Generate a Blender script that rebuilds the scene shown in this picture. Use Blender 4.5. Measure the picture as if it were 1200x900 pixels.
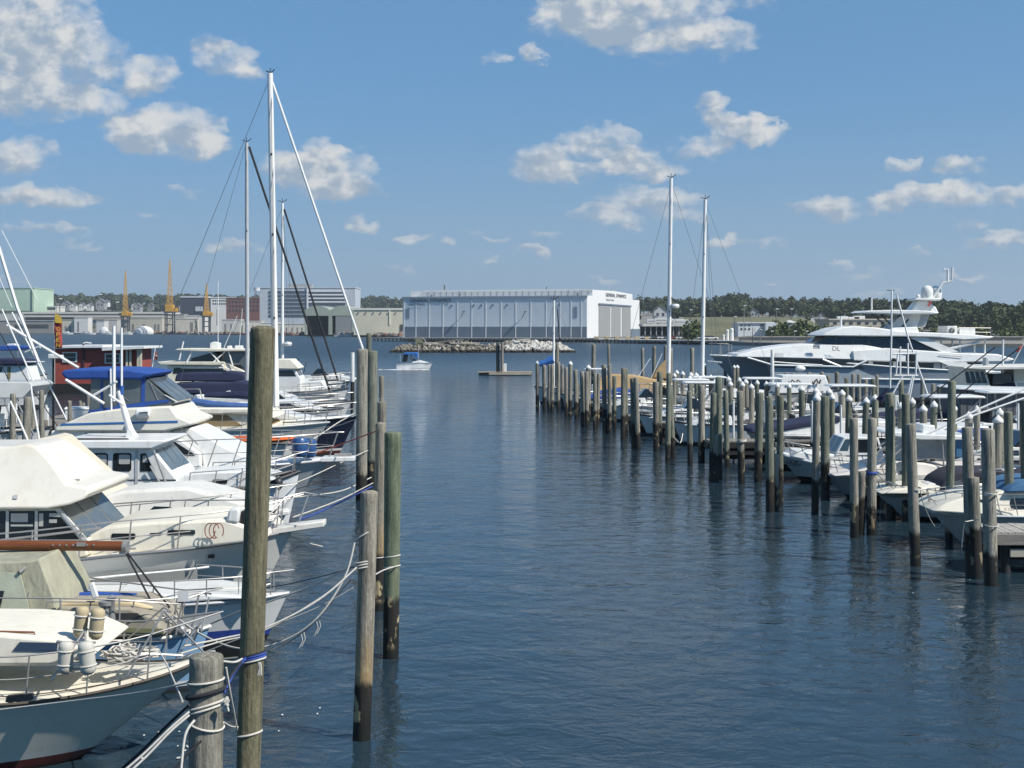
import bpy, bmesh, math, random
from mathutils import Vector, Matrix, Euler, noise as mnoise
random.seed(7)
SC = bpy.context.scene
for o in list(bpy.data.objects): bpy.data.objects.remove(o)
COL = SC.collection
R = math.radians

# ------------------------------------------------------------------ camera
# the photograph: 1200 x 900, eye 5.8 m above the water, 48 mm equivalent, horizon on row 384
F, H, YH = 1600.0, 5.8, 384.0
cam = bpy.data.cameras.new('camera'); camo = bpy.data.objects.new('camera', cam); COL.objects.link(camo)
cam.sensor_width = 36; cam.lens = 48; cam.shift_y = -(450 - YH) / 1200.0
cam.clip_start = .3; cam.clip_end = 20000
camo.location = (0, 0, H); camo.rotation_euler = (R(90), 0, 0)
SC.camera = camo

def at(px, py, d):
    """the world point seen at photo pixel (px, py) at depth d metres"""
    return Vector(((px - 600) * d / F, d, H - (py - YH) * d / F))
def dwl(py): return H * F / (py - YH)          # depth of a waterline seen on row py

# ------------------------------------------------------------------ node helpers
class NT:
    def __init__(s, nt): s.nt = nt; s.n = nt.nodes; s.l = nt.links
    def node(s, t, **kw):
        n = s.n.new(t)
        for k, v in kw.items():
            if k.startswith('i_'): s.put(n.inputs[int(k[2:])] if k[2:].isdigit() else n.inputs[k[2:]], v)
            else: setattr(n, k, v)
        return n
    def put(s, inp, v):
        if isinstance(v, bpy.types.NodeSocket): s.l.new(v, inp)
        else: inp.default_value = v
    def math(s, op, a, b=0.0, c=None, clamp=False):
        n = s.n.new('ShaderNodeMath'); n.operation = op; n.use_clamp = clamp
        s.put(n.inputs[0], a); s.put(n.inputs[1], b)
        if c is not None: s.put(n.inputs[2], c)
        return n.outputs[0]
    def vec(s, op, a, b=(0, 0, 0)):
        n = s.n.new('ShaderNodeVectorMath'); n.operation = op
        s.put(n.inputs[0], a); s.put(n.inputs[1], b)
        return n.outputs['Value'] if op in ('LENGTH', 'DOT_PRODUCT') else n.outputs[0]
    def xyz(s, x, y=0.0, z=0.0):
        n = s.n.new('ShaderNodeCombineXYZ')
        for i, v in enumerate((x, y, z)): s.put(n.inputs[i], v)
        return n.outputs[0]
    def sep(s, v):
        n = s.n.new('ShaderNodeSeparateXYZ'); s.put(n.inputs[0], v); return n.outputs
    def noise(s, vec, scale=1.0, detail=4.0, rough=.55, col=False, dist=0.0):
        n = s.n.new('ShaderNodeTexNoise'); s.put(n.inputs['Vector'], vec)
        n.inputs['Scale'].default_value = scale; n.inputs['Detail'].default_value = detail
        n.inputs['Roughness'].default_value = rough; n.inputs['Distortion'].default_value = dist
        return n.outputs['Color'] if col else n.outputs[0]
    def ramp(s, fac, stops):
        n = s.n.new('ShaderNodeValToRGB'); s.put(n.inputs[0], fac)
        e = n.color_ramp.elements
        while len(e) < len(stops): e.new(.5)
        for i, (p, c) in enumerate(stops):
            e[i].position = p; e[i].color = (c, c, c, 1) if isinstance(c, (int, float)) else (*c, 1)
        return n.outputs[0]
    def mix(s, fac, a, b, blend='MIX'):
        n = s.n.new('ShaderNodeMix'); n.data_type = 'RGBA'; n.blend_type = blend
        s.put(n.inputs[0], fac)
        for i, v in ((6, a), (7, b)):
            if not isinstance(v, bpy.types.NodeSocket) and len(v) == 3: v = (*v, 1)
            s.put(n.inputs[i], v)
        return n.outputs[2]
    def smooth(s, x, a, b):
        n = s.n.new('ShaderNodeMapRange'); n.interpolation_type = 'SMOOTHSTEP'
        s.put(n.inputs[0], x); n.inputs[1].default_value = a; n.inputs[2].default_value = b
        return n.outputs[0]

# ------------------------------------------------------------------ sky with fair weather cumulus
SUN_EL, SUN_AZ = 47.0, 62.0    # azimuth measured from straight behind the camera towards the right
sun_dir = Vector((math.cos(R(SUN_EL)) * math.sin(R(SUN_AZ)), -math.cos(R(SUN_EL)) * math.cos(R(SUN_AZ)), math.sin(R(SUN_EL))))
world = bpy.data.worlds.new('World'); SC.world = world; world.use_nodes = True
w = NT(world.node_tree); w.n.clear()
sky = w.node('ShaderNodeTexSky', sky_type='NISHITA', sun_disc=False)
sky.sun_elevation = R(SUN_EL)
sky.sun_rotation = math.atan2(sun_dir.x, sun_dir.y)
sky.air_density = 1.0; sky.dust_density = 0.0; sky.ozone_density = 8.0; sky.altitude = 1500
CLOUDS = [  # centre and radii in degrees-like tangent units (x1600), strength
 (25,25,95,58,1.1),(95,70,62,48,.85),(40,115,90,36,.6),(100,128,60,30,.5),(15,75,60,60,.8),
 (178,92,48,30,.9),(160,100,30,16,.5),(196,156,70,36,1.1),(150,158,36,22,.7),(235,170,35,16,.5),
 (22,184,52,30,1.0),(60,236,60,20,.95),(10,232,50,20,.8),(50,272,60,9,.42),(85,287,40,7,.35),
 (268,72,40,26,.5),(250,52,22,14,.35),(288,84,26,14,.4),
 (382,205,62,38,1.05),(405,222,54,18,.8),(340,200,40,26,.55),(370,183,34,22,.6),
 (426,266,28,11,.72),(484,284,24,9,.62),(276,290,46,9,.42),(525,287,14,6,.35),(175,253,16,8,.3),
 (740,5,120,52,1.05),(680,28,60,40,.7),(828,44,60,28,.85),(755,56,70,24,.75),(716,32,50,26,.6),(626,66,20,14,.55),(578,66,22,14,.42),(880,-10,40,30,.3),
 (632,186,44,27,1.05),(702,170,56,34,.85),(744,194,48,24,1.05),(680,206,92,17,.75),(790,200,22,12,.4),
 (760,236,80,20,.62),(700,250,50,14,.42),(800,255,50,14,.45),(850,287,30,10,.62),(725,262,40,12,.4),(640,278,30,6,.3),
 (838,124,28,15,.7),(872,152,56,22,1.0),(900,155,34,18,.6),(826,174,42,20,.9),(862,140,40,14,.5),
 (966,247,54,15,.95),(1056,195,28,11,.75),(1128,195,36,14,.85),(1100,231,78,19,.9),(1130,222,40,14,.5),(1040,240,36,12,.55),(1192,224,32,16,.7),
 (1176,283,44,11,.75),(1190,272,30,10,.4),(992,308,20,7,.4),(1008,320,30,6,.32),(1075,297,24,7,.3),(1140,262,30,10,.35),
 (628,299,24,9,.8),(586,281,14,6,.5),(575,310,20,5,.3),(700,330,26,6,.3),(565,306,28,5,.3),(900,333,14,5,.4),(15,330,40,7,.3),(470,318,30,5,.28),(900,285,40,6,.25),(215,225,26,8,.28),(1030,345,50,6,.3),(1120,330,40,6,.3),(560,270,30,8,.2)]
tc = w.node('ShaderNodeTexCoord')
dx, dy, dz = w.sep(tc.outputs['Generated'])
dyc = w.math('MAXIMUM', dy, .05)
u = w.math('ADD', w.math('MULTIPLY', w.math('DIVIDE', dx, dyc), F), 600.0)
v = w.math('SUBTRACT', YH, w.math('MULTIPLY', w.math('DIVIDE', dz, dyc), F))
uv = w.xyz(u, v, 0.0)
def wob(scale, amp, det):
    c = w.noise(w.vec('ADD', w.vec('MULTIPLY', uv, (1, 1.5, 1)), (scale * 331, 17, 5)), 1.0 / scale, det, .6, col=True)
    return w.vec('MULTIPLY', w.vec('SUBTRACT', c, (.5, .5, .5)), (amp, amp * .7, 0))
uvw = w.vec('ADD', uv, w.vec('ADD', wob(60, 62, 2), wob(16, 26, 3)))
def muladd(vec, m, add):
    n = w.n.new('ShaderNodeVectorMath'); n.operation = 'MULTIPLY_ADD'
    w.put(n.inputs[0], vec); n.inputs[1].default_value = m; n.inputs[2].default_value = add
    return n.outputs[0]
acc = None                                   # running sum of f * (qx, qy, 1) over the clouds
for (cx, cy, rx, ry, st) in CLOUDS:
    st *= 1.3 if st < .75 else 1.0
    src = uvw if acc is None else w.n.new('ShaderNodeVectorMath')
    if acc is not None:                       # keeps the chain sequential
        src.operation = 'MULTIPLY_ADD'; w.put(src.inputs[0], acc); src.inputs[1].default_value = (0, 0, 0); w.put(src.inputs[2], uvw); src = src.outputs[0]
    q = muladd(src, (1 / rx, 1 / ry, 0), (-cx / rx, -cy / ry, 1))
    f = w.math('MULTIPLY_ADD', w.vec('DOT_PRODUCT', q, q), -st * .8, st * 1.6, clamp=True)
    if acc is None:
        acc = w.vec('MULTIPLY', q, f)
    else:
        n = w.n.new('ShaderNodeVectorMath'); n.operation = 'MULTIPLY_ADD'
        w.put(n.inputs[0], q); w.put(n.inputs[1], f); w.put(n.inputs[2], acc); acc = n.outputs[0]
hx, hy, tot = w.sep(acc)
tot = w.math('MULTIPLY', tot, 1.9)
def billow(vec, det):
    n = w.n.new('ShaderNodeTexVoronoi'); n.voronoi_dimensions = '2D'; n.feature = 'F1'; n.normalize = True
    w.put(n.inputs['Vector'], vec); n.inputs['Scale'].default_value = 1 / 24.0; n.inputs['Detail'].default_value = det
    n.inputs['Roughness'].default_value = .62; n.inputs['Lacunarity'].default_value = 2.2
    return w.math('SUBTRACT', 1.0, n.outputs['Distance'])
uvb = w.vec('ADD', w.vec('MULTIPLY', uv, (1, 1.3, 1)), wob(22, 14, 2))
b1 = billow(uvb, 3.0); b2 = billow(w.vec('ADD', uvb, (4.5, -6.0, 0)), 3.0)
n0 = w.noise(w.vec('MULTIPLY', uv, (1, 1.3, 1)), 1 / 34.0, 6, .54)
n1 = w.math('ADD', w.math('MULTIPLY', n0, .64), w.math('MULTIPLY', b1, .36))
den = w.math('MAXIMUM', tot, .25)
rely = w.math('DIVIDE', w.math('MULTIPLY', hy, 1.9), den)     # + towards the cloud's base
relx = w.math('DIVIDE', w.math('MULTIPLY', hx, 1.9), den)
dens = w.math('ADD', tot, w.math('ADD', w.math('MULTIPLY', w.math('SUBTRACT', n1, .565), 2.5), w.math('MULTIPLY', w.math('SUBTRACT', w.noise(uv, 1 / 75.0, 2, .5), .52), 1.7)))
dens = w.math('SUBTRACT', dens, w.math('MULTIPLY', w.smooth(rely, .2, .75), .55))
alpha = w.math('POWER', w.smooth(dens, -.25, 1.75), .9)
alpha = w.math('MULTIPLY', alpha, w.smooth(tot, .02, .4))
front = w.smooth(dy, .1, .2)
alpha = w.math('MULTIPLY', w.math('MULTIPLY', alpha, front), .9)
n0b = w.noise(w.vec('MULTIPLY', w.vec('ADD', uv, (9.0, -11.0, 0)), (1, 1.3, 1)), 1 / 30.0, 3, .5)
litv = w.math('ADD', .50, w.math('SUBTRACT', w.math('MULTIPLY', relx, .25), w.math('MULTIPLY', rely, .95)))
litv = w.math('ADD', litv, w.math('MULTIPLY', w.math('SUBTRACT', n0, n0b), 2.6))
litv = w.math('ADD', litv, w.math('MULTIPLY', w.math('SUBTRACT', b1, b2), .8))
litv = w.math('SUBTRACT', litv, w.math('MULTIPLY', w.smooth(tot, 1.0, 3.0), .18))
ccol = w.mix(w.smooth(litv, -.1, 1.15), (2.4, 2.95, 3.6), (5.5, 5.4, 5.15))
# the low sky of a hazy late summer noon keeps its blue down to the horizon
zz = w.math('ADD', w.math('MULTIPLY', w.math('ABSOLUTE', dz), .36), .19)
w.put(sky.inputs[0], w.vec('NORMALIZE', w.xyz(dx, dy, zz)))
skyc = w.mix(1.0, sky.outputs[0], (.83, 1.0, .89), 'MULTIPLY')
skyc = w.mix(w.math('MULTIPLY', w.smooth(dz, .19, -.02), .7), skyc, (2.25, 3.1, 3.6))
bgcol = w.mix(alpha, skyc, ccol)
bg = w.node('ShaderNodeBackground'); w.put(bg.inputs[0], bgcol); bg.inputs[1].default_value = .10
world.cycles.sampling_method = 'MANUAL'; world.cycles.sample_map_resolution = 512
out = w.node('ShaderNodeOutputWorld'); w.l.new(bg.outputs[0], out.inputs[0])

sl = bpy.data.lights.new('sun', 'SUN'); slo = bpy.data.objects.new('sun', sl); COL.objects.link(slo)
sl.energy = 4.0; sl.angle = R(.53); sl.color = (1, .95, .87)
slo.rotation_euler = sun_dir.to_track_quat('Z', 'Y').to_euler()
slo.location = (40, -10, 60)
SC.view_settings.view_transform = 'Standard'; SC.view_settings.look = 'None'
SC.view_settings.exposure = 0.55; SC.view_settings.gamma = 1; SC.view_settings.use_curve_mapping = False
SC.cycles.max_bounces = 6; SC.cycles.diffuse_bounces = 3; SC.cycles.glossy_bounces = 3; SC.cycles.transparent_max_bounces = 12
SC.cycles.use_denoising = True
SC.cycles.caustics_reflective = False; SC.cycles.caustics_refractive = False

# ------------------------------------------------------------------ materials
MATS = {}
def new_mat(name):
    m = bpy.data.materials.new(name); m.use_nodes = True
    t = NT(m.node_tree); t.n.clear()
    b = t.node('ShaderNodeBsdfPrincipled'); o = t.node('ShaderNodeOutputMaterial'); t.l.new(b.outputs[0], o.inputs[0])
    return m, t, b
def mk(name, col, rough=.5, metal=0.0, var=.12, vscale=3.0, bump=0.0, bscale=30.0, spec=.5, stain=None, stain_amt=.3, stretch=(1, 1, 1), streak=0.0):
    if name in MATS: return MATS[name]
    m, t, b = new_mat(name)
    tcn = t.node('ShaderNodeTexCoord'); oc = t.vec('MULTIPLY', tcn.outputs['Object'], stretch)
    n = t.noise(oc, vscale, 6, .6)
    c = t.mix(1.0, (*col, 1), t.ramp(n, [(.25, 1 - var), (.75, 1 + var)]), 'MULTIPLY')
    if streak:
        n4 = t.noise(t.vec('MULTIPLY', tcn.outputs['Object'], (5, 5, .5)), 1.0, 6, .7)
        c = t.mix(t.math('MULTIPLY', t.smooth(n4, .5, .75), streak), c, (.33, .29, .22))
        n5 = t.noise(tcn.outputs['Object'], 14.0, 4, .7)
        c = t.mix(t.math('MULTIPLY', t.smooth(n5, .6, .75), streak * .8), c, (.40, .37, .31))
    if stain:
        n2 = t.noise(oc, vscale * .7, 8, .7)
        c = t.mix(t.math('MULTIPLY', t.smooth(n2, .48, .72), stain_amt), c, stain)
    t.put(b.inputs['Base Color'], c)
    b.inputs['Roughness'].default_value = rough; b.inputs['Metallic'].default_value = metal
    b.inputs['Specular IOR Level'].default_value = spec
    if bump:
        bn = t.node('ShaderNodeBump'); bn.inputs['Strength'].default_value = 1; bn.inputs['Distance'].default_value = bump
        t.put(bn.inputs['Height'], t.noise(oc, bscale, 5, .6)); t.l.new(bn.outputs[0], b.inputs['Normal'])
    MATS[name] = m
    return m
def glass(name='dark window glass', col=(.012, .016, .02), rough=.04):
    return mk(name, col, rough, 0, .3, 1.5, spec=.6)

WHITE = lambda: mk('white gelcoat', (.74, .74, .71), .28, 0, .05, 1.5, stain=(.48, .45, .38), stain_amt=.3, streak=.3)
CREAM = lambda: mk('cream deck paint', (.73, .685, .57), .5, 0, .06, 2.0, stain=(.45, .39, .29), stain_amt=.35, streak=.3)
OFFW = lambda: mk('off white deck', (.68, .66, .60), .5, 0, .08, 2.5, stain=(.42, .39, .32), stain_amt=.35, streak=.3)
GREYP = lambda: mk('pale grey paint', (.42, .43, .43), .45, 0, .1, 2.0, stain=(.25, .24, .22))
STEEL = lambda: mk('stainless tube', (.36, .35, .33), .35, .45, .15, 6)
ALU = lambda: mk('white spar', (.78, .77, .73), .3, 0, .05, 2)
DGLASS = lambda: glass()
BLUEC = lambda: mk('royal blue canvas', (.018, .07, .28), .85, 0, .15, 4, bump=.01, bscale=5)
NAVYC = lambda: mk('navy canvas', (.012, .017, .05), .85, 0, .2, 4, bump=.012, bscale=5)
TANC = lambda: mk('tan canvas', (.34, .33, .24), .9, 0, .2, 4, bump=.05, bscale=3, stretch=(1, 1, .5), stain=(.22, .21, .15))
BLACK = lambda: mk('black plastic', (.012, .012, .013), .45, 0, .2, 6)
ROPE = lambda: mk('white rope', (.55, .52, .46), .9, 0, .15, 20)
ROPED = lambda: mk('dark rope', (.02, .02, .024), .9, 0, .15, 20)
VARN = lambda: mk('varnished wood', (.17, .055, .018), .3, 0, .35, 3, stretch=(.5, 5, 5), stain=(.3, .12, .05))
WOODG = lambda: mk('weathered grey timber', (.23, .21, .18), .85, 0, .3, 4, stretch=(.6, 4, 4), bump=.01, bscale=14, stain=(.08, .075, .06), stain_amt=.6)
DARKW = lambda: mk('wet dark timber', (.022, .02, .017), .6, 0, .4, 4, bump=.01, bscale=14)
CLEARV = lambda: glass('smoked clear vinyl', (.10, .115, .12), .12)

def hullmat(name, top, bottom, stripe=None, z0=.10, z1=.22, rough=.25):
    """topsides, a boot stripe and bottom paint, divided by height above the water"""
    if name in MATS: return MATS[name]
    m, t, b = new_mat(name)
    tcn = t.node('ShaderNodeTexCoord'); oc = tcn.outputs['Object']
    z = t.sep(oc)[2]
    n = t.noise(t.vec('MULTIPLY', oc, (.6, .6, 3)), 2.0, 7, .65)
    c = t.mix(t.math('MULTIPLY', t.smooth(n, .5, .75), .22), top, tuple(x * .55 for x in top))
    n3 = t.noise(t.vec('MULTIPLY', oc, (3, 3, .35)), 2.2, 5, .7)
    c = t.mix(t.math('MULTIPLY', t.smooth(t.noise(t.vec('MULTIPLY', oc, (9, 9, .5)), 1.0, 4, .7), .56, .72), .16), c, (.24, .21, .15))
    c = t.mix(t.math('MULTIPLY', t.math('MULTIPLY', t.smooth(n3, .55, .75), t.smooth(z, 1.2, .2)), .3), c, (.28, .24, .15))
    if stripe: c = t.mix(t.math('LESS_THAN', z, z1), c, stripe)
    c = t.mix(t.math('LESS_THAN', z, z0), c, bottom)
    zz = t.math('ADD', z, t.math('MULTIPLY', t.math('SUBTRACT', n, .5), .12))
    c = t.mix(t.math('MULTIPLY', t.smooth(zz, .09, .0), .8), c, (.02, .022, .012))
    t.put(b.inputs['Base Color'], c); b.inputs['Roughness'].default_value = rough
    MATS[name] = m
    return m

# ------------------------------------------------------------------ mesh helpers
class MB:
    def __init__(s): s.bm = bmesh.new()
    def face(s, pts):
        vs = [s.bm.verts.new(p) for p in pts]
        try: return s.bm.faces.new(vs)
        except ValueError: return None
    def box(s, c, size, rotz=0.0, rot=None):
        m = Matrix.Translation(Vector(c)) @ (rot.to_matrix().to_4x4() if rot else Matrix.Rotation(rotz, 4, 'Z')) @ Matrix.Diagonal((*size, 1))
        bmesh.ops.create_cube(s.bm, size=1, matrix=m); return s
    def cyl(s, p0, p1, r0, r1=None, n=10, caps=True):
        p0, p1 = Vector(p0), Vector(p1); r1 = r0 if r1 is None else r1
        d = p1 - p0; L = d.length
        if L < 1e-6: return s
        m = Matrix.Translation((p0 + p1) / 2) @ d.to_track_quat('Z', 'Y').to_matrix().to_4x4()
        bmesh.ops.create_cone(s.bm, cap_ends=caps, cap_tris=False, segments=n, radius1=r0, radius2=r1, depth=L, matrix=m); return s
    def ball(s, c, r, sc=(1, 1, 1), u=14, v=9):
        m = Matrix.Translation(Vector(c)) @ Matrix.Diagonal((r * sc[0], r * sc[1], r * sc[2], 1))
        bmesh.ops.create_uvsphere(s.bm, u_segments=u, v_segments=v, radius=1, matrix=m); return s
    def tube(s, pts, r, n=6, closed=False):
        pts = [Vector(p) for p in pts]
        k = len(pts); rings = []
        rr = r if callable(r) else (lambda t: r)
        up = Vector((0, 0, 1)); prev = None
        for i, p in enumerate(pts):
            a = pts[i - 1] if (i > 0 or closed) else p
            b = pts[(i + 1) % k] if (i < k - 1 or closed) else p
            t = (b - a)
            if t.length < 1e-9: t = Vector((1, 0, 0))
            t.normalize()
            if prev is None:
                x = t.cross(up)
                if x.length < .05: x = t.cross(Vector((1, 0, 0)))
            else:
                x = prev - t * prev.dot(t)
                if x.length < 1e-4: x = t.cross(up)
            x.normalize(); y = t.cross(x); prev = x
            R_ = rr(i / max(1, k - 1))
            rings.append([s.bm.verts.new(p + x * math.cos(2 * math.pi * j / n) * R_ + y * math.sin(2 * math.pi * j / n) * R_) for j in range(n)])
        m = k if closed else k - 1
        for i in range(m):
            A, B = rings[i], rings[(i + 1) % k]
            for j in range(n): s.bm.faces.new((A[j], A[(j + 1) % n], B[(j + 1) % n], B[j]))
        if not closed:
            s.bm.faces.new(rings[0][::-1]); s.bm.faces.new(rings[-1])
        return s
    def slab(s, pts, thick):
        """a closed panel: polygon of 3-D points given a thickness vector"""
        t = Vector(thick)
        a = [s.bm.verts.new(Vector(p)) for p in pts]; b = [s.bm.verts.new(Vector(p) + t) for p in pts]
        s.bm.faces.new(a[::-1]); s.bm.faces.new(b)
        n = len(a)
        for i in range(n): s.bm.faces.new((a[i], a[(i + 1) % n], b[(i + 1) % n], b[i]))
        return s
    def grid(s, rows, close=False):
        vs = [[s.bm.verts.new(p) for p in r] for r in rows]
        for i in range(len(vs) - 1):
            for j in range(len(vs[i]) - (0 if close else 1)):
                k = (j + 1) % len(vs[i])
                try: s.bm.faces.new((vs[i][j], vs[i][k], vs[i + 1][k], vs[i + 1][j]))
                except ValueError: pass
        return s
    def lathe(s, c, prof, n=14):
        c = Vector(c)
        return s.grid([[c + Vector((r * math.cos(2 * math.pi * j / n), r * math.sin(2 * math.pi * j / n), z)) for j in range(n)] for r, z in prof], True)
    def finish(s, name, mat, loc=(0, 0, 0), parent=None, smooth=40, bevel=0.0, weld=False):
        bm = s.bm
        if weld: bmesh.ops.remove_doubles(bm, verts=bm.verts, dist=1e-4)
        bmesh.ops.recalc_face_normals(bm, faces=bm.faces)
        loc = Vector(loc)
        if loc.length > 0: bmesh.ops.translate(bm, verts=bm.verts, vec=-loc)
        me = bpy.data.meshes.new(name); bm.to_mesh(me); bm.free()
        if smooth:
            for p in me.polygons: p.use_smooth = True
            me.set_sharp_from_angle(angle=R(smooth))
        me.materials.append(mat)
        o = bpy.data.objects.new(name, me); COL.objects.link(o)
        if parent is not None: o.parent = parent
        else: o.location = loc
        if bevel:
            b = o.modifiers.new('bevel', 'BEVEL'); b.width = bevel; b.segments = 2; b.limit_method = 'ANGLE'; b.angle_limit = R(35)
        return o

def tag(o, label=None, cat=None, group=None, kind=None):
    if label: o['label'] = label
    if cat: o['category'] = cat
    if group: o['group'] = group
    if kind: o['kind'] = kind
    return o
class Thing:
    """an Empty at the base of a thing; parts are built in world coordinates and stored relative to it"""
    def __init__(s, name, label, cat, loc, group=None):
        s.root = bpy.data.objects.new(name, None); COL.objects.link(s.root)
        s.loc = Vector(loc); s.root.location = s.loc; s.root.empty_display_size = .3
        tag(s.root, label, cat, group)
    def add(s, name, mb, mat, parent=None, **kw):
        o = mb.finish(name, mat, s.loc, parent or s.root, **kw)
        return o
def solo(name, mb, mat, label, cat, loc, group=None, **kw):
    o = mb.finish(name, mat, loc, None, **kw); return tag(o, label, cat, group)
def copy_tree(o, parent=None):
    c = o.copy(); COL.objects.link(c)
    if parent is not None: c.parent = parent
    for ch in list(o.children): copy_tree(ch, c)
    return c
ORD = 'first second third fourth fifth sixth seventh eighth ninth tenth eleventh twelfth thirteenth fourteenth fifteenth sixteenth seventeenth eighteenth nineteenth twentieth'.split()
ORD += ['twenty-' + x for x in ORD[:9]] + ['thirtieth'] + ['thirty-' + x for x in ORD[:9]] + ['fortieth'] + ['forty-' + x for x in ORD[:9]] + ['fiftieth']
def text_mesh(body, size, depth=.0):
    cu = bpy.data.curves.new('lettering', 'FONT'); cu.body = body; cu.size = size; cu.extrude = depth
    cu.align_x = 'LEFT'; cu.resolution_u = 3
    o = bpy.data.objects.new('lettering', cu); COL.objects.link(o)
    dg = bpy.context.evaluated_depsgraph_get()
    me = bpy.data.meshes.new_from_object(o.evaluated_get(dg)); bpy.data.objects.remove(o)
    return me
def put_text(T, name, body, origin, xdir, zdir, height, width, mat, parent=None, depth=.01):
    """letters of given cap height, stretched to a given width, standing at origin along xdir / zdir"""
    me = text_mesh(body, 1.0, depth)
    xs = [v.co.x for v in me.vertices]; ys = [v.co.y for v in me.vertices]
    x0, sx = min(xs), width / (max(xs) - min(xs)); y0, sy = min(ys), height / (max(ys) - min(ys))
    X, Z = Vector(xdir).normalized(), Vector(zdir).normalized(); N = X.cross(Z)
    o_ = Vector(origin) - T.loc
    for v in me.vertices:
        v.co = o_ + X * ((v.co.x - x0) * sx) + Z * ((v.co.y - y0) * sy) + N * v.co.z
    me.materials.append(mat)
    o = bpy.data.objects.new(name, me); COL.objects.link(o); o.parent = parent or T.root
    return o

# ------------------------------------------------------------------ the water
def water_mat():
    m, t, b = new_mat('harbour water')
    g = t.node('ShaderNodeNewGeometry').outputs['Position']
    p1 = t.vec('MULTIPLY', g, (1.0, 1.25, 1))
    rot = t.node('ShaderNodeVectorRotate', rotation_type='Z_AXIS'); t.put(rot.inputs['Vector'], p1); rot.inputs['Angle'].default_value = R(22)
    p = rot.outputs[0]
    a = t.noise(p, .42, 3, .5, dist=.6)
    bb = t.noise(p, 1.5, 4, .55, dist=.8)
    c = t.noise(p, 5.0, 4, .6, dist=.5)
    gust = t.smooth(t.noise(t.vec('MULTIPLY', g, (1, .4, 1)), .07, 4, .6, dist=.6), .36, .64)
    k = t.math('ADD', .25, t.math('MULTIPLY', gust, 1.5))
    yy = t.sep(g)[1]; chop = t.math('ADD', .33, t.math('MULTIPLY', t.smooth(yy, 60, 190), 1.5))
    h = t.math('ADD', t.math('MULTIPLY', a, .22), t.math('ADD', t.math('MULTIPLY', bb, .11), t.math('MULTIPLY', t.math('MULTIPLY', c, .019), k)))
    h = t.math('MULTIPLY', h, chop)
    bn = t.node('ShaderNodeBump'); bn.inputs['Strength'].default_value = 1.0; bn.inputs['Distance'].default_value = 1.0
    t.put(bn.inputs['Height'], h); t.l.new(bn.outputs[0], b.inputs['Normal'])
    t.put(b.inputs['Base Color'], (.017, .034, .047, 1))
    t.put(b.inputs['Roughness'], t.math('ADD', .02, t.math('MULTIPLY', t.smooth(yy, 80, 320), .33))); b.inputs['IOR'].default_value = 1.33
    b.inputs['Specular IOR Level'].default_value = .5
    return m
mb = MB(); S_ = 9000
mb.face([(-S_, -60, 0), (S_, -60, 0), (S_, 12000, 0), (-S_, 12000, 0)])
o = mb.finish('water', water_mat(), smooth=0); tag(o, 'dark blue rippled harbour water', None, None, 'structure')
HAZE = .00011
# ================================================================== the far shore
def px_x(px, d): return (px - 600) * d / F
def z_of(py, d): return H - (py - YH) * d / F
LAND = mk('shore ground', (.20, .19, .165), .95, 0, .3, .05, stain=(.30, .28, .24), stain_amt=.6)
GRASSY = mk('dry hillside grass', (.12, .115, .055), .95, 0, .35, .03, stain=(.075, .085, .035), stain_amt=.7)
CONC = lambda: mk('weathered concrete', (.36, .345, .31), .85, 0, .2, .3, stain=(.18, .17, .15), stain_amt=.5)
def lerp_tab(tab, x):
    if x <= tab[0][0]: return tab[0][1]
    for (a, va), (b, vb) in zip(tab, tab[1:]):
        if x <= b: return va + (vb - va) * (x - a) / (b - a)
    return tab[-1][1]
SHORE = [(-700, 1500), (60, 1450), (240, 1150), (400, 930), (468, 780), (472, 575), (688, 548), (752, 540), (870, 445), (960, 420), (1300, 400), (1900, 380)]
# land: one raised sheet with its quay face
mb = MB(); front = []
for i in range(0, 131):
    px = -700 + 2600 * i / 130; d = lerp_tab(SHORE, px); front.append((px, d))
HILL0 = [(-700, 1900), (440, 1700), (560, 1100), (760, 640), (1900, 620)]
HILL1 = [(-700, 2700), (440, 2500), (560, 1900), (760, 1350), (960, 1250), (1080, 900), (1900, 850)]
HILLH = [(-700, 52), (100, 50), (250, 48), (440, 40), (560, 22), (760, 19), (870, 18), (960, 15), (1080, 9.5), (1250, 8), (1900, 8)]
def sstep(x): x = max(0, min(1, x)); return x * x * (3 - 2 * x)
def ground(px, d):
    a, b = lerp_tab(HILL0, px), lerp_tab(HILL1, px)
    return 1.4 + lerp_tab(HILLH, px) * sstep((d - a) / (b - a))
rows = []
for px, d in front:
    col = [(px_x(px, d), d, -2.0), (px_x(px, d), d, 1.0)]
    for k in range(0, 41):
        dd = d + 1 + (6500 - d) * (k / 40) ** 2.2
        x = px_x(px, dd); col.append((x, dd, ground(px, dd)))
    rows.append(col)
mb.grid(rows)
tag(mb.finish('shore_land', LAND, smooth=50), None, None, None, 'structure')
# a grassy slope facing the water on the right
mb = MB(); rows = []
for i in range(40):
    px = 770 + 200 * i / 39; col = []
    for k in range(16):
        dd = 610 + 240 * k / 15
        e = min(1, min(i, 39 - i) / 6.0)
        col.append((px_x(px, dd), dd, ground(px, dd) + .25 + e * 6.5 * sstep((dd - 610) / 150)))
    rows.append(col)
mb.grid(rows)
tag(mb.finish('hillside', GRASSY, smooth=60), None, None, None, 'structure')

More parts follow.
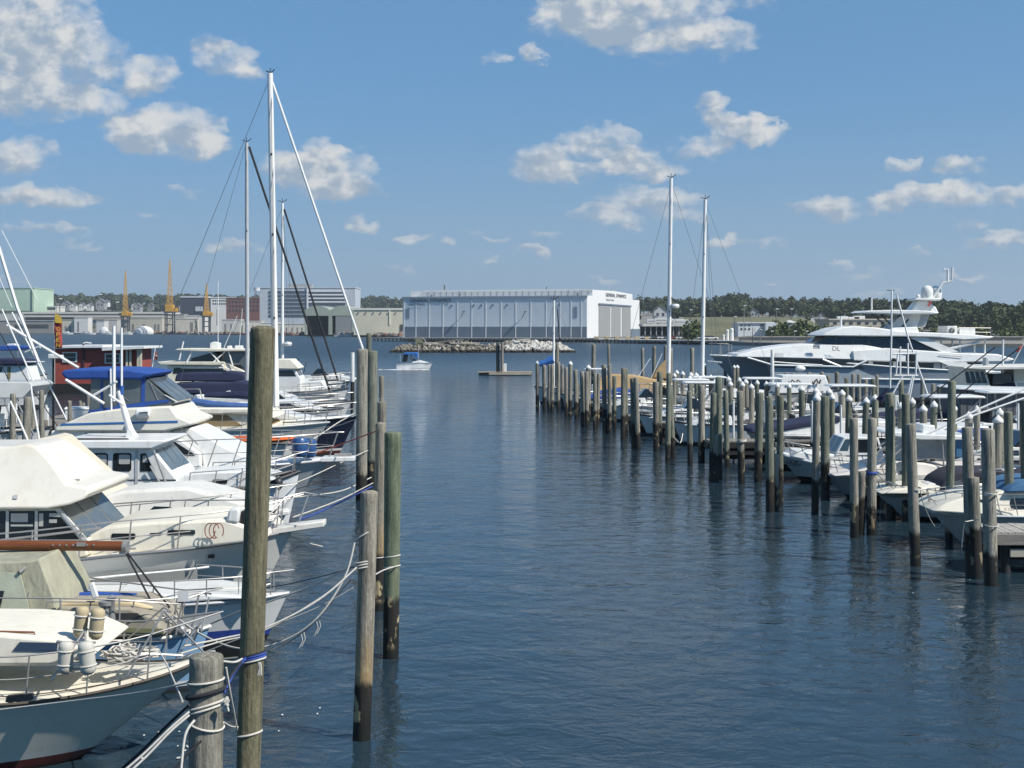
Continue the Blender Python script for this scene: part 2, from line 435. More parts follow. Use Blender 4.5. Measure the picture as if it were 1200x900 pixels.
# ---------------------------------------------------------------- woods
def leafmat(name, a, b):
    if name in MATS: return MATS[name]
    m, t, bs = new_mat(name)
    g = t.node('ShaderNodeNewGeometry')
    oc = t.node('ShaderNodeTexCoord').outputs['Object']
    n = t.noise(oc, .09, 3, .6)
    f = t.math('ADD', t.math('MULTIPLY', g.outputs['Random Per Island'], .5), t.math('MULTIPLY', t.smooth(n, .3, .7), .5))
    t.put(bs.inputs['Base Color'], t.mix(f, a, b)); bs.inputs['Roughness'].default_value = .8
    bs.inputs['Specular IOR Level'].default_value = .15
    MATS[name] = m; return m
LEAF = leafmat('woodland leaves', (.030, .046, .022), (.080, .098, .042))
LEAF2 = leafmat('lighter leaves', (.055, .078, .03), (.125, .145, .06))
TRUNK = mk('bark', (.07, .055, .04), .95, 0, .3, 2)
def crown_into(mb, c, r, hgt, nleaf, leaf, rnd):
    """uneven crown: several lobes of loose leaf clumps"""
    lobes = []
    for i in range(rnd.randint(4, 6)):
        a = rnd.uniform(0, 6.283); q = rnd.uniform(.1, .55)
        lobes.append((Vector((math.cos(a) * q * r, math.sin(a) * q * r, rnd.uniform(-.32, .36) * hgt)), rnd.uniform(.45, .68)))
    c = Vector(c)
    for i in range(nleaf):
        L, s = rnd.choice(lobes)
        v = Vector((rnd.gauss(0, 1), rnd.gauss(0, 1), rnd.gauss(0, 1))).normalized() * rnd.uniform(.55, 1.05)
        p = c + L + Vector((v.x * r * s, v.y * r * s, v.z * hgt * .55 * s))
        n = (v + Vector((rnd.uniform(-.7, .7), rnd.uniform(-.7, .7), rnd.uniform(-.5, .9)))).normalized()
        x = n.orthogonal().normalized(); y = n.cross(x); a = rnd.uniform(0, 3.14)
        x, y = x * math.cos(a) + y * math.sin(a), y * math.cos(a) - x * math.sin(a)
        l = leaf * rnd.uniform(.6, 1.35)
        mb.face([p - x * l - y * l * .7, p + x * l * .9 - y * l * .6, p + x * l * 1.05 + y * l * .8, p + n * l * .3 - x * l * .2 + y * l * 1.1, p - x * l * .9 + y * l * .6])
def wood(name, label, spots, leaf, mat, nleaf, cat='trees'):
    rnd = random.Random(name); mb = MB()
    for (x, y, z, r, h) in spots:
        mb.cyl((x, y, z - 1), (x, y, z + h * .5), r * .08, r * .05, 5)
        crown_into(mb, (x, y, z + h * .58), r, h * .8, nleaf, leaf, rnd)
    tag(mb.finish(name, mat, smooth=0), label, cat, None, 'stuff')
rnd = random.Random(3); sp = []
TOPL = [(-30, 346), (40, 343), (60, 346), (100, 349), (122, 342), (140, 346), (160, 347), (190, 352), (225, 349), (260, 348), (310, 348), (420, 349), (450, 348), (475, 351), (500, 356)]
for i in range(640):
    px = rnd.uniform(-120, 520); k = rnd.random() ** .6
    d = 1950 + 700 * k
    g = ground(px, d)
    h = rnd.uniform(13, 19)
    if k > .75: h = max(8, z_of(lerp_tab(TOPL, px) + rnd.uniform(-1, 3), d) - g)
    sp.append((px_x(px, d), d, g, rnd.uniform(8, 13), h))
wood('distant_wood', 'dark wooded ridge behind the shipyard cranes', sp, 2.2, LEAF, 95)
sp = []
TOPR = [(740, 350), (775, 348), (800, 350), (835, 347), (860, 344), (885, 349), (930, 349), (975, 351), (1010, 351), (1050, 353), (1080, 352), (1110, 354), (1140, 358), (1300, 358)]
for i in range(430):
    px = rnd.uniform(735, 1330); k = rnd.random() ** .7
    a, b = lerp_tab(HILL0, px), lerp_tab(HILL1, px)
    d = a + (b - a) * (.25 + .8 * k) + (120 if px < 1000 else 0)
    g = ground(px, d); h = rnd.uniform(9, 13)
    if k > .6: h = max(7, z_of(lerp_tab(TOPR, px) + rnd.uniform(-2, 3), d) - g)
    sp.append((px_x(px, d), d, g, rnd.uniform(4.5, 8), h))
wood('hillside_wood', 'green wooded hill rising behind the white yacht', sp, .85, LEAF, 270)
sp = []
for i in range(90):
    px = rnd.choice([rnd.uniform(892, 975), rnd.uniform(905, 960), rnd.uniform(965, 1200), rnd.uniform(800, 820)]); d = rnd.uniform(470, 560)
    sp.append((px_x(px, d), d, 1.2, rnd.uniform(1.6, 3.0), rnd.uniform(3.5, 7.5)))
wood('shore_scrub', 'dull green scrub along the far bank below the pavilion', sp, .42, LEAF2, 90, 'bushes')
# single trees one can tell apart on the right
rnd = random.Random(11)
TREES = [(1112, 356, 760), (1128, 352, 770), (1148, 361, 720), (1166, 358, 700), (1185, 362, 640), (1199, 356, 660), (1176, 372, 560), (1196, 380, 540), (1097, 362, 800), (1214, 370, 560), (1152, 376, 590)]
for i, (px, py, d) in enumerate(TREES):
    base = 1.3; top = z_of(py, d); h = top - base
    T = Thing('broadleaf_tree', 'broad green tree on the far bank, %s from the yacht\'s radar mast' % ORD[i], 'tree', (px_x(px, d), d, base), 'trees on the far bank behind the yacht')
    mb = MB().cyl((px_x(px, d), d, base - .5), (px_x(px, d), d, base + h * .5), .45, .25, 7)
    for k in range(4):
        a = k * 1.57 + rnd.random(); p = Vector((px_x(px, d), d, base + h * (.3 + .06 * k)))
        mb.cyl(p, p + Vector((math.cos(a) * h * .2, math.sin(a) * h * .2, h * .2)), .16, .06, 5)
    T.add('trunk', mb, TRUNK)
    mb = MB(); r = h * rnd.uniform(.36, .46)
    crown_into(mb, (px_x(px, d), d, base + h * .56), r, h * .82, 620, .5, rnd)
    crown_into(mb, (px_x(px, d) + r * .4, d - 1, base + h * .4), r * .7, h * .5, 250, .45, rnd)
    T.add('crown', mb, LEAF2 if i % 2 else LEAF, smooth=0)

# ---------------------------------------------------------------- buildings
def flatmat(name, col, rough=.7, var=.08, vs=.15, stain=None): return mk(name, col, rough, 0, var, vs, stain=stain or tuple(c * .7 for c in col), stain_amt=.3)
WINM = lambda: glass('building window', (.03, .04, .05), .1)
def block(name, label, px0, px1, ytop, d, col, depth=30, base=1.0, roofcol=None, cat='building', group=None, eave=.5, rooft=.8):
    """plain building facing the water: wall part and an overhanging roof part"""
    x0, x1, zt = px_x(px0, d), px_x(px1, d), z_of(ytop, d)
    T = Thing(name, label, cat, ((x0 + x1) / 2, d, base), group)
    T.x0, T.x1, T.zt, T.d, T.base = x0, x1, zt, d, base
    T.add('wall', MB().box(((x0 + x1) / 2, d + depth / 2, (base + zt - rooft) / 2), (x1 - x0, depth, zt - rooft - base)), flatmat('wall ' + '%.2f %.2f %.2f' % col, col))
    rc = roofcol or (.5, .5, .48)
    T.add('roof', MB().box(((x0 + x1) / 2, d + depth / 2, zt - rooft / 2), (x1 - x0 + 2 * eave, depth + 2 * eave, rooft)), flatmat('roof ' + '%.2f %.2f %.2f' % rc, rc))
    return T
def windows(T, xs, z0, z1, wd, mat=None, name='window', dy=-.12):
    for x in xs:
        T.add(name, MB().box((x, T.d + dy / 2, (z0 + z1) / 2), (wd, abs(dy) + .1, z1 - z0)), mat or WINM())
def fx(T, k): return T.x0 + (T.x1 - T.x0) * k

# the great blue grey assembly hall with its white gable
def big_hall():
    A = Vector((px_x(472, 584), 584, 0)); C = Vector((px_x(688, 560), 560, 0))
    e = (C - A); L = e.length; e.normalize(); g = Vector((-e.y, e.x, 0))           # g runs back along the gable
    Gd = 104.0; zb, ze, zr = 1.6, 19.0, 22.6
    T = Thing('assembly_hall', 'huge blue grey shipyard hall with a white gable and three grey doors', 'building', (C.x, C.y, zb))
    def P(a, b, z): return A + e * a + g * b + Vector((0, 0, z))
    white = mk('white cladding', (.69, .69, .68), .6, 0, .04, .2, stain=(.6, .6, .57), stain_amt=.3)
    blue = mk('blue grey cladding', (.60, .655, .69), .6, 0, .06, .12, stain=(.50, .555, .60), stain_amt=.5)
    dark = mk('slate blue plinth', (.13, .17, .215), .6, 0, .15, .2)
    # main shell in white
    mb = MB()
    prof = [(0, zb), (0, ze), (9, ze), (9, zr - 1.0), (48, zr - .5), (88, zr - 1.0), (88, ze), (Gd, ze), (Gd, zb)]
    a = [mb.bm.verts.new(P(0, q, z)) for q, z in prof]; b = [mb.bm.verts.new(P(L, q, z)) for q, z in prof]
    n = len(prof)
    for i in range(n): mb.bm.faces.new((a[i], a[(i + 1) % n], b[(i + 1) % n], b[i]))
    mb.bm.faces.new(a); mb.bm.faces.new(b[::-1])
    wall = T.add('wall', mb, white, smooth=0)
    # long cladding face, plinth, pilasters
    T.add('cladding_panel', MB().slab([P(.6, -.15, 6.2), P(L - .2, -.15, 6.2), P(L - .2, -.15, 18.3), P(.6, -.15, 18.3)], g * .13), blue, smooth=0)
    T.add('plinth', MB().slab([P(.6, -.18, zb), P(L - .2, -.18, zb), P(L - .2, -.18, 6.2), P(.6, -.18, 6.2)], g * .16), dark, smooth=0)
    T.add('eave_trim', MB().slab([P(-.3, -.5, 18.3), P(L + .2, -.5, 18.3), P(L + .2, -.5, 19.0), P(-.3, -.5, 19.0)], g * .48), mk('grey steel trim', (.30, .34, .38), .5), smooth=0)
    T.add('roof_coping', MB().slab([P(6, 8.4, zr - 1.35), P(L + .3, 8.4, zr - 1.35), P(L + .3, 8.4, zr - .75), P(6, 8.4, zr - .75)], g * .55), white, smooth=0)
    xs = [.5, 5.9, 12, 18.2, 24.6, 31, 37.3, 44, 50.4, 56.9, 63.6, 69.6, 74.2, 78.6]
    for x in xs:
        if x < L: T.add('pilaster', MB().slab([P(x, -.26, zb), P(x + .36, -.26, zb), P(x + .36, -.26, 18.3), P(x, -.26, 18.3)], g * .13), white, smooth=0)
    for k in range(26):      # ribs of the roof monitor
        x = 8 + k * (L - 10) / 25
        T.add('monitor_rib', MB().slab([P(x, 8.7, ze), P(x + .16, 8.7, ze), P(x + .16, 8.7, zr - 1.3), P(x, 8.7, zr - 1.3)], g * .28), mk('grey steel trim', (.30, .34, .38), .5), smooth=0)
    for x, z in ((26.5, 12.6), (53.5, 12.4)):   # lamps on bracket arms
        T.add('wall_lamp', MB().cyl(P(x, -.3, z - 2.4), P(x + 1.5, -1.4, z), .16, .16, 6).box(P(x + 1.6, -1.5, z + .1), (1.1, .8, .5)), mk('grey lamp metal', (.16, .17, .18), .4))
    for x in (22, 31.8, 35.2, 40.2, 46.5, 69):
        T.add('vent', MB().slab([P(x, -.4, 15), P(x + .7, -.4, 15), P(x + .7, -.4, 15.6), P(x, -.4, 15.6)], g * .24), dark, smooth=0)
    T.add('louvre', MB().slab([P(1.6, -.3, 10), P(3.2, -.3, 10), P(3.2, -.3, 14), P(1.6, -.3, 14)], g * .14), mk('grey louvre', (.2, .25, .31), .6), smooth=0)
    T.add('louvre', MB().slab([P(75.6, -.3, 10), P(77, -.3, 10), P(77, -.3, 14.4), P(75.6, -.3, 14.4)], g * .14), mk('grey louvre', (.2, .25, .31), .6), smooth=0)
    # three great doors in the gable
    door = mk('grey folding door', (.27, .275, .27), .6, 0, .05, .3, stretch=(1, 1, .1))
    for b0, b1 in ((20, 41.5), (44, 62), (65, 83)):
        T.add('great_door', MB().slab([P(L + .12, b0, zb), P(L + .12, b1, zb), P(L + .12, b1, 15.6), P(L + .12, b0, 15.6)], e * .1), door, smooth=0)
    T.add('door_head', MB().slab([P(L + .3, 19, 15.6), P(L + .3, 84, 15.6), P(L + .3, 84, 16.2), P(L + .3, 19, 16.2)], e * .25), dark, smooth=0)
    T.add('gable_plinth', MB().slab([P(L + .1, 84, zb), P(L + .1, Gd, zb), P(L + .1, Gd, 5.2), P(L + .1, 84, 5.2)], e * .1), dark, smooth=0)
    # the writing
    blk = mk('black lettering', (.012, .016, .03), .5)
    gl = mk('grey lettering', (.16, .19, .23), .5)
    for wd, x, wt in (('GENERAL', 3.4, 8.4), ('DYNAMICS', 12.7, 9.3)): put_text(T, 'lettering', wd, P(x, -.40, 16.7), e, (0, 0, 1), 1.25, wt, blk, depth=.04)
    for wd, x, wt in (('Electric', 3.6, 3.6), ('Boat', 7.7, 1.9)): put_text(T, 'lettering', wd, P(x, -.40, 15.2), e, (0, 0, 1), .75, wt, gl)
    for wd, y, wt in (('GENERAL', 33, 18), ('DYNAMICS', 53.5, 20)): put_text(T, 'lettering', wd, P(L + .2, y, 19.4), g, (0, 0, 1), 1.5, wt, blk, depth=.03)
    for wd, y, wt in (('Electric', 34, 8.6), ('Boat', 44, 4.6)): put_text(T, 'lettering', wd, P(L + .2, y, 17.6), g, (0, 0, 1), .9, wt, gl, depth=.03)
    # roof plant
    for x, b, hh, rr in ((14, 14, 2.8, .5), (60.6, 12, 1.6, .3), (23.5, 7, 1.3, .5), (11, 6, 1.1, .6), (76, 5.5, 1.4, .7), (71, 7, .9, .3)):
        T.add('roof_vent', MB().cyl(P(x, b, zr - 1.2 if b > 9 else ze), P(x, b, (zr - 1 if b > 9 else ze) + hh), rr, rr * .8, 8), mk('grey lamp metal', (.16, .17, .18), .4))
    return P, L, e, g
HP, HL, He, Hg = big_hall()
# the quay in front of the hall
T = Thing('shipyard_pier', 'low concrete pier on dark piles in front of the huge blue hall', 'pier', (-10, 555, 0))
p0, p1 = at(440, 391, 590), at(700, 392, 548)
a = Vector((p0.x, 578, 0)); b = Vector((px_x(700, 540), 540, 0)); dirn = (b - a).normalized(); nn = Vector((-dirn.y, dirn.x, 0)); LL = (b - a).length
mb = MB().slab([a + Vector((0, 0, .9)), b + Vector((0, 0, .9)), b + nn * 16 + Vector((0, 0, .9)), a + nn * 16 + Vector((0, 0, .9))], (0, 0, .75)); T.add('deck', mb, CONC(), smooth=0)
for k in range(56):
    p = a + dirn * (k + .5) * LL / 56 - nn * .2
    T.add('pile', MB().cyl((p.x, p.y, -1), (p.x, p.y, 1.4), .35, .35, 6), DARKW())
T = Thing('shipyard_pier', 'pale concrete pier running from the white gable towards the silos', 'pier', (px_x(790, 500), 500, 0))
a = Vector((px_x(696, 520), 520, 0)); b = Vector((px_x(868, 452), 452, 0)); dirn = (b - a).normalized(); nn = Vector((-dirn.y, dirn.x, 0)); LL = (b - a).length
T.add('deck', MB().slab([a + Vector((0, 0, .8)), b + Vector((0, 0, .8)), b + nn * 30 + Vector((0, 0, .8)), a + nn * 50 + Vector((0, 0, .8))], (0, 0, .6)), mk('pale concrete', (.48, .46, .41), .85, 0, .15, .2), smooth=0)
for k in range(34):
    p = a + dirn * (k + .5) * LL / 34 - nn * .2
    T.add('pile', MB().cyl((p.x, p.y, -1), (p.x, p.y, 1.2), .3, .3, 6), DARKW())
# yellow bollards and pallets on that pier
for i, px in enumerate((700, 712, 724, 737, 748, 760)):
    d = 512 - (px - 696) * .3; x = px_x(px, d)
    solo('concrete_block', MB().box((x, d + 6, 1.95), (1.6, 1.2, 1.1)), mk('sandy block', (.45, .36, .22), .8), 'sandy block on the pale pier, %s from the hall corner' % ORD[i], 'block', (x, d + 6, 1.4), 'blocks on the pale pier', bevel=.05)

# ---- left shore
T = block('green_shed', 'pale green windowless shed at the edge of the far shore', -60, 39.5, 337, 1380, (.40, .52, .40), 60, 1.2, (.36, .47, .37))
T.add('corner_pipe', MB().cyl((fx(T, .985), T.d - .8, 3), (fx(T, .985), T.d - .8, T.zt - 1), .5, .5, 6), flatmat('pipe green', (.2, .3, .22)))
T.add('base_band', MB().box(((T.x0 + T.x1) / 2, T.d - .2, z_of(365.5, T.d)), (T.x1 - T.x0, .5, 2.4)), flatmat('dark band', (.10, .12, .10)))
T.add('base_wall', MB().box(((T.x0 + T.x1) / 2, T.d - .6, z_of(372, T.d)), (T.x1 - T.x0, 1.0, 7)), flatmat('pale base', (.5, .49, .45)))
T = block('flat_roofed_block', 'white flat roofed building right beside the pale green shed', 40, 67, 358.5, 1420, (.6, .58, .52), 25, 1.2, (.7, .69, .65))
windows(T, [fx(T, .5)], z_of(363, T.d), z_of(360.6, T.d), 20)
T = block('pier_shed', 'very long low grey beige shed below the wooded ridge', 28, 192, 365.5, 1330, (.34, .325, .28), 60, 1.2, (.55, .53, .48), eave=1.5, rooft=1.8)
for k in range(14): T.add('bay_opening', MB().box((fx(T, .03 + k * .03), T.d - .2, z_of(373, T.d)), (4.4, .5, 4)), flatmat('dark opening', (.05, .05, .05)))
for k in range(9): T.add('bay_opening', MB().box((fx(T, .5 + k * .055), T.d - .2, z_of(381, T.d)), (3.4, .5, 4)), flatmat('shed door', (.18, .18, .17)))
T.add('fascia', MB().box(((T.x0 + T.x1) / 2, T.d - 2.2, z_of(370.6, T.d)), (T.x1 - T.x0 + 3, .8, 1.6)), flatmat('pale fascia', (.56, .54, .50)))
T = block('concrete_wharf', 'grey wharf front at the foot of the long low shed', -20, 62, 375, 1300, (.26, .25, .23), 20, .2, (.42, .41, .38))
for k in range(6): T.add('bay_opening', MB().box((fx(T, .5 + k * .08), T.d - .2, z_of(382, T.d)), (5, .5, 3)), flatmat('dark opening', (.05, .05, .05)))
SMALL = [('storage_shed', 'cream storage shed beside the white tank house', 73, 87, 374.5, 1290, (.55, .52, .40)), ('tank_house', 'white tank house, tallest box on the far waterfront', 87, 103, 372, 1285, (.66, .65, .61)),
 ('boat_shed', 'small white shed at the water right of the tank house', 113, 122, 376, 1280, (.62, .61, .58)), ('boat_shed', 'grey shed behind the moored white launches', 122, 137, 374.5, 1300, (.45, .44, .42)),
 ('boat_shed', 'beige shed between the first two yellow cranes', 152, 190, 372.5, 1275, (.48, .455, .37)), ('boat_shed', 'cream shed right of the dark crane legs', 206, 229, 373, 1200, (.56, .52, .42)),
 ('boat_shed', 'grey annex in front of the dark office hall', 205, 216, 368, 1240, (.38, .37, .34)), ('boat_shed', 'white annex under the third crane', 217, 240, 369.5, 1230, (.62, .61, .58)), ('boat_shed', 'grey slatted shed below the red brick block', 260, 282, 374, 1150, (.50, .49, .46)),
 ('boat_shed', 'long pale shed in front of the brick block', 280, 306, 376, 1120, (.60, .57, .48)), ('boat_shed', 'tall white doorway shed behind the sailing masts', 306, 326, 378, 1090, (.64, .62, .56)), ('boat_shed', 'pale sheds in front of the striped office', 326, 358, 379, 1060, (.52, .50, .44))]
for (nm, lb, a_, b_, yt, d, c) in SMALL:
    T = block(nm, lb, a_, b_, yt, d, c, 14, .8, tuple(min(.8, q * 1.15) for q in c), 'building', None, .3, .5)
    n = max(1, int((b_ - a_) / 6))
    windows(T, [fx(T, (k + rnd.uniform(.3, .7)) / n) for k in range(n) if rnd.random() < .65], 2.2, z_of(yt + rnd.uniform(4.5, 8), d), (T.x1 - T.x0) / n * rnd.uniform(.2, .45), flatmat('shed doorway', (.20, .19, .17)), 'doorway')
for i, (px, py, wpx) in enumerate(((169, 382.0, 23), (122, 383, 11))):
    d = 1240; c = (px_x(px, d), d, 1.2); r = wpx * d / F / 2
    mb = MB().ball(c, r, (1, .5, (z_of(py, d) - 1.2) / r), 18, 10)
    solo('white_tent', mb, flatmat('tent fabric', (.7, .7, .68)), ('large white domed tent by the second crane', 'small white tent left of the first crane')[i], 'tent', c)
T = block('dark_office', 'dark grey hall with a pale roof edge behind the third crane', 211, 241, 347, 1480, (.035, .045, .065), 40, 1.2, (.5, .52, .54), rooft=1.6)
T.add('loading_bay', MB().box((fx(T, .75), T.d - .4, z_of(362, T.d)), (8, .8, 5)), flatmat('pale bay', (.5, .52, .54)))
T = block('white_office', 'white stepped office right of the third crane', 247, 272, 348, 1400, (.68, .67, .64), 30, 1.2, (.72, .71, .69))
windows(T, [fx(T, .12 + .1 * k) for k in range(8)], z_of(356.8, T.d), z_of(355.2, T.d), 1.4)
windows(T, [fx(T, .12 + .1 * k) for k in range(8)], z_of(353.2, T.d), z_of(351.6, T.d), 1.4)
T = block('brick_block', 'red brick block with rows of windows left of the striped office', 265, 304, 348.5, 1340, (.17, .075, .06), 30, 1.2, (.26, .17, .15))
for r in range(3): windows(T, [fx(T, .1 + .105 * k) for k in range(9)], z_of(365 - r * 5, T.d), z_of(362.6 - r * 5, T.d), 1.7)
T = Thing('water_tank', 'white water tank on the roof of the brick block', 'tank', (px_x(302, 1350), 1350, z_of(348, 1350)))
T.add('drum', MB().cyl((px_x(302, 1350), 1350, z_of(341, 1350)), (px_x(302, 1350), 1350, z_of(337, 1350)), 4.2, 4.0, 14), flatmat('tent fabric', (.7, .7, .68)))
for a in range(4): T.add('leg', MB().cyl((px_x(302, 1350) + 3 * math.cos(a * 1.57 + .7), 1350 + 3 * math.sin(a * 1.57 + .7), z_of(352, 1350)), (px_x(302, 1350) + 3 * math.cos(a * 1.57 + .7), 1350 + 3 * math.sin(a * 1.57 + .7), z_of(341, 1350)), .3, .3, 5), flatmat('pipe grey', (.3, .3, .3)))
# striped office block
T = block('striped_office', 'long office block striped with white and dark window bands', 304.5, 416, 336.5, 1250, (.42, .46, .50), 45, 1.2, (.5, .54, .57))
dk = glass('office glazing', (.045, .06, .08), .08); wb = flatmat('white spandrel', (.66, .67, .68))
for r in range(7):
    za, zb_ = z_of(343.5 + r * 4.6, T.d), z_of(341 + r * 4.6, T.d)
    T.add('window_band', MB().box((px_x(338, T.d), T.d - .25, (za + zb_) / 2), (px_x(361, T.d) - px_x(315, T.d), .6, zb_ - za)), dk)
for r in range(4):
    za, zb_ = z_of(345.2 + r * 4.2, T.d), z_of(342.8 + r * 4.2, T.d)
    T.add('window_band', MB().box((px_x(383, T.d), T.d - .5, (za + zb_) / 2), (px_x(404.5, T.d) - px_x(361, T.d), .6, zb_ - za)), dk)
    T.add('spandrel', MB().box((px_x(383, T.d), T.d - .6, z_of(341.2 + r * 4.2, T.d)), (px_x(405, T.d) - px_x(361, T.d), .8, 1.3)), wb)
T.add('stair_tower', MB().box((px_x(360.5, T.d), T.d - .5, (z_of(334, T.d) + 1.2) / 2), (1.4, 1.4, z_of(334, T.d) - 1.2)), wb)
T.add('roof_house', MB().box((px_x(350, T.d), T.d + 12, z_of(335, T.d)), (22, 12, 4)), flatmat('pipe grey', (.3, .3, .3)))
# arched dry dock halls
for i, (a_, b_, lb) in enumerate(((357, 387, 'green arched dock hall, left one of the pair'), (387, 414.5, 'green arched dock hall, right one of the pair'))):
    d = 930; x0, x1 = px_x(a_, d), px_x(b_, d); zb_, ze, zr = 1.0, z_of(370, d), z_of(358, d)
    T = Thing('dock_hall', lb, 'building', ((x0 + x1) / 2, d, zb_), 'arched dock halls')
    arc = [(x0 + (x1 - x0) * k / 14, ze + (zr - ze) * math.sin(math.pi * (.18 + .64 * k / 14)) ** 1.0 - (zr - ze) * .0) for k in range(15)]
    T.add('arched_front', MB().slab([(x0, d, ze)] + [(x, d, z) for x, z in arc] + [(x1, d, ze)], (0, 60, 0)), flatmat('pale sage cladding', (.30, .34, .28)), smooth=25)
    T.add('side_wall', MB().box((x0 + .6, d + 30, (zb_ + ze) / 2), (1.2, 60, ze - zb_)), flatmat('pale sage cladding', (.30, .34, .28)))
    T.add('side_wall', MB().box((x1 - .6, d + 30, (zb_ + ze) / 2), (1.2, 60, ze - zb_)), flatmat('pale sage cladding', (.30, .34, .28)))
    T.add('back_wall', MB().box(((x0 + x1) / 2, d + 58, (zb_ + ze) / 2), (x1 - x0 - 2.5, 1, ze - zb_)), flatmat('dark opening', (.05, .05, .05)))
    if i: T.add('door_leaf', MB().box((x0 + (x1 - x0) * .6, d + .5, (zb_ + ze) / 2), ((x1 - x0) * .75, .6, ze - zb_ - .2)), flatmat('grey hangar door', (.22, .235, .24)))
T = block('cream_hall', 'long cream hall between the arched dock hall and the blue hall', 414.5, 473, 361, 840, (.58, .54, .42), 50, 1.2, (.62, .6, .53), rooft=1.2)
T.add('rib', MB().box((fx(T, .72), T.d - .2, z_of(372, T.d)), (.7, .5, 9)), flatmat('pale rib', (.66, .63, .54)))
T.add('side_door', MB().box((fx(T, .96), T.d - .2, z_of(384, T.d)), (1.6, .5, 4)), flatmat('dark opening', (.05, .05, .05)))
for k in range(6): T.add('wall_lamp', MB().box((fx(T, .1 + .15 * k), T.d - .4, z_of(366, T.d)), (.7, .7, .5)), flatmat('pipe grey', (.3, .3, .3)))
# wharf crane: dark portal, yellow machine house, lattice jib
def crane(px, d, ybase, yportal, yhouse, ytop, wpx, label, legs=True):
    x, s = px_x(px, d), d / F
    T = Thing('harbour_crane', label, 'crane', (x, d, 1.0), 'yellow harbour cranes')
    ylw = mk('crane yellow', (.55, .30, .035), .55, 0, .12, .5, stain=(.3, .15, .05)); drk = mk('dark portal steel', (.055, .065, .08), .6)
    zp, zh, zt = z_of(yportal, d), z_of(yhouse, d), z_of(ytop, d); w_ = wpx * s / 2
    for sx in (-1, 1):
        for sy in (-1, 1): T.add('portal_leg', MB().box((x + sx * w_ * .8, d + sy * w_ * .8, (1 + zp) / 2), (.9, .9, zp - 1)), drk)
    for k in range(3): T.add('portal_beam', MB().box((x, d - w_ * .8, 1 + (zp - 1) * (.4 + .3 * k)), (w_ * 1.9, .7, .8)), drk)
    T.add('portal_deck', MB().box((x, d, zp), (w_ * 2.1, w_ * 2.1, 1.2)), drk)
    T.add('machine_house', MB().box((x, d, (zp + zh) / 2 + .6), (w_ * 1.7, w_ * 1.6, zh - zp)), ylw, bevel=.2)
    mb = MB(); b0 = w_ * .55; n = 9
    for sx in (-1, 1):
        for sy in (-1, 1): mb.cyl((x + sx * b0, d + sy * b0, zh), (x + sx * .25, d + sy * .25, zt), .24, .16, 5)
    for k in range(n):
        t0, t1 = k / n, (k + 1) / n; za, zb_ = zh + (zt - zh) * t0, zh + (zt - zh) * t1; r0, r1 = b0 * (1 - t0) + .25 * t0, b0 * (1 - t1) + .25 * t1
        for sy in (-1, 1):
            mb.cyl((x - r0, d + sy * r0, za), (x + r1, d + sy * r1, zb_), .13, .13, 4); mb.cyl((x + r0, d + sy * r0, za), (x - r1, d + sy * r1, zb_), .13, .13, 4)
            mb.cyl((x - r0, d + sy * r0, za), (x + r0, d + sy * r0, za), .13, .13, 4)
    T.add('jib', mb, ylw)
    T.add('cab', MB().box((x - w_ * 1.2, d - w_ * .5, zp + 2), (w_ * .6, 2.4, 2.6)), glass('building window', (.03, .04, .05), .1))
    T.add('counterweight', MB().box((x + w_ * 1.3, d + .5, zp + 2.2), (w_ * .7, 3, 3.4)), ylw, bevel=.15)
    return T
crane(147, 1260, 388, 371, 366, 317, 9, 'yellow crane left of the white domed tent, its jib upright')
crane(199, 1220, 388, 366, 358, 304, 11, 'tallest yellow crane, standing on dark grey portal legs')
crane(242, 1200, 388, 371, 366, 332, 9, 'short yellow crane in front of the dark hall')
# houses under the ridge
def house(px, py, d, wpx, label, col=(.6, .6, .57), roof=(.12, .12, .13), group=None):
    s = d / F; w_ = wpx * s; x = px_x(px, d); zb_ = z_of(py, d); h = w_ * .55
    T = Thing('gabled_house', label, 'house', (x, d, zb_ - 3), group)
    wm = flatmat('house %.2f %.2f %.2f' % col, col); rm = flatmat('houseroof %.2f %.2f %.2f' % roof, roof)
    T.add('wall', MB().slab([(x - w_ / 2, d, zb_ - 3), (x + w_ / 2, d, zb_ - 3), (x + w_ / 2, d, zb_ + h), (x, d, zb_ + h + w_ * .42), (x - w_ / 2, d, zb_ + h)], (0, w_ * 1.2, 0)), wm, smooth=0)
    mb = MB()
    for sx in (-1, 1): mb.slab([(x + sx * (w_ / 2 + .5), d - .5, zb_ + h - .3), (x, d - .5, zb_ + h + w_ * .42 + .1), (x, d + w_ * 1.25, zb_ + h + w_ * .42 + .1), (x + sx * (w_ / 2 + .5), d + w_ * 1.25, zb_ + h - .3)], (0, 0, .4))
    T.add('roof', mb, rm, smooth=0)
    for k in (-.22, .22): T.add('window', MB().box((x + k * w_, d - .05, zb_ + h * .55), (w_ * .16, .3, h * .4)), WINM())
    return T
for args in [(85.5, 361.5, 1750, 6.5, 'white gabled house, nearest the lamp mast in the row under the ridge'), (95.5, 361.5, 1760, 7, 'white gabled house, middle one of the row under the ridge'), (104.5, 361.5, 1755, 6.5, 'white gabled house, last of the row before the grey villas'),
             (117, 360, 1800, 10, 'grey villa with a dark roof left of the first crane', (.30, .30, .29)), (124, 357, 1850, 6, 'small bright white house above the grey villa', (.72, .72, .70)), (76, 361.5, 1800, 9, 'grey house at the start of the row under the ridge', (.25, .25, .25)),
             (48, 356, 1800, 12, 'wide white house above the flat roofed building', (.62, .6, .55)), (157, 361, 1800, 6, 'white house right of the first crane', (.6, .6, .58)), (160, 364, 1750, 9, 'low grey house right of the first crane', (.3, .3, .29)), (176, 361, 1850, 6, 'dim house among trees between the cranes', (.2, .2, .2))]:
    house(*args)
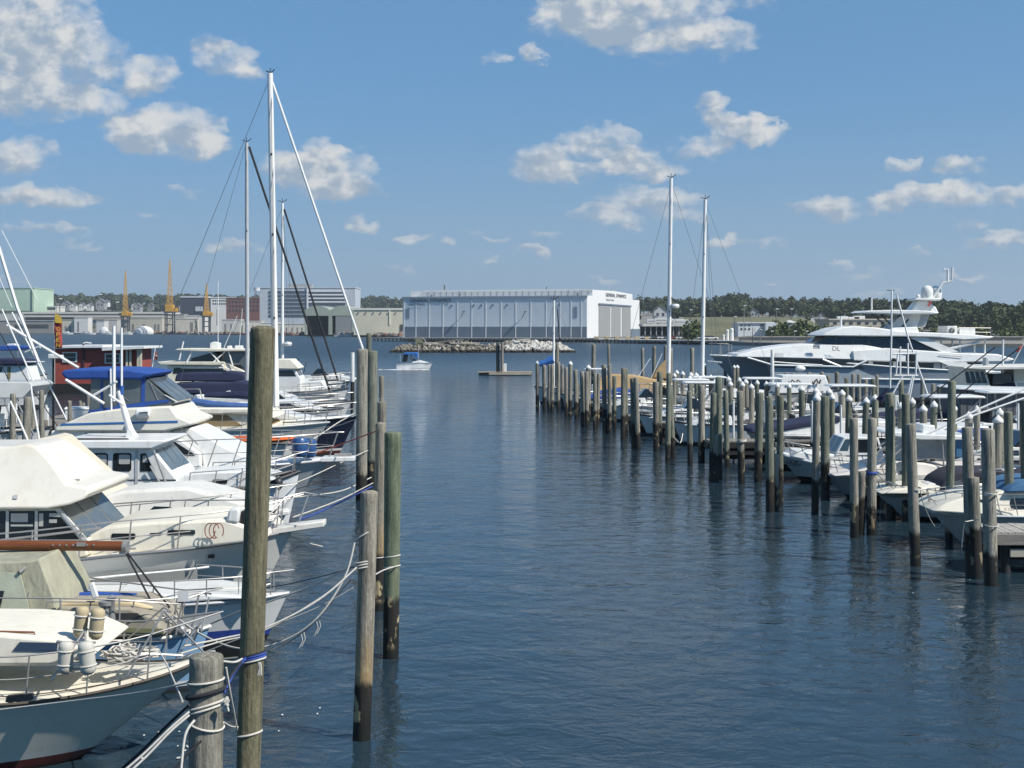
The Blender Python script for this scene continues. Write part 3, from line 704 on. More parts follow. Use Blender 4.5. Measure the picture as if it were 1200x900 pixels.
for args in [(774, 373, 900, 15, 'pale house on the slope above the white trailers', (.46, .46, .44)), (768, 377, 850, 6, 'small white house left of the pale house on the slope', (.6, .6, .58)), (806, 370, 950, 6, 'narrow white house right of the tall bare mast', (.62, .62, .6)), (848, 371, 1000, 6, 'small white house at the top of the grassy slope', (.6, .6, .58)),
             (884, 371, 1000, 9, 'grey house half hidden in trees above the white depot', (.3, .32, .33)), (933, 374, 900, 6, 'white house right of the pavilion', (.64, .64, .62)), (941, 375, 900, 5, 'low white house beside the white house near the pavilion', (.55, .55, .53)), (952, 373.5, 950, 5, 'white house above the cream square tank', (.58, .58, .55)),
             (963, 372, 1000, 5, 'little white house before the beige depot', (.5, .5, .48)), (829, 365, 1050, 4, 'white house end high on the wooded hill', (.6, .6, .58)), (1119, 378, 760, 12, 'grey roofed house behind the yacht stern deck', (.34, .33, .31)), (1107, 380, 740, 9, 'pale house left of the grey roofed house behind the yacht', (.5, .49, .46))]:
    house(*args)
# ---- right shore
T = Thing('open_canopy', 'long flat open canopy beside the white gable', 'canopy', (px_x(776, 520), 520, 1.4))
x0, x1, zt = px_x(753, 520), px_x(806, 520), z_of(381, 520)
T.add('roof', MB().box(((x0 + x1) / 2, 528, zt), (x1 - x0, 16, .9)), flatmat('pale fascia', (.56, .54, .50)))
for k in range(8): T.add('post', MB().box((x0 + (x1 - x0) * (k + .5) / 8, 521, (1.4 + zt) / 2), (.4, .4, zt - 1.4)), flatmat('pipe grey', (.3, .3, .3)))
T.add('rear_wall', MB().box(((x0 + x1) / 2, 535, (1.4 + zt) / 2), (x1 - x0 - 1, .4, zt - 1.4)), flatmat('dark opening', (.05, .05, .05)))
rnd = random.Random(5)
VEH = []
def parked(px, d, kind, label, z=1.42, col=(.6, .6, .58)):
    x = px_x(px, d); ln, ht = (5.2, 1.5) if kind == 'car' else (9.0, 3.2)
    T = Thing('parked_' + kind, label, kind, (x, d, z), None)
    body = mk('vehicle %.2f %.2f %.2f' % col, col, .3)
    if kind == 'car':
        T.add('body', MB().slab([(x - ln / 2, d - .9, z + .35), (x + ln / 2, d - .9, z + .35), (x + ln / 2, d - .9, z + .95), (x - ln / 2, d - .9, z + .95)], (0, 1.8, 0)), body, bevel=.15)
        T.add('cabin', MB().slab([(x - ln * .3, d - .8, z + .95), (x + ln * .28, d - .8, z + .95), (x + ln * .16, d - .8, z + ht), (x - ln * .2, d - .8, z + ht)], (0, 1.6, 0)), glass('building window', (.03, .04, .05), .1))
    else:
        T.add('body', MB().box((x, d, z + .9 + (ht - .9) / 2), (ln, 2.4, ht - .9)), body, bevel=.1)
        T.add('side_panel', MB().box((x, d - 1.21, z + 2), (ln * .8, .06, .5)), flatmat('pipe grey', (.3, .3, .3)))
    for sx in (-.3, .3): T.add('wheel', MB().cyl((x + sx * ln, d - 1, z + .35), (x + sx * ln, d + 1, z + .35), .36, .36, 10), BLACK())
VC = [(.6, .6, .58), (.25, .06, .05), (.12, .14, .18), (.5, .52, .55), (.05, .06, .07), (.16, .2, .3)]
CN = ['white', 'red', 'dark grey', 'silver', 'black', 'blue']
for i, px in enumerate([757, 764, 771, 778, 786, 794, 800, 808, 816, 825, 833, 878, 884]):
    c = [0, 3, 4, 0, 2, 1, 0, 4, 5, 3, 0, 0, 3][i]
    parked(px, 512 - (px - 757) * .36 + 9, 'car', '%s car, %s along the yard from the white gable' % (CN[c], ORD[i]), col=VC[c])
for i, (px, d, py) in enumerate([(768, 700, 381), (777, 690, 380), (791, 700, 381), (799, 690, 382)]):
    parked(px, d, 'trailer', 'white trailer on the bank, %s from the white gable' % ORD[i], z_of(py, d), (.66, .66, .64))
for i, (px, yt, w_) in enumerate([(852.5, 386, 3.4), (857.5, 384.5, 4.4), (848, 392, 2.4)]):
    d = 470; x = px_x(px, d); r = w_ * d / F / 2; zt = z_of(yt, d)
    T = Thing('white_silo', ['tall slim white silo, left of the pair by the far water', 'tallest fat white silo by the far water', 'short white tank at the foot of the silos'][i], 'silo', (x, d, 1.2))
    T.add('drum', MB().lathe((x, d, 0), [(0, 1.2), (r, 1.2), (r, zt - r * .5), (r * .7, zt - r * .15), (0, zt)], 16), flatmat('silo white', (.72, .72, .7)))
    T.add('band', MB().cyl((x, d, zt - r * 2), (x, d, zt - r * 1.8), r * 1.04, r * 1.04, 16), flatmat('pipe grey', (.3, .3, .3)))
T = block('white_depot', 'two storey white depot on the bank right of the silos', 865, 906, 377.5, 540, (.62, .64, .65), 14, 2.2, (.66, .67, .67), rooft=.4)
for r in range(2): windows(T, [fx(T, k) for k in ((.1, .2, .32, .68) if r == 0 else (.1, .2, .32, .66, .72))], z_of(386.3 - r * 4.4, T.d), z_of(384.5 - r * 4.4, T.d), .7)
T.add('wing', MB().box((fx(T, .9), T.d - 2, z_of(383.5, T.d)), (T.x1 * 0 + 4.6, 4, 3.6)), flatmat('wall 0.62 0.64 0.65', (.62, .64, .65)))
T = Thing('pavilion', 'small grey pavilion with a pale pyramid roof', 'pavilion', (px_x(925, 620), 620, 3))
x = px_x(925, 620)
T.add('roof', MB().cyl((x, 620, z_of(378, 620)), (x, 620, z_of(375, 620)), 3.4, .3, 4), flatmat('pale fascia', (.56, .54, .50)))
T.add('wall', MB().box((x, 620, (z_of(378, 620) + 2) / 2), (4.2, 4.2, z_of(378, 620) - 2)), flatmat('grey green wall', (.2, .23, .22)))
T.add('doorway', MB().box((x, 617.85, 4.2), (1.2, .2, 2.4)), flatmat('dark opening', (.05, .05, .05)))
T = block('square_tank', 'cream square tank on the bank left of the yacht bridge', 949.5, 959.5, 379.5, 600, (.58, .54, .36), 3.5, 3.2, (.6, .56, .4), 'tank', None, .1, .3)
T.add('ladder', MB().box((fx(T, .8), T.d - .1, 5), (.3, .2, 4)), flatmat('pipe grey', (.3, .3, .3)))
T = block('beige_depot', 'long beige depot behind the yacht bridge', 972, 1082, 373.5, 640, (.42, .38, .31), 30, 4.0, (.5, .46, .38), rooft=.6)
windows(T, [fx(T, .06 + .085 * k) for k in range(11)], z_of(380, T.d), z_of(377.5, T.d), 1.6)
for k, (q, h_) in enumerate(((.18, 1.2), (.3, .9), (.36, 1.4))): T.add('roof_unit', MB().box((fx(T, q), T.d + 8, T.zt + h_ / 2), (5, 3, h_)), flatmat('silo white', (.72, .72, .7)))
T = block('bank_wall', 'pale retaining wall along the far water behind the yacht bow', 868, 1200, 395, 455, (.27, .25, .21), 3, .2, (.36, .34, .3), 'wall', None, .1, .3)
T.add('coping', MB().box(((T.x0 + T.x1) / 2, T.d - .1, T.zt + .15), (T.x1 - T.x0, .8, .25)), CONC())
# lamp and flag masts of the far shore
MASTS = [(70, 350, 364, 1400), (117, 345, 366, 1500), (137, 354, 368, 1400), (254, 362, 380, 1150), (861, 371, 388, 520), (872, 358, 398, 470), (882, 384, 402, 440), (891, 386, 402, 440), (904, 388, 402, 440), (910, 362, 378, 700), (927, 362, 376, 700), (931, 388, 402, 440), (945, 388, 402, 440), (957, 388, 402, 440), (809, 363, 378, 700), (816, 375, 390, 520)]
T0 = None
for i, (px, y0, y1, d) in enumerate(MASTS):
    x = px_x(px, d); zb_, zt = z_of(y1, d), z_of(y0, d); r = .00028 * d
    T = Thing('lamp_mast', 'thin %s lamp mast on the far shore, %s counting from the green shed' % ('pale' if d > 1000 or i in (5, 4) else 'dark', ORD[i]), 'lamp mast', (x, d, zb_))
    m_ = flatmat('pole grey', (.24, .24, .23)) if i % 2 else flatmat('pole dark', (.09, .09, .09))
    T.add('pole', MB().cyl((x, d, zb_ - 1), (x, d, zt), r * 1.3, r * .8, 6), m_)
    T.add('lamp_head', MB().box((x + r * 2, d, zt), (r * 7, r * 4, r * 2.2)), flatmat('silo white', (.72, .72, .7)))
# little launches along the far left quay
def launch(px, py, d, ln, label, mat):
    x = px_x(px, d)
    T = Thing('motor_launch', label, 'boat', (x, d, 0))
    mb = MB(); rows = []
    for k in range(9):
        u_ = k / 8; b = 1.5 * (1 - max(0, (u_ - .5) / .5) ** 2) * (ln / 9); xx = x - ln / 2 + ln * u_
        rows.append([(xx, d - b, 1.1 + .5 * u_), (xx - .4 * u_, d - b * .8, .0), (xx - .8 * u_, d, -.3), (xx - .4 * u_, d + b * .8, .0), (xx, d + b, 1.1 + .5 * u_)])
    mb.grid(rows, True); mb.bm.faces.new([v for v in mb.bm.verts[0:5]]) if False else None
    T.add('hull', mb, mat)
    T.add('cabin', MB().slab([(x - ln * .2, d - 1, 1.2), (x + ln * .22, d - 1, 1.4), (x + ln * .1, d - 1, 2.7), (x - ln * .18, d - 1, 2.7)], (0, 2, 0)), WHITE(), bevel=.1)
    T.add('window', MB().slab([(x - ln * .14, d - 1.05, 1.9), (x + ln * .12, d - 1.05, 1.9), (x + ln * .08, d - 1.05, 2.4), (x - ln * .14, d - 1.05, 2.4)], (0, .08, 0)), DGLASS())
for i, (px, d, ln) in enumerate([(78, 1180, 12), (104, 1160, 13), (126, 1150, 12), (141, 1140, 10), (150, 1130, 8), (400, 880, 9), (408, 870, 6)]):
    launch(px, 0, d, ln, ['white launch at the foot of the cream storage shed', 'long white launch below the tank house', 'white launch below the small tent', 'white launch left of the domed tent', 'small launch under the first crane', 'small white launch moored before the arched dock hall', 'smallest launch before the arched dock hall, its right neighbour'][i], WHITE())
# reddish rubble bank on the left
rnd = random.Random(21); mb = MB()
for i in range(420):
    px = rnd.uniform(150, 470); d = lerp_tab(SHORE, px) - rnd.uniform(1, 9); r = rnd.uniform(.7, 1.7)
    m = Matrix.Translation((px_x(px, d), d, rnd.uniform(.2, 1.5))) @ Euler((rnd.random() * 3, rnd.random() * 3, 0)).to_matrix().to_4x4() @ Matrix.Diagonal((r * 1.5, r, r * .8, 1))
    bmesh.ops.create_icosphere(mb.bm, subdivisions=1, radius=1, matrix=m)
m, t, b = new_mat('reddish rubble'); g = t.node('ShaderNodeNewGeometry')
t.put(b.inputs['Base Color'], t.ramp(g.outputs['Random Per Island'], [(.0, (.16, .07, .055)), (.4, (.20, .13, .10)), (.7, (.12, .11, .10)), (1, (.34, .30, .26))])); b.inputs['Roughness'].default_value = .9
tag(mb.finish('rubble_bank', m, smooth=0), 'reddish rubble bank along the far left waterline', 'rubble', None, 'stuff')

# ---------------------------------------------------------------- rock breakwater in mid river
D = 322.0
mb = MB(); PROF = [(456, 411), (470, 404), (490, 401), (505, 401), (530, 399.5), (545, 400), (566, 404), (590, 400.5), (610, 398), (640, 400), (655, 402), (668, 409), (676, 412.5)]
rows = []
for i in range(45):
    px = 456 + 220 * i / 44; zt = z_of(lerp_tab(PROF, px), D) * .8 - .3
    rows.append([(px_x(px, D), D - 4.5, -.5), (px_x(px, D), D - 2, zt * .5), (px_x(px, D), D, zt), (px_x(px, D), D + 3, zt * .6), (px_x(px, D), D + 5, -.5)])
mb.grid(rows)
def rockmat(name, ramp):
    m, t, b = new_mat(name); g = t.node('ShaderNodeNewGeometry'); z = t.sep(g.outputs['Position'])[2]
    n = t.noise(g.outputs['Position'], .8, 5, .6)
    c = t.ramp(g.outputs['Random Per Island'], ramp)
    c = t.mix(1.0, c, t.ramp(n, [(.3, .75), (.7, 1.15)]), 'MULTIPLY')
    c = t.mix(t.smooth(t.math('ADD', z, t.math('MULTIPLY', n, .3)), 1.0, .55), c, (.014, .013, .011))
    t.put(b.inputs['Base Color'], c); b.inputs['Roughness'].default_value = .85; return m
tag(mb.finish('breakwater_core', rockmat('rubble core', [(0, (.13, .11, .085)), (1, (.13, .11, .085))]), smooth=60), None, None, None, 'structure')
rnd = random.Random(8)
def rocks(name, label, p0, p1, n, rmin, rmax, mat):
    mb = MB()
    for i in range(n):
        px = rnd.uniform(p0, p1); k = rnd.random()
        zt = max(.2, z_of(lerp_tab(PROF, px), D)) ; yy = D - 4.6 * (1 - k); z = zt * k ** .8 - .25 + rnd.uniform(-.1, .1)
        r = rnd.uniform(rmin, rmax)
        m = Matrix.Translation((px_x(px, D), yy, z)) @ Euler((rnd.random() * 6, rnd.random() * 6, rnd.random() * 6)).to_matrix().to_4x4() @ Matrix.Diagonal((r * rnd.uniform(1, 1.5), r * rnd.uniform(.8, 1.1), r * rnd.uniform(.6, .9), 1))
        vs = bmesh.ops.create_icosphere(mb.bm, subdivisions=1, radius=1, matrix=m)['verts']
        for v in vs: v.co += Vector((rnd.uniform(-1, 1), rnd.uniform(-1, 1), rnd.uniform(-1, 1))) * r * .18
    tag(mb.finish(name, mat, smooth=0), label, 'rocks', None, 'stuff')
PALE = rockmat('pale riprap', [(0, (.34, .32, .28)), (.3, (.52, .50, .45)), (.8, (.62, .60, .55)), (1, (.26, .24, .21))])
BRN = rockmat('brown riprap', [(0, (.12, .105, .08)), (.4, (.26, .23, .18)), (.7, (.17, .16, .12)), (1, (.42, .39, .33))])
rocks('pale_boulders', 'heap of pale boulders at the right end of the breakwater', 592, 672, 420, .3, .62, PALE)
rocks('brown_rubble', 'brown stone rubble on the left half of the breakwater', 460, 600, 520, .25, .6, BRN)
for i, (px, py, ln, rz, ry, lb) in enumerate([(512, 403.0, 5.5, .2, .06, 'long grey plank lying left on the breakwater'), (528, 399.6, 6.0, -.1, -.1, 'pale plank tilted on the breakwater crest'), (545, 402.5, 7.0, .05, .02, 'brown beam along the middle of the breakwater'), (521, 404.5, 6.0, .15, .05, 'low dark beam under the planks of the breakwater'), (614, 398.2, 3.2, .1, 0, 'flat pale slab on top of the pale boulders'), (560, 405.5, 4.5, -.1, -.04, 'short beam near the dip of the breakwater')]):
    p = at(px, py, D - 2)
    mb = MB().box(p, (ln, .5, .32), 0, Euler((.1, ry, rz)))
    mb.box(p + Vector((ln * .1, .4, .15)), (ln * .6, .3, .2), 0, Euler((0, ry, rz + .1)))
    solo('timber_beam', mb, WOODG() if i % 2 else mk('pale driftwood', (.42, .38, .31), .9, 0, .2, 1), lb, 'beam', p, 'timbers on the breakwater')
p = at(492, 403, D - 1.5)
T = Thing('stranded_hatch', 'dark square hatch frame stranded at the left of the breakwater', 'hatch', p)
T.add('panel', MB().slab([at(487, 404.5, D - 2), at(497.5, 404, D - 2.2), at(494, 396, D - .6), at(486.5, 397, D - .6)], (0, .15, 0)), mk('mossy board', (.10, .10, .06), .9), smooth=0)
mb = MB().tube([at(495, 395.5, D - 2.3), at(499, 400, D - 2.3), at(496, 404.4, D - 2.4)], .12, 6); T.add('frame', mb, mk('pale driftwood', (.42, .38, .31), .9, 0, .2, 1))

# ---------------------------------------------------------------- work raft with two piles
D = 166.0
T = Thing('work_raft', 'low timber raft floating beyond the end of the right hand piles', 'raft', (px_x(592, D), D, 0))
x0, x1 = px_x(560, D), px_x(624, D)
T.add('float', MB().box(((x0 + x1) / 2, D + 1.2, .06), (x1 - x0 - .2, 2.3, .5)), mk('raft side', (.09, .08, .065), .8, 0, .3, 3))
mb = MB()
for k in range(14): mb.box((x0 + (x1 - x0) * (k + .5) / 14, D + 1.2, .36 + .01 * (k % 3)), ((x1 - x0) / 14 * .93, 2.6, .07))
T.add('decking', mb, mk('sun bleached decking', (.36, .29, .2), .85, 0, .3, 2))
T.add('waler', MB().box(((x0 + x1) / 2 + .6, D - .12, .2), (x1 - x0 - 1.5, .12, .22)), mk('pale driftwood', (.42, .38, .31), .9, 0, .2, 1))
T.add('locker', MB().box((px_x(591.5, D), D + .9, .9), (.42, .4, 1.0)), WHITE(), bevel=.04)
for i, (px, yt) in enumerate(((583.5, 402), (588.5, 401))):
    x = px_x(px, D + 1)
    T.add('mooring_pile', MB().cyl((x, D + 1.0 - i * .4, -2), (x, D + 1.0 - i * .4, z_of(yt, D)), .24 - .05 * i, .22 - .05 * i, 12), WOODG() if i else mk('dark grey timber', (.09, .085, .075), .85, 0, .3, 3))

# ---------------------------------------------------------------- summer haze over the river
mb = MB(); mb.box((0, 4000, 149), (9000, 8400, 302))
hz = bpy.data.materials.new('haze'); hz.use_nodes = True; hn = NT(hz.node_tree); hn.n.clear()
pv = hn.node('ShaderNodeVolumePrincipled'); pv.inputs['Color'].default_value = (.80, .88, .95, 1); pv.inputs['Density'].default_value = HAZE; pv.inputs['Anisotropy'].default_value = .2
ho_ = hn.node('ShaderNodeOutputMaterial'); hn.l.new(pv.outputs[0], ho_.inputs['Volume'])
if HAZE: tag(mb.finish('haze', hz, smooth=0), 'thin summer haze over the river', 'haze', None, 'stuff')
# ================================================================== mooring piles
def pilemat(name, tone_a, tone_b, tide=1.0, patch=.55, ochre=0.0):
    """weathered wood above a dark tidal band, with rubbed pale patches"""
    m, t, b = new_mat(name)
    g = t.node('ShaderNodeNewGeometry').outputs['Position']
    rndm = t.node('ShaderNodeObjectInfo').outputs['Random']
    oc = t.node('ShaderNodeTexCoord').outputs['Object']
    off = t.xyz(t.math('MULTIPLY', rndm, 37.0), t.math('MULTIPLY', rndm, 11.0), t.math('MULTIPLY', rndm, 23.0))
    p = t.vec('ADD', g, off)
    z = t.sep(g)[2]
    grain = t.noise(t.vec('MULTIPLY', p, (22, 22, 1.3)), 1.0, 6, .65)
    blot = t.noise(t.vec('MULTIPLY', p, (3, 3, 1.2)), 1.0, 6, .65)
    fine = t.noise(t.vec('MULTIPLY', p, (30, 30, 14)), 1.0, 4, .7)
    f = t.math('ADD', t.math('MULTIPLY', t.smooth(blot, .3, .7), .55), t.math('MULTIPLY', rndm, .45))
    c = t.mix(f, tone_a, tone_b)
    c = t.mix(1.0, c, t.ramp(grain, [(.25, .25), (.45, .85), (.8, 1.5)]), 'MULTIPLY')
    crk = t.noise(t.vec('MULTIPLY', p, (34, 34, .7)), 1.0, 3, .6)
    c = t.mix(t.math('MULTIPLY', t.smooth(crk, .40, .33), .75), c, (.035, .03, .022))
    c = t.mix(1.0, c, t.ramp(fine, [(.2, .55), (.8, 1.3)]), 'MULTIPLY')
    zz = t.math('ADD', z, t.math('ADD', t.math('MULTIPLY', t.math('SUBTRACT', blot, .5), .7), t.math('MULTIPLY', t.math('SUBTRACT', rndm, .5), .6)))
    if ochre:
        c = t.mix(t.math('MULTIPLY', t.math('MULTIPLY', t.smooth(zz, tide + .95, tide + .1), t.smooth(grain, .3, .6)), ochre), c, (.33, .21, .075))
    c = t.mix(t.smooth(zz, tide + .10, tide - .06), c, (.014, .012, .009))
    rub = t.noise(t.vec('MULTIPLY', p, (4, 4, 2.6)), 1.0, 4, .55)
    msk = t.math('MULTIPLY', t.smooth(rub, .57, .62), t.math('MULTIPLY', t.smooth(z, .12, .3), t.smooth(z, tide + .25, tide - .15)))
    c = t.mix(t.math('MULTIPLY', msk, patch), c, (.42, .34, .19))
    wet = t.smooth(z, .3, .05)
    c = t.mix(t.math('MULTIPLY', wet, .8), c, (.01, .011, .007))
    t.put(b.inputs['Base Color'], c)
    t.put(b.inputs['Roughness'], t.math('SUBTRACT', .9, t.math('MULTIPLY', t.smooth(z, tide, .2), .4)))
    bn = t.node('ShaderNodeBump'); bn.inputs['Strength'].default_value = 1; bn.inputs['Distance'].default_value = .02
    t.put(bn.inputs['Height'], t.math('ADD', grain, t.math('MULTIPLY', fine, .5))); t.l.new(bn.outputs[0], b.inputs['Normal'])
    return m
PM_GREY = pilemat('weathered grey pile wood', (.17, .16, .125), (.36, .335, .275))
PM_GREEN = pilemat('green treated pile wood', (.12, .13, .095), (.235, .245, .185))
PM_BIG = pilemat('old olive pile wood', (.125, .115, .065), (.20, .18, .11))
PM_OCHRE = pilemat('ochre stained pile wood', (.22, .20, .155), (.32, .29, .23), ochre=.85, patch=.9)
PM_PATCH = pilemat('mossy green pile wood', (.095, .115, .07), (.205, .235, .15), patch=.95, tide=1.1)
CAPM = lambda: mk('white pile cap', (.68, .68, .64), .5, 0, .08, 4, stain=(.38, .36, .30), stain_amt=.4)
def pile_mesh(seed, top, r, n=18, rings=26, taper=.92, lean=(0, 0), bottom=-2.5, knot=.02):
    """x/y profile of a rough round pile standing at the origin"""
    rnd = random.Random(seed); mb = MB(); rows = []
    for k in range(rings + 1):
        q = k / rings; z = bottom + (top - bottom) * q
        rr = r * (1 + (taper - 1) * q)
        row = []
        for j in range(n):
            a = 2 * math.pi * j / n
            v = mnoise.noise(Vector((math.cos(a) * 1.2 + seed * 7.1, math.sin(a) * 1.2, z * .7)))
            v2 = mnoise.noise(Vector((math.cos(a) * 3 + seed, math.sin(a) * 3, z * 2.2)))
            R_ = rr * (1 + knot * 2 * v + knot * v2)
            row.append((R_ * math.cos(a) + lean[0] * (z / top), R_ * math.sin(a) + lean[1] * (z / top), z))
        rows.append(row)
    last = rows[-1]
    rows.append([(lean[0] + (x - lean[0]) * .93, lean[1] + (y - lean[1]) * .93, top + .018) for x, y, z in last])
    rows.append([(lean[0] + (x - lean[0]) * .45, lean[1] + (y - lean[1]) * .45, top + .03 + .012 * rnd.random()) for x, y, z in last])
    mb.grid(rows, True)
    mb.bm.faces.new([mb.bm.verts[i] for i in range(-n, 0)]) if False else None
    mb.bm.verts.ensure_lookup_table()
    mb.bm.faces.new([mb.bm.verts[len(mb.bm.verts) - n + j] for j in range(n)])
    return mb
def cap_mesh(top, r):
    return MB().lathe((0, 0, top - .10), [(r * 1.03, .02), (r * 1.12, .04), (r * 1.10, .11), (r * .98, .135), (r * .12, .27), (0, .275)], 16)
# prototypes: grey and green piles, with and without a white cone cap
PROTO = {}
for col, m in (('grey', PM_GREY), ('green', PM_GREEN)):
    for v in range(3):
        for cap in (0, 1):
            root = bpy.data.objects.new('mooring_pile', None); COL.objects.link(root)
            o = pile_mesh(10 * v + (col == 'green') * 5 + 1, 3.55, .14, 16, 22, lean=((v - 1) * .05, .03 * (v - 1))).finish('shaft', m, (0, 0, 0), root, smooth=60)
            if cap: cap_mesh(3.55, .132).finish('cap', CAPM(), (0, 0, 0), root, smooth=35)
            ch = [c for c in root.children if c.name.startswith('cap')]
            for c in ch: c.location = ((v - 1) * .05, .03 * (v - 1), 0)
            PROTO[col, v, cap] = [root, False]
prnd = random.Random(77)
def pile(px, ytop, d, cap, label, group, col=None, wpx=None, dz=0):
    col = col or ('green' if prnd.random() < .45 else 'grey')
    ent = PROTO[col, prnd.randrange(3), 1 if cap else 0]
    o = ent[0] if not ent[1] else copy_tree(ent[0]); ent[1] = True
    top = z_of(ytop, d) - (.17 if cap else 0)
    o.location = (px_x(px, d), d, 0)
    s = (wpx * d / F / .27) if wpx else prnd.uniform(.84, 1.14)
    k = max(.5, top / 3.55)
    o.scale = (s, s, k); o.rotation_euler = (prnd.uniform(-.016, .016), prnd.uniform(-.024, .024), prnd.uniform(-3, 3))
    for c in o.children:                     # keep caps their own height
        if c.name.startswith('cap'): c.scale = (1, 1, 1 / k); c.location.z = 3.55 - 3.55 / k
    tag(o, label, 'pile', group)
    return o
FRONT = [(629.7,422.5,480,1),(638,428,481,0),(643.6,427.5,482.5,0),(647,427.5,483,0),(654,425,482,0),(663.5,431,488,0),(668,423,488.5,1),(675.5,433.7,491,0),(683,436,500,0),(687.7,436,500.5,0),(697,438,504,0),(709,428,507.5,0),(714.3,427.5,507.7,0),(730,431.7,516,0),(743,444,526,0),(748,443,526.5,0),(769,448,529,0),(782.5,438,541,0),(788.8,452.5,537,0),(808.7,459,545,0),(834,461,565,0),(842.8,443,562,0),(869,459,567,0),(902.5,466,600,0),(913.5,464,594,0),(955,476,602,1),(1001.2,491,630,0),(1021,491,627,0),(1073,498,663,0),(1138,502,677,0),(1161.5,504,686,0)]
GRN = {17, 18, 19, 20, 21, 23, 24}
for i, (px, yt, yw, cap) in enumerate(FRONT):
    d = dwl(yw)
    if i == 25: yt = 460
    pile(px, yt, d, cap, 'pile on the channel edge of the right hand row, %s from its far end' % ORD[i], 'piles along the right hand channel edge', 'green' if i in GRN else 'grey')
# rub of barnacles and rope pads: second stub piles standing against a few
for j, (px, yt, yw) in enumerate([(1007.5, 560, 628), (1144, 560, 680), (838, 540, 566), (908, 552, 600)]):
    pile(px, yt, dwl(yw) + .25, 0, ['short dark stub pile tied to the pile by the T-top boat', 'short dark stub pile under the nearest dock corner', 'short dark stub under the dark dock end', 'short dark stub pile beside the decal boat'][j], 'stub piles', 'grey')
def dtop(y, zt=3.62): return (H - zt) * F / (y - YH)
BACK = [(920,437),(929,437.5),(948,436.5),(964.5,436),(969.8,441),(981,436),(993,443),(999,438),(1007,439),(1014,445),(1022,444),(1027.5,439.5),(1057,445),(1080,443),(1092,450),(1102,453)]
for i, (px, y) in enumerate(BACK):
    pile(px, y, dtop(y, 2.75), 0, 'bare grey pile standing before the yacht\'s dark hull, %s from the bow end' % ORD[i], 'bare piles before the yacht')
CAPS = [(790,437),(793.5,433.5),(800,435),(808,440),(811,436),(816.5,436.5),(819,440.5),(825.5,438),(827,426),(833.5,439),(836.7,444),(843.5,440),(854,441),(857.5,446.5),(860,427.5),(864.3,427.5),(865,442),(870,447),(876,444),(881,449.5),(886,445),(898.5,446.5),(911.5,448),(925,449),(940,452),(956,454),(958.5,457),(972.5,455),(975,461),(988.5,456.5),(993.5,463),(1012.5,465),(1025,462),(1056,471),(1069,466),(1082,474),(1092.5,469.5),(1118.5,473),(1137.5,482),(1145,475),(1166,486),(1173.5,478),(1198.5,478)]
for i, (px, y) in enumerate(CAPS):
    pile(px, y, dtop(y, 3.0), 1, 'white capped pile in the crowd below the yacht, %s counting from the channel' % ORD[i], 'white capped piles between the right hand slips')
INNER = [(733,432,66,0),(772,436,60,0),(822,452,50,0),(852,458,46,0),(888,461,44,0),(967,465,43,0),(1044,462,41.5,0),(1062,463,41,0),(1112,448,36,0),(1184,484,34,0),(1203,470,36,0),(689.5,427.5,80,1),(659,428,90,0),(700,438,78,0),(720,441,72,0),(677,447,80,0)]
FD = sorted((f[0], dwl(f[2])) for f in FRONT)
for i, (px, y, d, cap) in enumerate(INNER):
    fd = lerp_tab(FD, px); d = max(d, fd + 5)
    pile(px, y, d, cap, 'inner slip pile among the right hand boats, %s counting from the far end' % ORD[i], 'inner slip piles on the right', 'green' if 3 < i < 10 else None)
for i, (px, y0, yw) in enumerate([(695, 404, 452), (714, 404, 450), (753.5, 408, 455), (766, 406, 452), (786, 408, 470), (779.5, 405, 450), (652, 402.5, 470), (811, 408, 455), (850, 428, 470), (861, 422, 470)]):
    d = dwl(yw); pile(px, y0, d, 0, 'tall dark pile far out beyond the right hand slips, %s from the raft' % ORD[i], 'tall outer piles', 'grey', wpx=(5, 3.4, 4, 4.6, 5, 4, 4.5, 5, 4, 4)[i])

# ---------------------------------------------------------------- the left hand piles, modelled one by one
def big_pile(px_top, ytop, px_bot, ybot, d, wtop, wbot, mat, label, seed, n=28, rings=60):
    pt, pb = at(px_top, ytop, d), at(px_bot, ybot, d)
    sl = (pt.x - pb.x) / (pt.z - pb.z); x0 = pt.x - sl * pt.z
    T = Thing('mooring_pile', label, 'pile', (x0, d, 0), 'piles along the left hand channel edge')
    r0 = wbot * d / F / 2; r1 = wtop * d / F / 2
    mb = pile_mesh(seed, pt.z, r0, n, rings, r1 / r0, (sl * pt.z, 0), -2.0, .022)
    for v in mb.bm.verts: v.co += T.loc
    T.add('shaft', mb, mat, smooth=70)
    return T
BIGP = big_pile(308, 386, 291.5, 880, 14.0, 29, 27, PM_BIG, 'tallest olive brown pile, close to the camera on the left', 3)
SHORTP = big_pile(241.5, 770, 241, 890, 13.2, 39, 40, PM_GREY, 'short thick grey pile beside the tallest pile, ropes round it', 4)
PA = big_pile(433, 578, 424.5, 850, 19.25, 20.5, 21.5, PM_OCHRE, 'grey pile with an ochre stain, wrapped in white ropes', 5)
PB = big_pile(446.5, 497, 443, 700, 28.0, 12.6, 12.6, PM_PATCH if False else PM_OCHRE, 'thin pile half hidden between the ochre and the green pile', 6, 20, 40)
PC = big_pile(460.5, 508, 458, 760, 24.0, 20, 17.5, PM_PATCH, 'mossy green pile at the channel edge on the left', 7)
PD = big_pile(424.5, 410, 423.5, 580, 46, 13, 13.5, PM_GREY, 'tall grey pile behind the ochre pile, ropes tied round it', 8, 18, 30)
PE = big_pile(436, 412, 436, 570, 50, 12.5, 12.5, PM_GREEN, 'tall greenish pile just right of the grey rope pile', 9, 18, 30)
PF = big_pile(432.3, 391, 432, 500, 80, 6, 6.3, PM_GREEN, 'tallest thin far pile of the left hand row', 10, 14, 24)
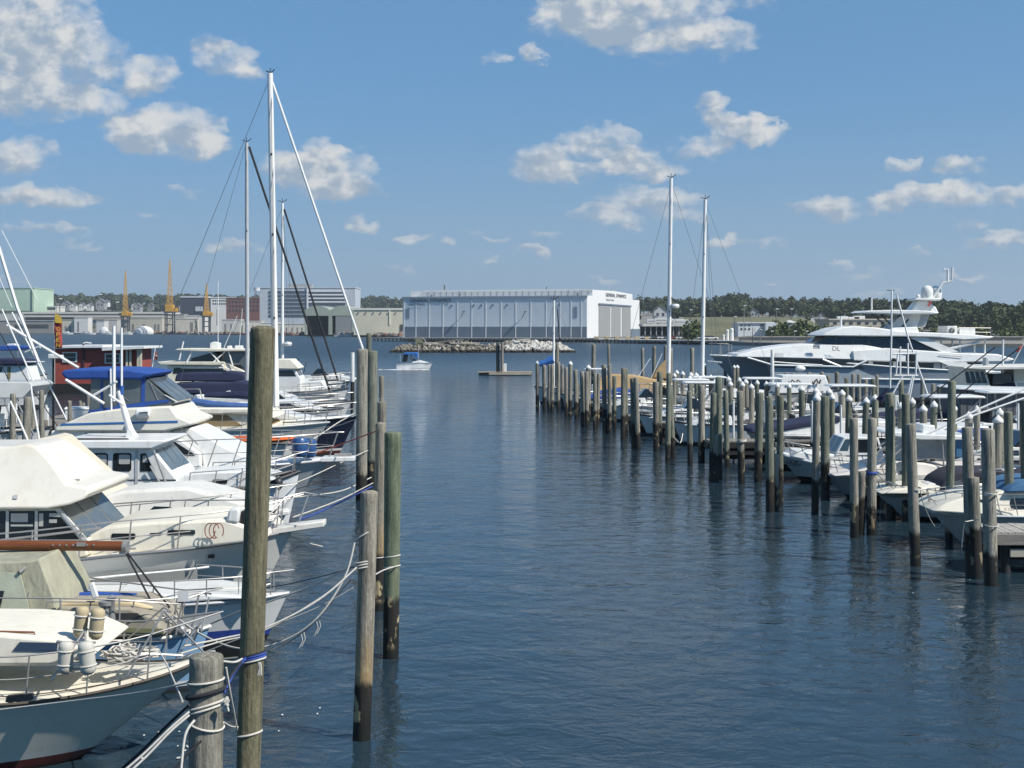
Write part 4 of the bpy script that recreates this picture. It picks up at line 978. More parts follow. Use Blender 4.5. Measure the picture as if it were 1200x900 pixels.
PG = big_pile(447, 441, 447, 520, 68, 5.5, 5.5, PM_GREY, 'low far pile at the back of the left hand row', 11, 14, 24)
PH = big_pile(447.5, 472, 447, 600, 40, 10.5, 11, PM_GREY, 'dark middle pile behind the mossy green pile', 12, 16, 26)
x = px_x(413, 86)
T = Thing('mooring_pile', 'white sleeved pile among the far left bows', 'pile', (x, 86, 0), 'piles along the left hand channel edge')
T.add('shaft', MB().cyl((x, 86, -1.5), (x, 86, 2.6), .12, .12, 12), DARKW()); T.add('sleeve', MB().cyl((x, 86, 2.4), (x, 86, z_of(413, 86)), .135, .13, 14), CAPM())
# ================================================================== boats
def curve1(tab, x):
    """smooth interpolation through (x, y) points"""
    if x <= tab[0][0]: return tab[0][1]
    if x >= tab[-1][0]: return tab[-1][1]
    for i in range(len(tab) - 1):
        if x <= tab[i + 1][0]:
            (x0, y0), (x1, y1) = tab[i], tab[i + 1]
            m0 = (tab[i + 1][1] - tab[max(0, i - 1)][1]) / (tab[i + 1][0] - tab[max(0, i - 1)][0])
            m1 = (tab[min(len(tab) - 1, i + 2)][1] - y0) / (tab[min(len(tab) - 1, i + 2)][0] - x0)
            h = x1 - x0; t = (x - x0) / h
            return (2*t**3 - 3*t**2 + 1) * y0 + (t**3 - 2*t**2 + t) * h * m0 + (-2*t**3 + 3*t**2) * y1 + (t**3 - t**2) * h * m1
class Boat(Thing):
    """a moored boat lying across the view; px/py arguments are read off the photograph at the boat's own depth"""
    def __init__(s, name, label, px, d, group=None, cat='boat'):
        super().__init__(name, label, cat, (px_x(px, d), d, 0), group)
        s.d = d; s.s = d / F
    def P(s, px, py, y=0.0): return at(px, py, s.d + y)
    def hull(s, sheer, beam, rake, mat, deckmat, draft=.5, transom=.85, full=2.2, mid=.5, flare=.10, bflare=.4, rub=.03, rubmat=None, n=30, camber=.06, name='hull', parent=None, deckdrop=.05):
        a, b = sheer[0][0], sheer[-1][0]; s.sg = 1 if b > a else -1; s.a, s.b = a, b; s.beam = beam
        tab = sorted(sheer); plan = lambda u: (transom + (1 - transom) * math.sin(math.pi / 2 * u / mid)) if u < mid else max(0.0, 1 - ((u - mid) / (1 - mid)) ** full) ** .9
        s.half = lambda u: beam / 2 * plan(u)
        def edge(u, side=-1, inset=0.0):
            h_ = s.half(u); px = a + (b - a) * u; py = curve1(tab, px); dd = s.d - h_
            return Vector(((px - 600) * dd / F, s.d + side * max(0, h_ - inset), H - (py - YH) * dd / F))
        s.edge = edge
        nv = 11; rows = []; deck = []
        for i in range(n + 1):
            u = 1 - (1 - i / n) ** 1.35 if i else 0.0
            e = edge(u); zs = e.z; vw = zs / (zs + draft); f = flare + bflare * u * u; h_ = s.half(u); near = []
            for k in range(nv + 1):
                v = k / nv; zv = zs * (1 - v) - draft * v
                g = 1 - f * (v / vw) ** .85 if v < vw else (1 - f) * (1 - ((v - vw) / (1 - vw)) ** 1.6)
                near.append((e.x - s.sg * rake * v * u ** 2.5, h_ * g, zv))
            rows.append([(x, s.d - y, z) for x, y, z in near] + [(x, s.d + y, z) for x, y, z in near[::-1][1:]])
            deck.append([(e.x, s.d + q * h_ * .985, zs - deckdrop + camber * (1 - q * q)) for q in (-1, -.6, -.2, .2, .6, 1)])
        mb = MB(); mb.grid(rows)
        mb.face(rows[0])
        s.h = s.add(name, mb, mat, parent, smooth=50, weld=True)
        mb = MB(); mb.grid(deck); s.dk = s.add('deck', mb, deckmat, parent, smooth=60, weld=True)
        if rub:
            for sd in (-1, 1):
                mb = MB().tube([edge(i / 40, sd) + Vector((0, sd * .012, -.01)) for i in range(41)], rub, 6)
                s.add('rub_rail', mb, rubmat or BLACK(), s.h)
        return s.h
    def house(s, name, poly, w_, mat, tum=.0, parent=None, bevel=.04, back=None):
        pts = [s.P(px, py, -w_) for px, py in poly]; z0 = min(p.z for p in pts); s.z0 = z0
        yy = lambda z: w_ - tum * (z - z0)
        mb = MB()
        A = [mb.bm.verts.new((p.x, s.d - yy(p.z), p.z)) for p in pts]
        B_ = [mb.bm.verts.new((p.x, s.d + (yy(p.z) if back is None else back), p.z)) for p in pts]
        n = len(pts); mb.bm.faces.new(A); mb.bm.faces.new(B_[::-1])
        for i in range(n): mb.bm.faces.new((A[i], B_[i], B_[(i + 1) % n], A[(i + 1) % n]))
        o = s.add(name, mb, mat, parent, smooth=25, bevel=bevel)
        o['w'] = w_; o['z0'] = z0; o['tum'] = tum
        return o
    def win(s, parent, poly, mat=None, name='window', proud=.015, thick=.03, bevel=0.0):
        w_, z0, tum = parent['w'], parent['z0'], parent['tum']
        pts = []
        for px, py in poly:
            p = s.P(px, py, -w_); pts.append(Vector((p.x, s.d - (w_ - tum * (p.z - z0)) - proud, p.z)))
        return s.add(name, MB().slab(pts, (0, thick, 0)), mat or DGLASS(), parent, smooth=0, bevel=bevel)
    def rwin(s, parent, x0, x1, y0, y1, r=2.0, mat=None, name='window', **kw):
        pts = []
        for cx, cy, a0 in ((x1 - r, y0 + r, -90), (x1 - r, y1 - r, 0), (x0 + r, y1 - r, 90), (x0 + r, y0 + r, 180)):
            for k in range(4):
                a = R(a0 + 30 * k); pts.append((cx + r * math.cos(a), cy + r * math.sin(a)))
        return s.win(parent, pts, mat, name, **kw)
    def endpanes(s, parent, A, B_, n, mat=None, sg=None, inset=.12, name='windscreen', gap=.06):
        """panes across the sloping end of a house, from profile point A (low) to B (high)"""
        w_, z0, tum = parent['w'], parent['z0'], parent['tum']; sg = sg or s.sg
        a, b = s.P(*A, -w_), s.P(*B_, -w_)
        nv = Vector((b.z - a.z, 0, -(b.x - a.x))).normalized()
        if nv.x * sg < 0: nv = -nv
        wa, wb = w_ - tum * (a.z - z0) - inset, w_ - tum * (b.z - z0) - inset
        for k in range(n):
            f0, f1 = -1 + 2 * k / n, -1 + 2 * (k + 1) / n
            pts = [Vector((a.x, s.d + f0 * wa + gap / 2, a.z)), Vector((a.x, s.d + f1 * wa - gap / 2, a.z)), Vector((b.x, s.d + f1 * wb - gap / 2, b.z)), Vector((b.x, s.d + f0 * wb + gap / 2, b.z))]
            s.add(name, MB().slab([p + nv * .018 for p in pts], nv * -.03), mat or DGLASS(), parent, smooth=0)
    def rail(s, u0, u1, h, n, r=.013, sides=(-1, 1), mid=True, mat=None, lean=0.0, inset=.06, name='guard_rail', round_bow=True):
        mat = mat or STEEL(); up = Vector((s.sg * lean, 0, h))
        for sd in sides:
            pts = [s.edge(u0 + (u1 - u0) * i / 20, sd, inset) + up for i in range(21)]
            mb = MB().tube(pts, r, 6)
            if mid: mb.tube([p - up * .5 for p in pts], r * .7, 5)
            o = s.add(name, mb, mat)
            for i in range(n):
                u = u0 + (u1 - u0) * i / max(1, n - 1); p = s.edge(u, sd, inset)
                s.add('stanchion', MB().cyl(p, p + up, r, r, 6), mat, o)
        if round_bow and len(sides) == 2:
            a, b = s.edge(u1, -1, inset) + up, s.edge(u1, 1, inset) + up; t = s.edge(1, -1, 0) + up + Vector((s.sg * .1, 0, 0))
            s.add('bow_pulpit', MB().tube([a, a.lerp(t, .7), t, b.lerp(t, .7), b], r, 6), mat)
    def tubes(s, name, lines, r, mat, parent=None, n=6):
        """bars given as lists of (px, py, y)"""
        for l in lines: o = s.add(name, MB().tube([s.P(*p) for p in l], r, n), mat, parent)
        return o
    def plank(s, p0, p1, w_, th, mat, name='bow_plank'):
        a, b = s.P(*p0), s.P(*p1); d_ = (b - a).normalized()
        return s.add(name, MB().slab([a + Vector((0, -w_, 0)), b + Vector((0, -w_ * .6, 0)), b + Vector((0, w_ * .6, 0)), a + Vector((0, w_, 0))], (0, 0, -th)), mat, smooth=20, bevel=.02)
    def name_text(s, body, px, py, wpx, hpx, y, mat, parent=None):
        o = s.P(px, py, y); return put_text(s, 'lettering', body, o, (1, 0, 0), (0, 0, 1), hpx * (s.d + y) / F, wpx * (s.d + y) / F, mat, parent, .004)
LB = 'boats moored in the left hand slips'
RB = 'boats moored in the right hand slips'
PALEH = hullmat('white hull black bottom', (.66, .66, .63), (.02, .02, .022), (.02, .03, .09), .1, .2)

# ---------------------------------------------------------------- 1: the cream decked sloop in the near left corner
b = Boat('sailing_yacht', 'cream decked grey sloop in the near left corner with two tan fenders', 60, 18.4, LB)
b.hull([(-520, 812), (-300, 826), (0, 825), (60, 819), (120, 809), (180, 794), (220, 780), (248, 767)], 3.0, 2.7,
       hullmat('grey sloop hull', (.60, .585, .51), (.13, .035, .028), (.62, .60, .54), .17, .26, .22), CREAM(), draft=.75, full=1.9, mid=.42, flare=.12, bflare=.42, rub=.022, rubmat=mk('dark teak rail', (.06, .045, .03), .6), camber=.10)
cab = b.house('coachroof', [(-320, 783), (58, 781), (112, 768), (72, 750), (0, 744), (-320, 741)], .86, CREAM(), .12, bevel=.05)
b.win(cab, [(14, 763), (22, 753), (67, 754), (66, 764)], glass('blue cabin glass', (.03, .05, .09), .05))
b.win(cab, [(-150, 762), (-142, 750), (-40, 752), (-40, 762)], glass('blue cabin glass', (.03, .05, .09), .05))
b.add('grab_rail', MB().tube([b.P(-100, 745, -.7), b.P(-98, 738, -.7), b.P(40, 741, -.7), b.P(42, 748, -.7)], .014, 6), VARN())
b.add('hull_port', MB().slab([b.P(*p, -1.5) + Vector((0, -.03, 0)) for p in ((7, 822), (9, 815), (38, 812), (41, 818), (38, 820), (12, 823))], (0, .06, 0)), DGLASS(), b.h, smooth=0)
b.rail(.62, .9, .58, 4, .012, lean=.05)
b.tubes('bow_pulpit', [[(150, 790, -.6), (172, 752, -.5), (192, 716, -.35), (200, 717, 0), (192, 712, .4), (150, 748, .7)], [(192, 716, -.35), (240, 766, -.08)], [(165, 766, -.5), (214, 768, -.2)], [(206, 772, -.2), (235, 728, 0), (225, 752, .25)]], .014, STEEL())
b.tubes('anchor_roller', [[(212, 770, 0), (252, 764, 0)]], .03, GREYP())
b.add('toe_line', MB().tube([b.edge(i / 30, -1, .28) + Vector((0, 0, .02)) for i in range(8, 29)], .008, 5), mk('dark teak rail', (.06, .045, .03), .6))
TANF = mk('tan fender skin', (.44, .36, .22), .75, 0, .15, 5, stain=(.28, .21, .12), stain_amt=.5); PALF = mk('pale fender skin', (.50, .48, .42), .7, 0, .15, 5, stain=(.3, .27, .2), stain_amt=.5)
def fender(px, py0, py1, d, r, mat, label, lean=0.0, group='fenders lashed on the cream deck'):
    p0, p1 = at(px - lean, py1, d), at(px + lean, py0, d); ax = (p1 - p0); L = ax.length; ax.normalize()
    T = Thing('fender', label, 'fender', p0, group); mb = MB()
    prof = [(0, 0), (r * .5, .0), (r * .92, r * .35), (r, r * .8), (r, L - r * .8), (r * .94, L - r * .3), (r * .6, L), (0, L)]
    mb.lathe(p0, prof, 16)
    q = Vector((0, 0, 1)).rotation_difference(ax)
    for v in mb.bm.verts: v.co = p0 + q @ (v.co - p0)
    T.add('body', mb, mat, smooth=50)
    for k in (.28, .72):
        c = p0 + ax * L * k; x = ax.orthogonal().normalized(); y = ax.cross(x)
        T.add('lashing', MB().tube([c + x * r * 1.04 * math.cos(a * .524) + y * r * 1.04 * math.sin(a * .524) for a in range(12)], .012, 5, True), ROPE())
    return T
fender(95, 711, 747, 17.75, .088, TANF, 'upper tan fender standing left of its twin on the cream deck', 2)
fender(113.5, 713, 749, 17.7, .092, TANF, 'upper tan fender standing beside the chrome winch post', 2)
fender(77, 752, 789, 17.1, .095, PALF, 'lower pale fender nearest the cabin window', 1)
fender(102, 752, 790, 17.05, .10, PALF, 'lower pale fender nearest the heap of rope', -2)
b.tubes('fender_rack', [[(66, 752, -1.25), (112, 753, -1.25)], [(74, 784, -1.3), (106, 783, -1.3)], [(68, 750, -1.2), (84, 788, -1.2)], [(100, 740, -.8), (100, 792, -1.1)], [(60, 798, -1.3), (98, 740, -.95)]], .014, STEEL())
# heap of rope on the foredeck
rnd = random.Random(4); pts = []
for k in range(120):
    a = k * .9 + rnd.uniform(-.5, .5); rr = rnd.uniform(.12, .36)
    pts.append(at(152, 770, 18.1) + Vector((math.cos(a) * rr * 1.1, math.sin(a) * rr * .8, rnd.uniform(-.02, .20) * (1.1 - rr * 1.6))))
solo('rope_heap', MB().tube(pts, .014, 6), ROPE(), 'tangled heap of pale rope on the cream foredeck', 'rope', at(152, 772, 18.1))

# ---------------------------------------------------------------- 2: pale blue ketch with the tan spray hood
b = Boat('sailing_yacht', 'pale blue sailing boat with tan spray hood and varnished boom', 80, 21.8, LB)
b.hull([(-420, 745), (-200, 750), (60, 752), (130, 751), (190, 747), (222, 741), (246, 733)], 2.6, .5,
       hullmat('pale blue hull', (.19, .33, .48), (.03, .04, .06), (.6, .6, .58), .1, .18), OFFW(), draft=.6, full=2.0, mid=.45, flare=.1, bflare=.35, rub=.03, rubmat=OFFW())
cab = b.house('coaming', [(-100, 750), (-100, 706), (75, 712), (150, 713), (182, 725), (192, 745), (60, 751)], .72, mk('weathered tan coaming', (.30, .27, .21), .8, 0, .2, 2, stain=(.14, .12, .09)), .1)
b.win(cab, [(40, 728), (40, 719), (160, 719), (172, 728)], mk('shadowed slot', (.035, .036, .035), .5), 'shadowed_slot')  # flat dark panel, the shade inside the slot put into its colour
b.win(cab, [(38, 739), (38, 733), (190, 737), (192, 742)], mk('olive boot line', (.16, .16, .08), .7), 'moulding')
hood = b.house('spray_hood', [(-140, 716), (-140, 664), (30, 659), (43, 656), (63, 701), (66, 716)], .9, TANC(), .14, bevel=.03)
b.win(hood, [(-120, 742), (-120, 668), (23, 672), (34, 708), (39, 733)], mk('sage canvas flap', (.40, .42, .32), .9, 0, .1, 4, bump=.012, bscale=5), 'side_flap', .06, .02)
b.win(hood, [(-40, 690), (-40, 712), (2, 712), (6, 692)], DGLASS(), 'clear_panel', .085, .01)
b.add('hood_frame', MB().tube([b.P(22, 671, -.92), b.P(42, 656, -.6), b.P(42, 655, .6), b.P(22, 668, .92)], .03, 8), mk('grey frame tape', (.2, .2, .19), .6), hood)
b.add('hood_frame', MB().tube([b.P(28, 712, -.92), b.P(43, 668, -.75), b.P(44, 668, .75)], .018, 8), mk('grey frame tape', (.2, .2, .19), .6), hood)
b.add('furled_sail', MB().tube([b.P(70, 708, -.55), b.P(110, 706, -.5), b.P(150, 707, -.45), b.P(178, 714, -.3)], lambda t: .07 * (1 - .5 * abs(t - .4)), 10), mk('cream sailcloth', (.55, .45, .28), .85, 0, .12, 4))
bm_ = b.add('boom', MB().tube([b.P(-260, 636, .2), b.P(-60, 638.5, .2), b.P(146, 640, .2)], .083, 12), VARN())
b.add('boom_end', MB().tube([b.P(144, 640, .2), b.P(149, 640.5, .2)], .09, 12), STEEL(), bm_)
b.add('boom_slide', MB().box(b.P(95, 638, .11), (.14, .03, .06)), STEEL(), bm_)
for k in range(7): b.add('boom_slide', MB().box(b.P(62 + 8 * k, 638.6, .12), (.025, .03, .025)), STEEL(), bm_)
b.add('mainsheet', MB().tube([b.P(146, 645, .2), b.P(181, 712, .1)], .016, 6), ROPED()); b.add('mainsheet', MB().tube([b.P(147, 645, .2), b.P(199, 712, .1)], .016, 6), ROPED())
b.add('sheet_block', MB().box(b.P(145, 646, .2), (.13, .08, .07)), STEEL())
b.add('winch_handle', MB().slab([b.P(103, 686, -.9), b.P(109, 682, -.9), b.P(115, 700, -.9), b.P(108, 703, -.9)], (0, .07, 0)), WHITE(), bevel=.02)
b.add('winch', MB().lathe(b.P(124, 732, -.95), [(0, 0), (.1, 0), (.1, .06), (.07, .12), (.07, .26), (.11, .30), (.11, .36), (0, .38)], 14), STEEL())
b.add('winch', MB().lathe(b.P(131, 735, -.95), [(0, 0), (.07, 0), (.05, .2), (.05, .42), (.08, .46), (0, .5)], 12), STEEL())
b.rail(.70, .93, .6, 4, .013, lean=.1)
b.tubes('bow_pulpit', [[(206, 744, -.5), (214, 704, -.45), (240, 694, -.2), (247, 696, 0)], [(224, 744, -.35), (233, 697, -.25)], [(236, 740, -.2), (245, 700, 0)]], .016, STEEL())
b.add('sign_board', MB().slab([b.P(208, 705, -.5), b.P(221, 705, -.5), b.P(221, 692.5, -.5), b.P(208, 692.5, -.5)], (0, .02, 0)), WHITE(), smooth=0)
b.add('anchor', MB().tube([b.P(196, 742, -.3), b.P(212, 730, -.3), b.P(226, 735, -.3)], .035, 8).ball(b.P(212, 738, -.35), .09).ball(b.P(203, 742, -.2), .07), STEEL())
b.add('rolled_cover', MB().tube([b.P(65, 700, .2), b.P(110, 697, .3), b.P(160, 699, .35)], .055, 8), BLUEC())
b.add('lifeline', MB().tube([b.P(-60, 700.5, -1.2), b.P(60, 701, -1.2), b.P(140, 703, -1.1), b.P(212, 708, -.5)], .011, 6), STEEL())
for px in (71, 140): b.add('stanchion', MB().cyl(b.P(px, 742, -1.2), b.P(px, 701, -1.2), .014, .014, 6), STEEL())

# low white runabout squeezed between boats 2 and 3
b = Boat('motorboat', 'low white motorboat with royal blue sheer stripe behind the pale blue bow', 210, 24.3, LB)
b.hull([(-200, 716), (60, 712), (180, 710), (250, 706), (300, 701), (338, 694)], 2.2, .7, hullmat('white hull blue stripe', (.62, .62, .60), (.02, .02, .022), (.03, .06, .25), .35, .5), WHITE(), draft=.4, rub=.03, rubmat=GREYP())
b.house('foredeck_cabin', [(120, 710), (125, 700), (240, 696), (300, 702)], .7, WHITE(), .2)
b.add('deck_cushion', MB().tube([b.P(214, 702, -.6), b.P(232, 708, -.55), b.P(252, 710, -.5)], .06, 8), BLUEC())
b.rail(.75, .96, .4, 4, .012)

# ---------------------------------------------------------------- 3: big grey hulled trawler with the rounded cream top
b = Boat('trawler_yacht', 'large grey hulled trawler yacht with rounded cream flybridge and dark saloon windows', 130, 27.0, LB, 'boat')
b.hull([(-420, 676), (-160, 674), (0, 665), (60, 659), (130, 651), (220, 642.5), (290, 632.5), (330, 623), (346, 616)], 3.7, 1.3,
       hullmat('trawler hull', (.58, .57, .52), (.012, .012, .014), (.02, .04, .2), .72, .84), CREAM(), draft=.7, full=2.3, mid=.5, flare=.08, bflare=.5, rub=.035, rubmat=mk('grey rub strip', (.13, .14, .15), .5))
b.add('knuckle', MB().tube([b.edge(i / 30, -1, .07) + Vector((0, 0, -.33 - .1 * (i / 30))) for i in range(6, 27)], .025, 6), WHITE(), b.h)
sal = b.house('saloon', [(-260, 668), (-260, 596), (67, 596), (100, 633), (102, 652), (40, 662)], 1.42, CREAM(), .05)
b.win(sal, [(-260, 634), (-260, 600), (64, 599), (92, 632)], DGLASS(), 'side_window')
b.win(sal, [(11, 661), (11, 645), (40, 645), (40, 659)], DGLASS(), 'side_door')
for px in (8, 42): b.win(sal, [(px - 1.7, 662 if px < 20 else 634), (px - 1.7, 598), (px + 1.7, 598), (px + 1.7, 662 if px < 20 else 634)], GREYP(), 'window_pillar', .03, .04)
for x0, x1, y0, y1 in ((12, 32, 602, 612), (12, 38, 615, 617), (45, 50, 602, 617), (57, 70, 602, 606), (57, 66, 609, 613)): b.win(sal, [(x0, y1), (x0, y0), (x1, y0), (x1, y1)], mk('interior glimpse', (.42, .41, .38), .5), 'curtain', .02, .01)
b.endpanes(sal, (99, 632), (68, 597), 3, glass('grey windscreen', (.10, .12, .13), .05), inset=.08)
b.win(sal, [(66, 597), (69, 597), (102, 633), (98, 634)], GREYP(), 'windscreen_post', .03, .05)
b.add('grab_rail', MB().tube([b.P(-80, 640, -1.6), b.P(0, 633, -1.6), b.P(60, 626, -1.6), b.P(118, 619, -1.4)], .022, 8), STEEL())
top = b.house('flybridge_moulding', [(-260, 597), (-260, 528), (0, 527), (16, 524), (28, 527), (50, 545), (72, 569), (98, 573), (102, 578), (95, 586), (80, 592), (55, 596.5)], 1.55, mk('cream topside', (.69, .655, .565), .4, 0, .05, 1.5, stain=(.45, .38, .26), stain_amt=.25, streak=.2), .62, bevel=.14)
b.add('search_light', MB().cyl(b.P(87, 575, -.7), b.P(87, 568, -.7), .05, .02, 8).box(b.P(88, 563.5, -.7), (.15, .1, .07)), STEEL())
b.win(top, [(13, 585), (13, 581), (18, 581), (18, 585)], GREYP(), 'deck_light', .03, .03)
trunk = b.house('trunk_cabin', [(70, 656), (92, 634), (124, 617), (180, 612), (262, 609), (300, 621), (312, 633), (200, 647)], 1.15, CREAM(), .1, bevel=.06)
b.rwin(trunk, 130, 158, 625.5, 632, 2); b.rwin(trunk, 196, 228, 621.5, 627, 1.5); b.rwin(trunk, 175, 189, 625, 627, .9)
b.rail(.44, .97, .62, 8, .015, lean=.06)
b.plank((322, 617, 0), (381, 609, 0), .32, .12, OFFW())
b.tubes('bow_pulpit', [[(300, 621, -.9), (334, 583, -.5), (356, 577, -.25), (372, 580, 0), (356, 577, .3)], [(318, 614, -.7), (344, 580, -.35)], [(350, 612, -.3), (362, 579, -.15)]], .017, STEEL())
T = Thing('outboard_motor', 'small white outboard motor clamped on the grey trawler rail', 'outboard motor', b.P(272, 628, -1.0))
T.add('cowling', MB().slab([b.P(264, 612, -1.1), b.P(268, 597, -1.1), b.P(279, 594, -1.1), b.P(281, 600, -1.1), b.P(279, 614, -1.1)], (0, .3, 0)), WHITE(), bevel=.05)
T.add('leg', MB().slab([b.P(271, 632, -1.0), b.P(270, 613, -1.0), b.P(278, 613, -1.0), b.P(277, 628, -1.0)], (0, .12, 0)), GREYP(), bevel=.02)
T.add('clamp', MB().slab([b.P(282, 622, -1.0), b.P(281, 600, -1.0), b.P(288, 598, -1.0), b.P(289, 622, -1.0)], (0, .2, 0)), BLACK(), bevel=.02)
rnd = random.Random(31); mb = MB()
for k in range(3): mb.tube([b.P(246 + 6 * math.cos(a * .5 + k) + k * 5, 622 + 9 * math.sin(a * .5 + k), -1.25) for a in range(11)], .012, 5)
solo('hose_coil', mb, mk('reddish hose', (.25, .12, .09), .7), 'thin reddish hose looped over the trawler foredeck rail', 'hose', b.P(250, 628, -1.25))

for px, py, sx in ((215, 611, .5), (150, 616, .34), (250, 613, .3)): b.add('deck_hatch', MB().box(b.P(px, py, -.1), (sx, .5, .08)), DGLASS() if sx > .4 else OFFW(), trunk, bevel=.02)
for u in (.62, .74, .86): b.add('cleat', MB().tube([b.edge(u, -1, .2) + Vector((-.14, 0, .07)), b.edge(u, -1, .2) + Vector((.14, 0, .07))], .02, 6).cyl(b.edge(u, -1, .2), b.edge(u, -1, .2) + Vector((0, 0, .07)), .03, .03, 6), STEEL())
b.add('windlass', MB().cyl(b.P(316, 618, -.2), b.P(316, 618, .2), .13, .13, 12).box(b.P(313, 621, 0), (.4, .35, .16)), STEEL(), bevel=.01)
b.add('hull_seam', MB().tube([b.edge(i / 30, -1, .19) + Vector((0, 0, -.62 - .1 * (i / 30))) for i in range(6, 26)], .008, 5), mk('grey rub strip', (.13, .14, .15), .5), b.h)
b.add('hull_drain', MB().box(b.edge(.87, -1, .1) + Vector((0, -.02, -.22)), (.12, .06, .06)), BLACK(), b.h)
for yo in (-.5, .5): b.add('wiper', MB().tube([b.P(92, 628, yo * 2), b.P(80, 610, yo * 2 + .2)], .012, 5), BLACK(), sal)
b.add('cabin_seam', MB().tube([b.P(62, 640, -1.45), b.P(104, 636, -1.35), b.P(130, 636, -1.2)], .01, 5), GREYP(), sal)

# ---------------------------------------------------------------- 4: white express cruiser behind the trawler
b = Boat('motor_cruiser', 'white express cruiser with sloping cream arch behind the grey trawler', 170, 32.0, LB)
b.hull([(-300, 640), (0, 634), (120, 627), (220, 617), (290, 607), (338, 598)], 3.4, 1.1, PALEH, OFFW(), draft=.5, rub=.03, camber=.1)
fd = b.house('foredeck_moulding', [(60, 628), (100, 588), (140, 577), (215, 573), (280, 590), (322, 600), (240, 612)], 1.15, OFFW(), .35, bevel=.08)
b.win(fd, [(172, 600), (178, 594.5), (196, 595), (205, 598), (203, 601), (190, 601)], DGLASS(), 'deck_hatch', .06, .03)
b.add('deck_hatch', MB().box(b.P(157, 583, -.4), (.5, .5, .06), 0, Euler((.3, .1, .4))), DGLASS(), fd)
arch = b.house('radar_arch', [(-60, 600), (-60, 552), (18, 522), (36, 516), (46, 519), (60, 532), (92, 560), (130, 598)], 1.2, mk('cream arch', (.62, .55, .42), .5, 0, .06, 2), .2, bevel=.05, back=1.2)
b.win(arch, [(43, 541), (44, 537.5), (62, 534), (64, 537)], BLACK(), 'vent_slot', .02, .03)
b.add('canvas_cover', MB().slab([b.P(72, 543, .9), b.P(84, 547, .9), b.P(112, 563, .7), b.P(104, 567, -.4), b.P(88, 556, -.3)], (0, 0, -.05)), NAVYC(), smooth=0)
b.tubes('antenna', [[(47, 521, 0), (40, 480, 0), (36, 452, 0)], [(36, 524, .5), (24, 496, .5), (12, 470, .5)]], .025, ALU())
b.rail(.55, .97, .62, 6, .014, lean=.1)
b.plank((318, 600, 0), (340, 597, 0), .3, .1, WHITE())

# ---------------------------------------------------------------- 5: pilothouse boat
b = Boat('pilothouse_boat', 'white pilothouse boat with rounded side windows and raked windscreen', 190, 38.5, LB)
b.hull([(-120, 592), (60, 588), (180, 581), (290, 571), (330, 560), (351, 552)], 3.3, .5, hullmat('pilothouse hull', (.66, .67, .66), (.04, .05, .07), (.05, .06, .08), .1, .3), WHITE(), draft=.6, full=2.6, flare=.06, bflare=.45, rub=.05, rubmat=mk('black rubber', (.02, .02, .022), .6))
ph = b.house('wheelhouse', [(62, 586), (62, 525), (177, 525), (206, 560), (207, 580)], 1.2, WHITE(), .04, bevel=.05)
for x0, x1 in ((81, 100), (106, 126), (132, 153.5)):
    o = b.rwin(ph, x0, x1, 531, 552.5, 3)
    b.rwin(ph, x0 + 7, x1 - 1.5, 533, 544, 1.5, mk('interior glimpse', (.42, .41, .38), .5), 'curtain', proud=.018, thick=.01)
b.win(ph, [(164, 552.5), (164, 532), (170, 531), (181, 552.5)], None, 'side_window')
b.win(ph, [(167, 542), (167, 534), (171, 534), (173, 542)], mk('interior glimpse', (.42, .41, .38), .5), 'curtain', proud=.018, thick=.01)
b.endpanes(ph, (199, 552), (180, 528), 3, glass('blue grey windscreen', (.05, .09, .12), .05))
b.win(ph, [(62, 563.2), (62, 562), (206, 562), (206, 563.2)], BLACK(), 'moulding')
b.win(ph, [(158, 570), (158, 528), (161.5, 528), (161.5, 570)], GREYP(), 'window_pillar', .02, .04)
roof = b.house('roof', [(57, 526), (60, 518.5), (70, 516.5), (192, 516), (194, 518), (178, 526)], 1.32, WHITE(), .1, bevel=.05)
b.add('roof_rail', MB().tube([b.P(88, 519, -1.0), b.P(90, 514.5, -1.0), b.P(150, 514.5, -1.0), b.P(152, 519, -1.0)], .025, 6), BLACK(), roof)
tr = b.house('trunk_cabin', [(200, 582), (203, 560), (230, 554), (292, 552), (322, 562), (300, 572)], .95, WHITE(), .08, bevel=.05)
b.rwin(tr, 249, 266, 562, 567, 1); b.rwin(tr, 196 + 12, 224, 564.5, 568, .8)
b.tubes('grab_rail', [[(208, 558.5, -.8), (277, 556, -.8)]], .02, BLACK(), tr)
b.tubes('samson_post', [[(72, 590, .5), (72, 524, .5)], [(80, 560, .9), (62, 530, 1.1)]], .12, WOODG())
b.add('mast', MB().tube([b.P(158, 520, 0), b.P(150, 496, 0), b.P(139, 458, 0)], lambda t: .12 - .05 * t, 10), ALU())
b.add('mast_step', MB().slab([b.P(146, 518, -.2), b.P(150, 500, -.2), b.P(162, 519, -.2)], (0, .4, 0)), WHITE())
b.tubes('antenna', [[(133.5, 470, .4), (133.5, 382, .4)]], .05, ALU()); b.tubes('antenna', [[(142.5, 466, 0), (142.5, 384, 0)]], .035, ALU())
b.add('antenna_base', MB().tube([b.P(142.5, 462, 0), b.P(142.5, 452, 0)], .06, 8), mk('blue plastic', (.03, .10, .32), .4))
b.tubes('spreader', [[(110, 463, .2), (137, 447, .2)], [(128, 463, -.2), (146, 475, -.2)]], .035, ALU())
b.rail(.72, .98, .55, 5, .016, lean=.08)
b.tubes('ladder', [[(180, 528, -1.3), (199, 578, -1.3)], [(176, 546, -1.3), (194, 578, -1.3)]], .03, STEEL())
b.add('bow_anchor', MB().tube([b.P(318, 558, -.5), b.P(334, 554, -.3), b.P(346, 551, 0)], .05, 8).ball(b.P(326, 565, -.6), .13).tube([b.P(322, 560, -.6), b.P(330, 570, -.6), b.P(326, 574, -.6)], .05, 6), mk('galvanised dark', (.06, .06, .065), .5, .6))

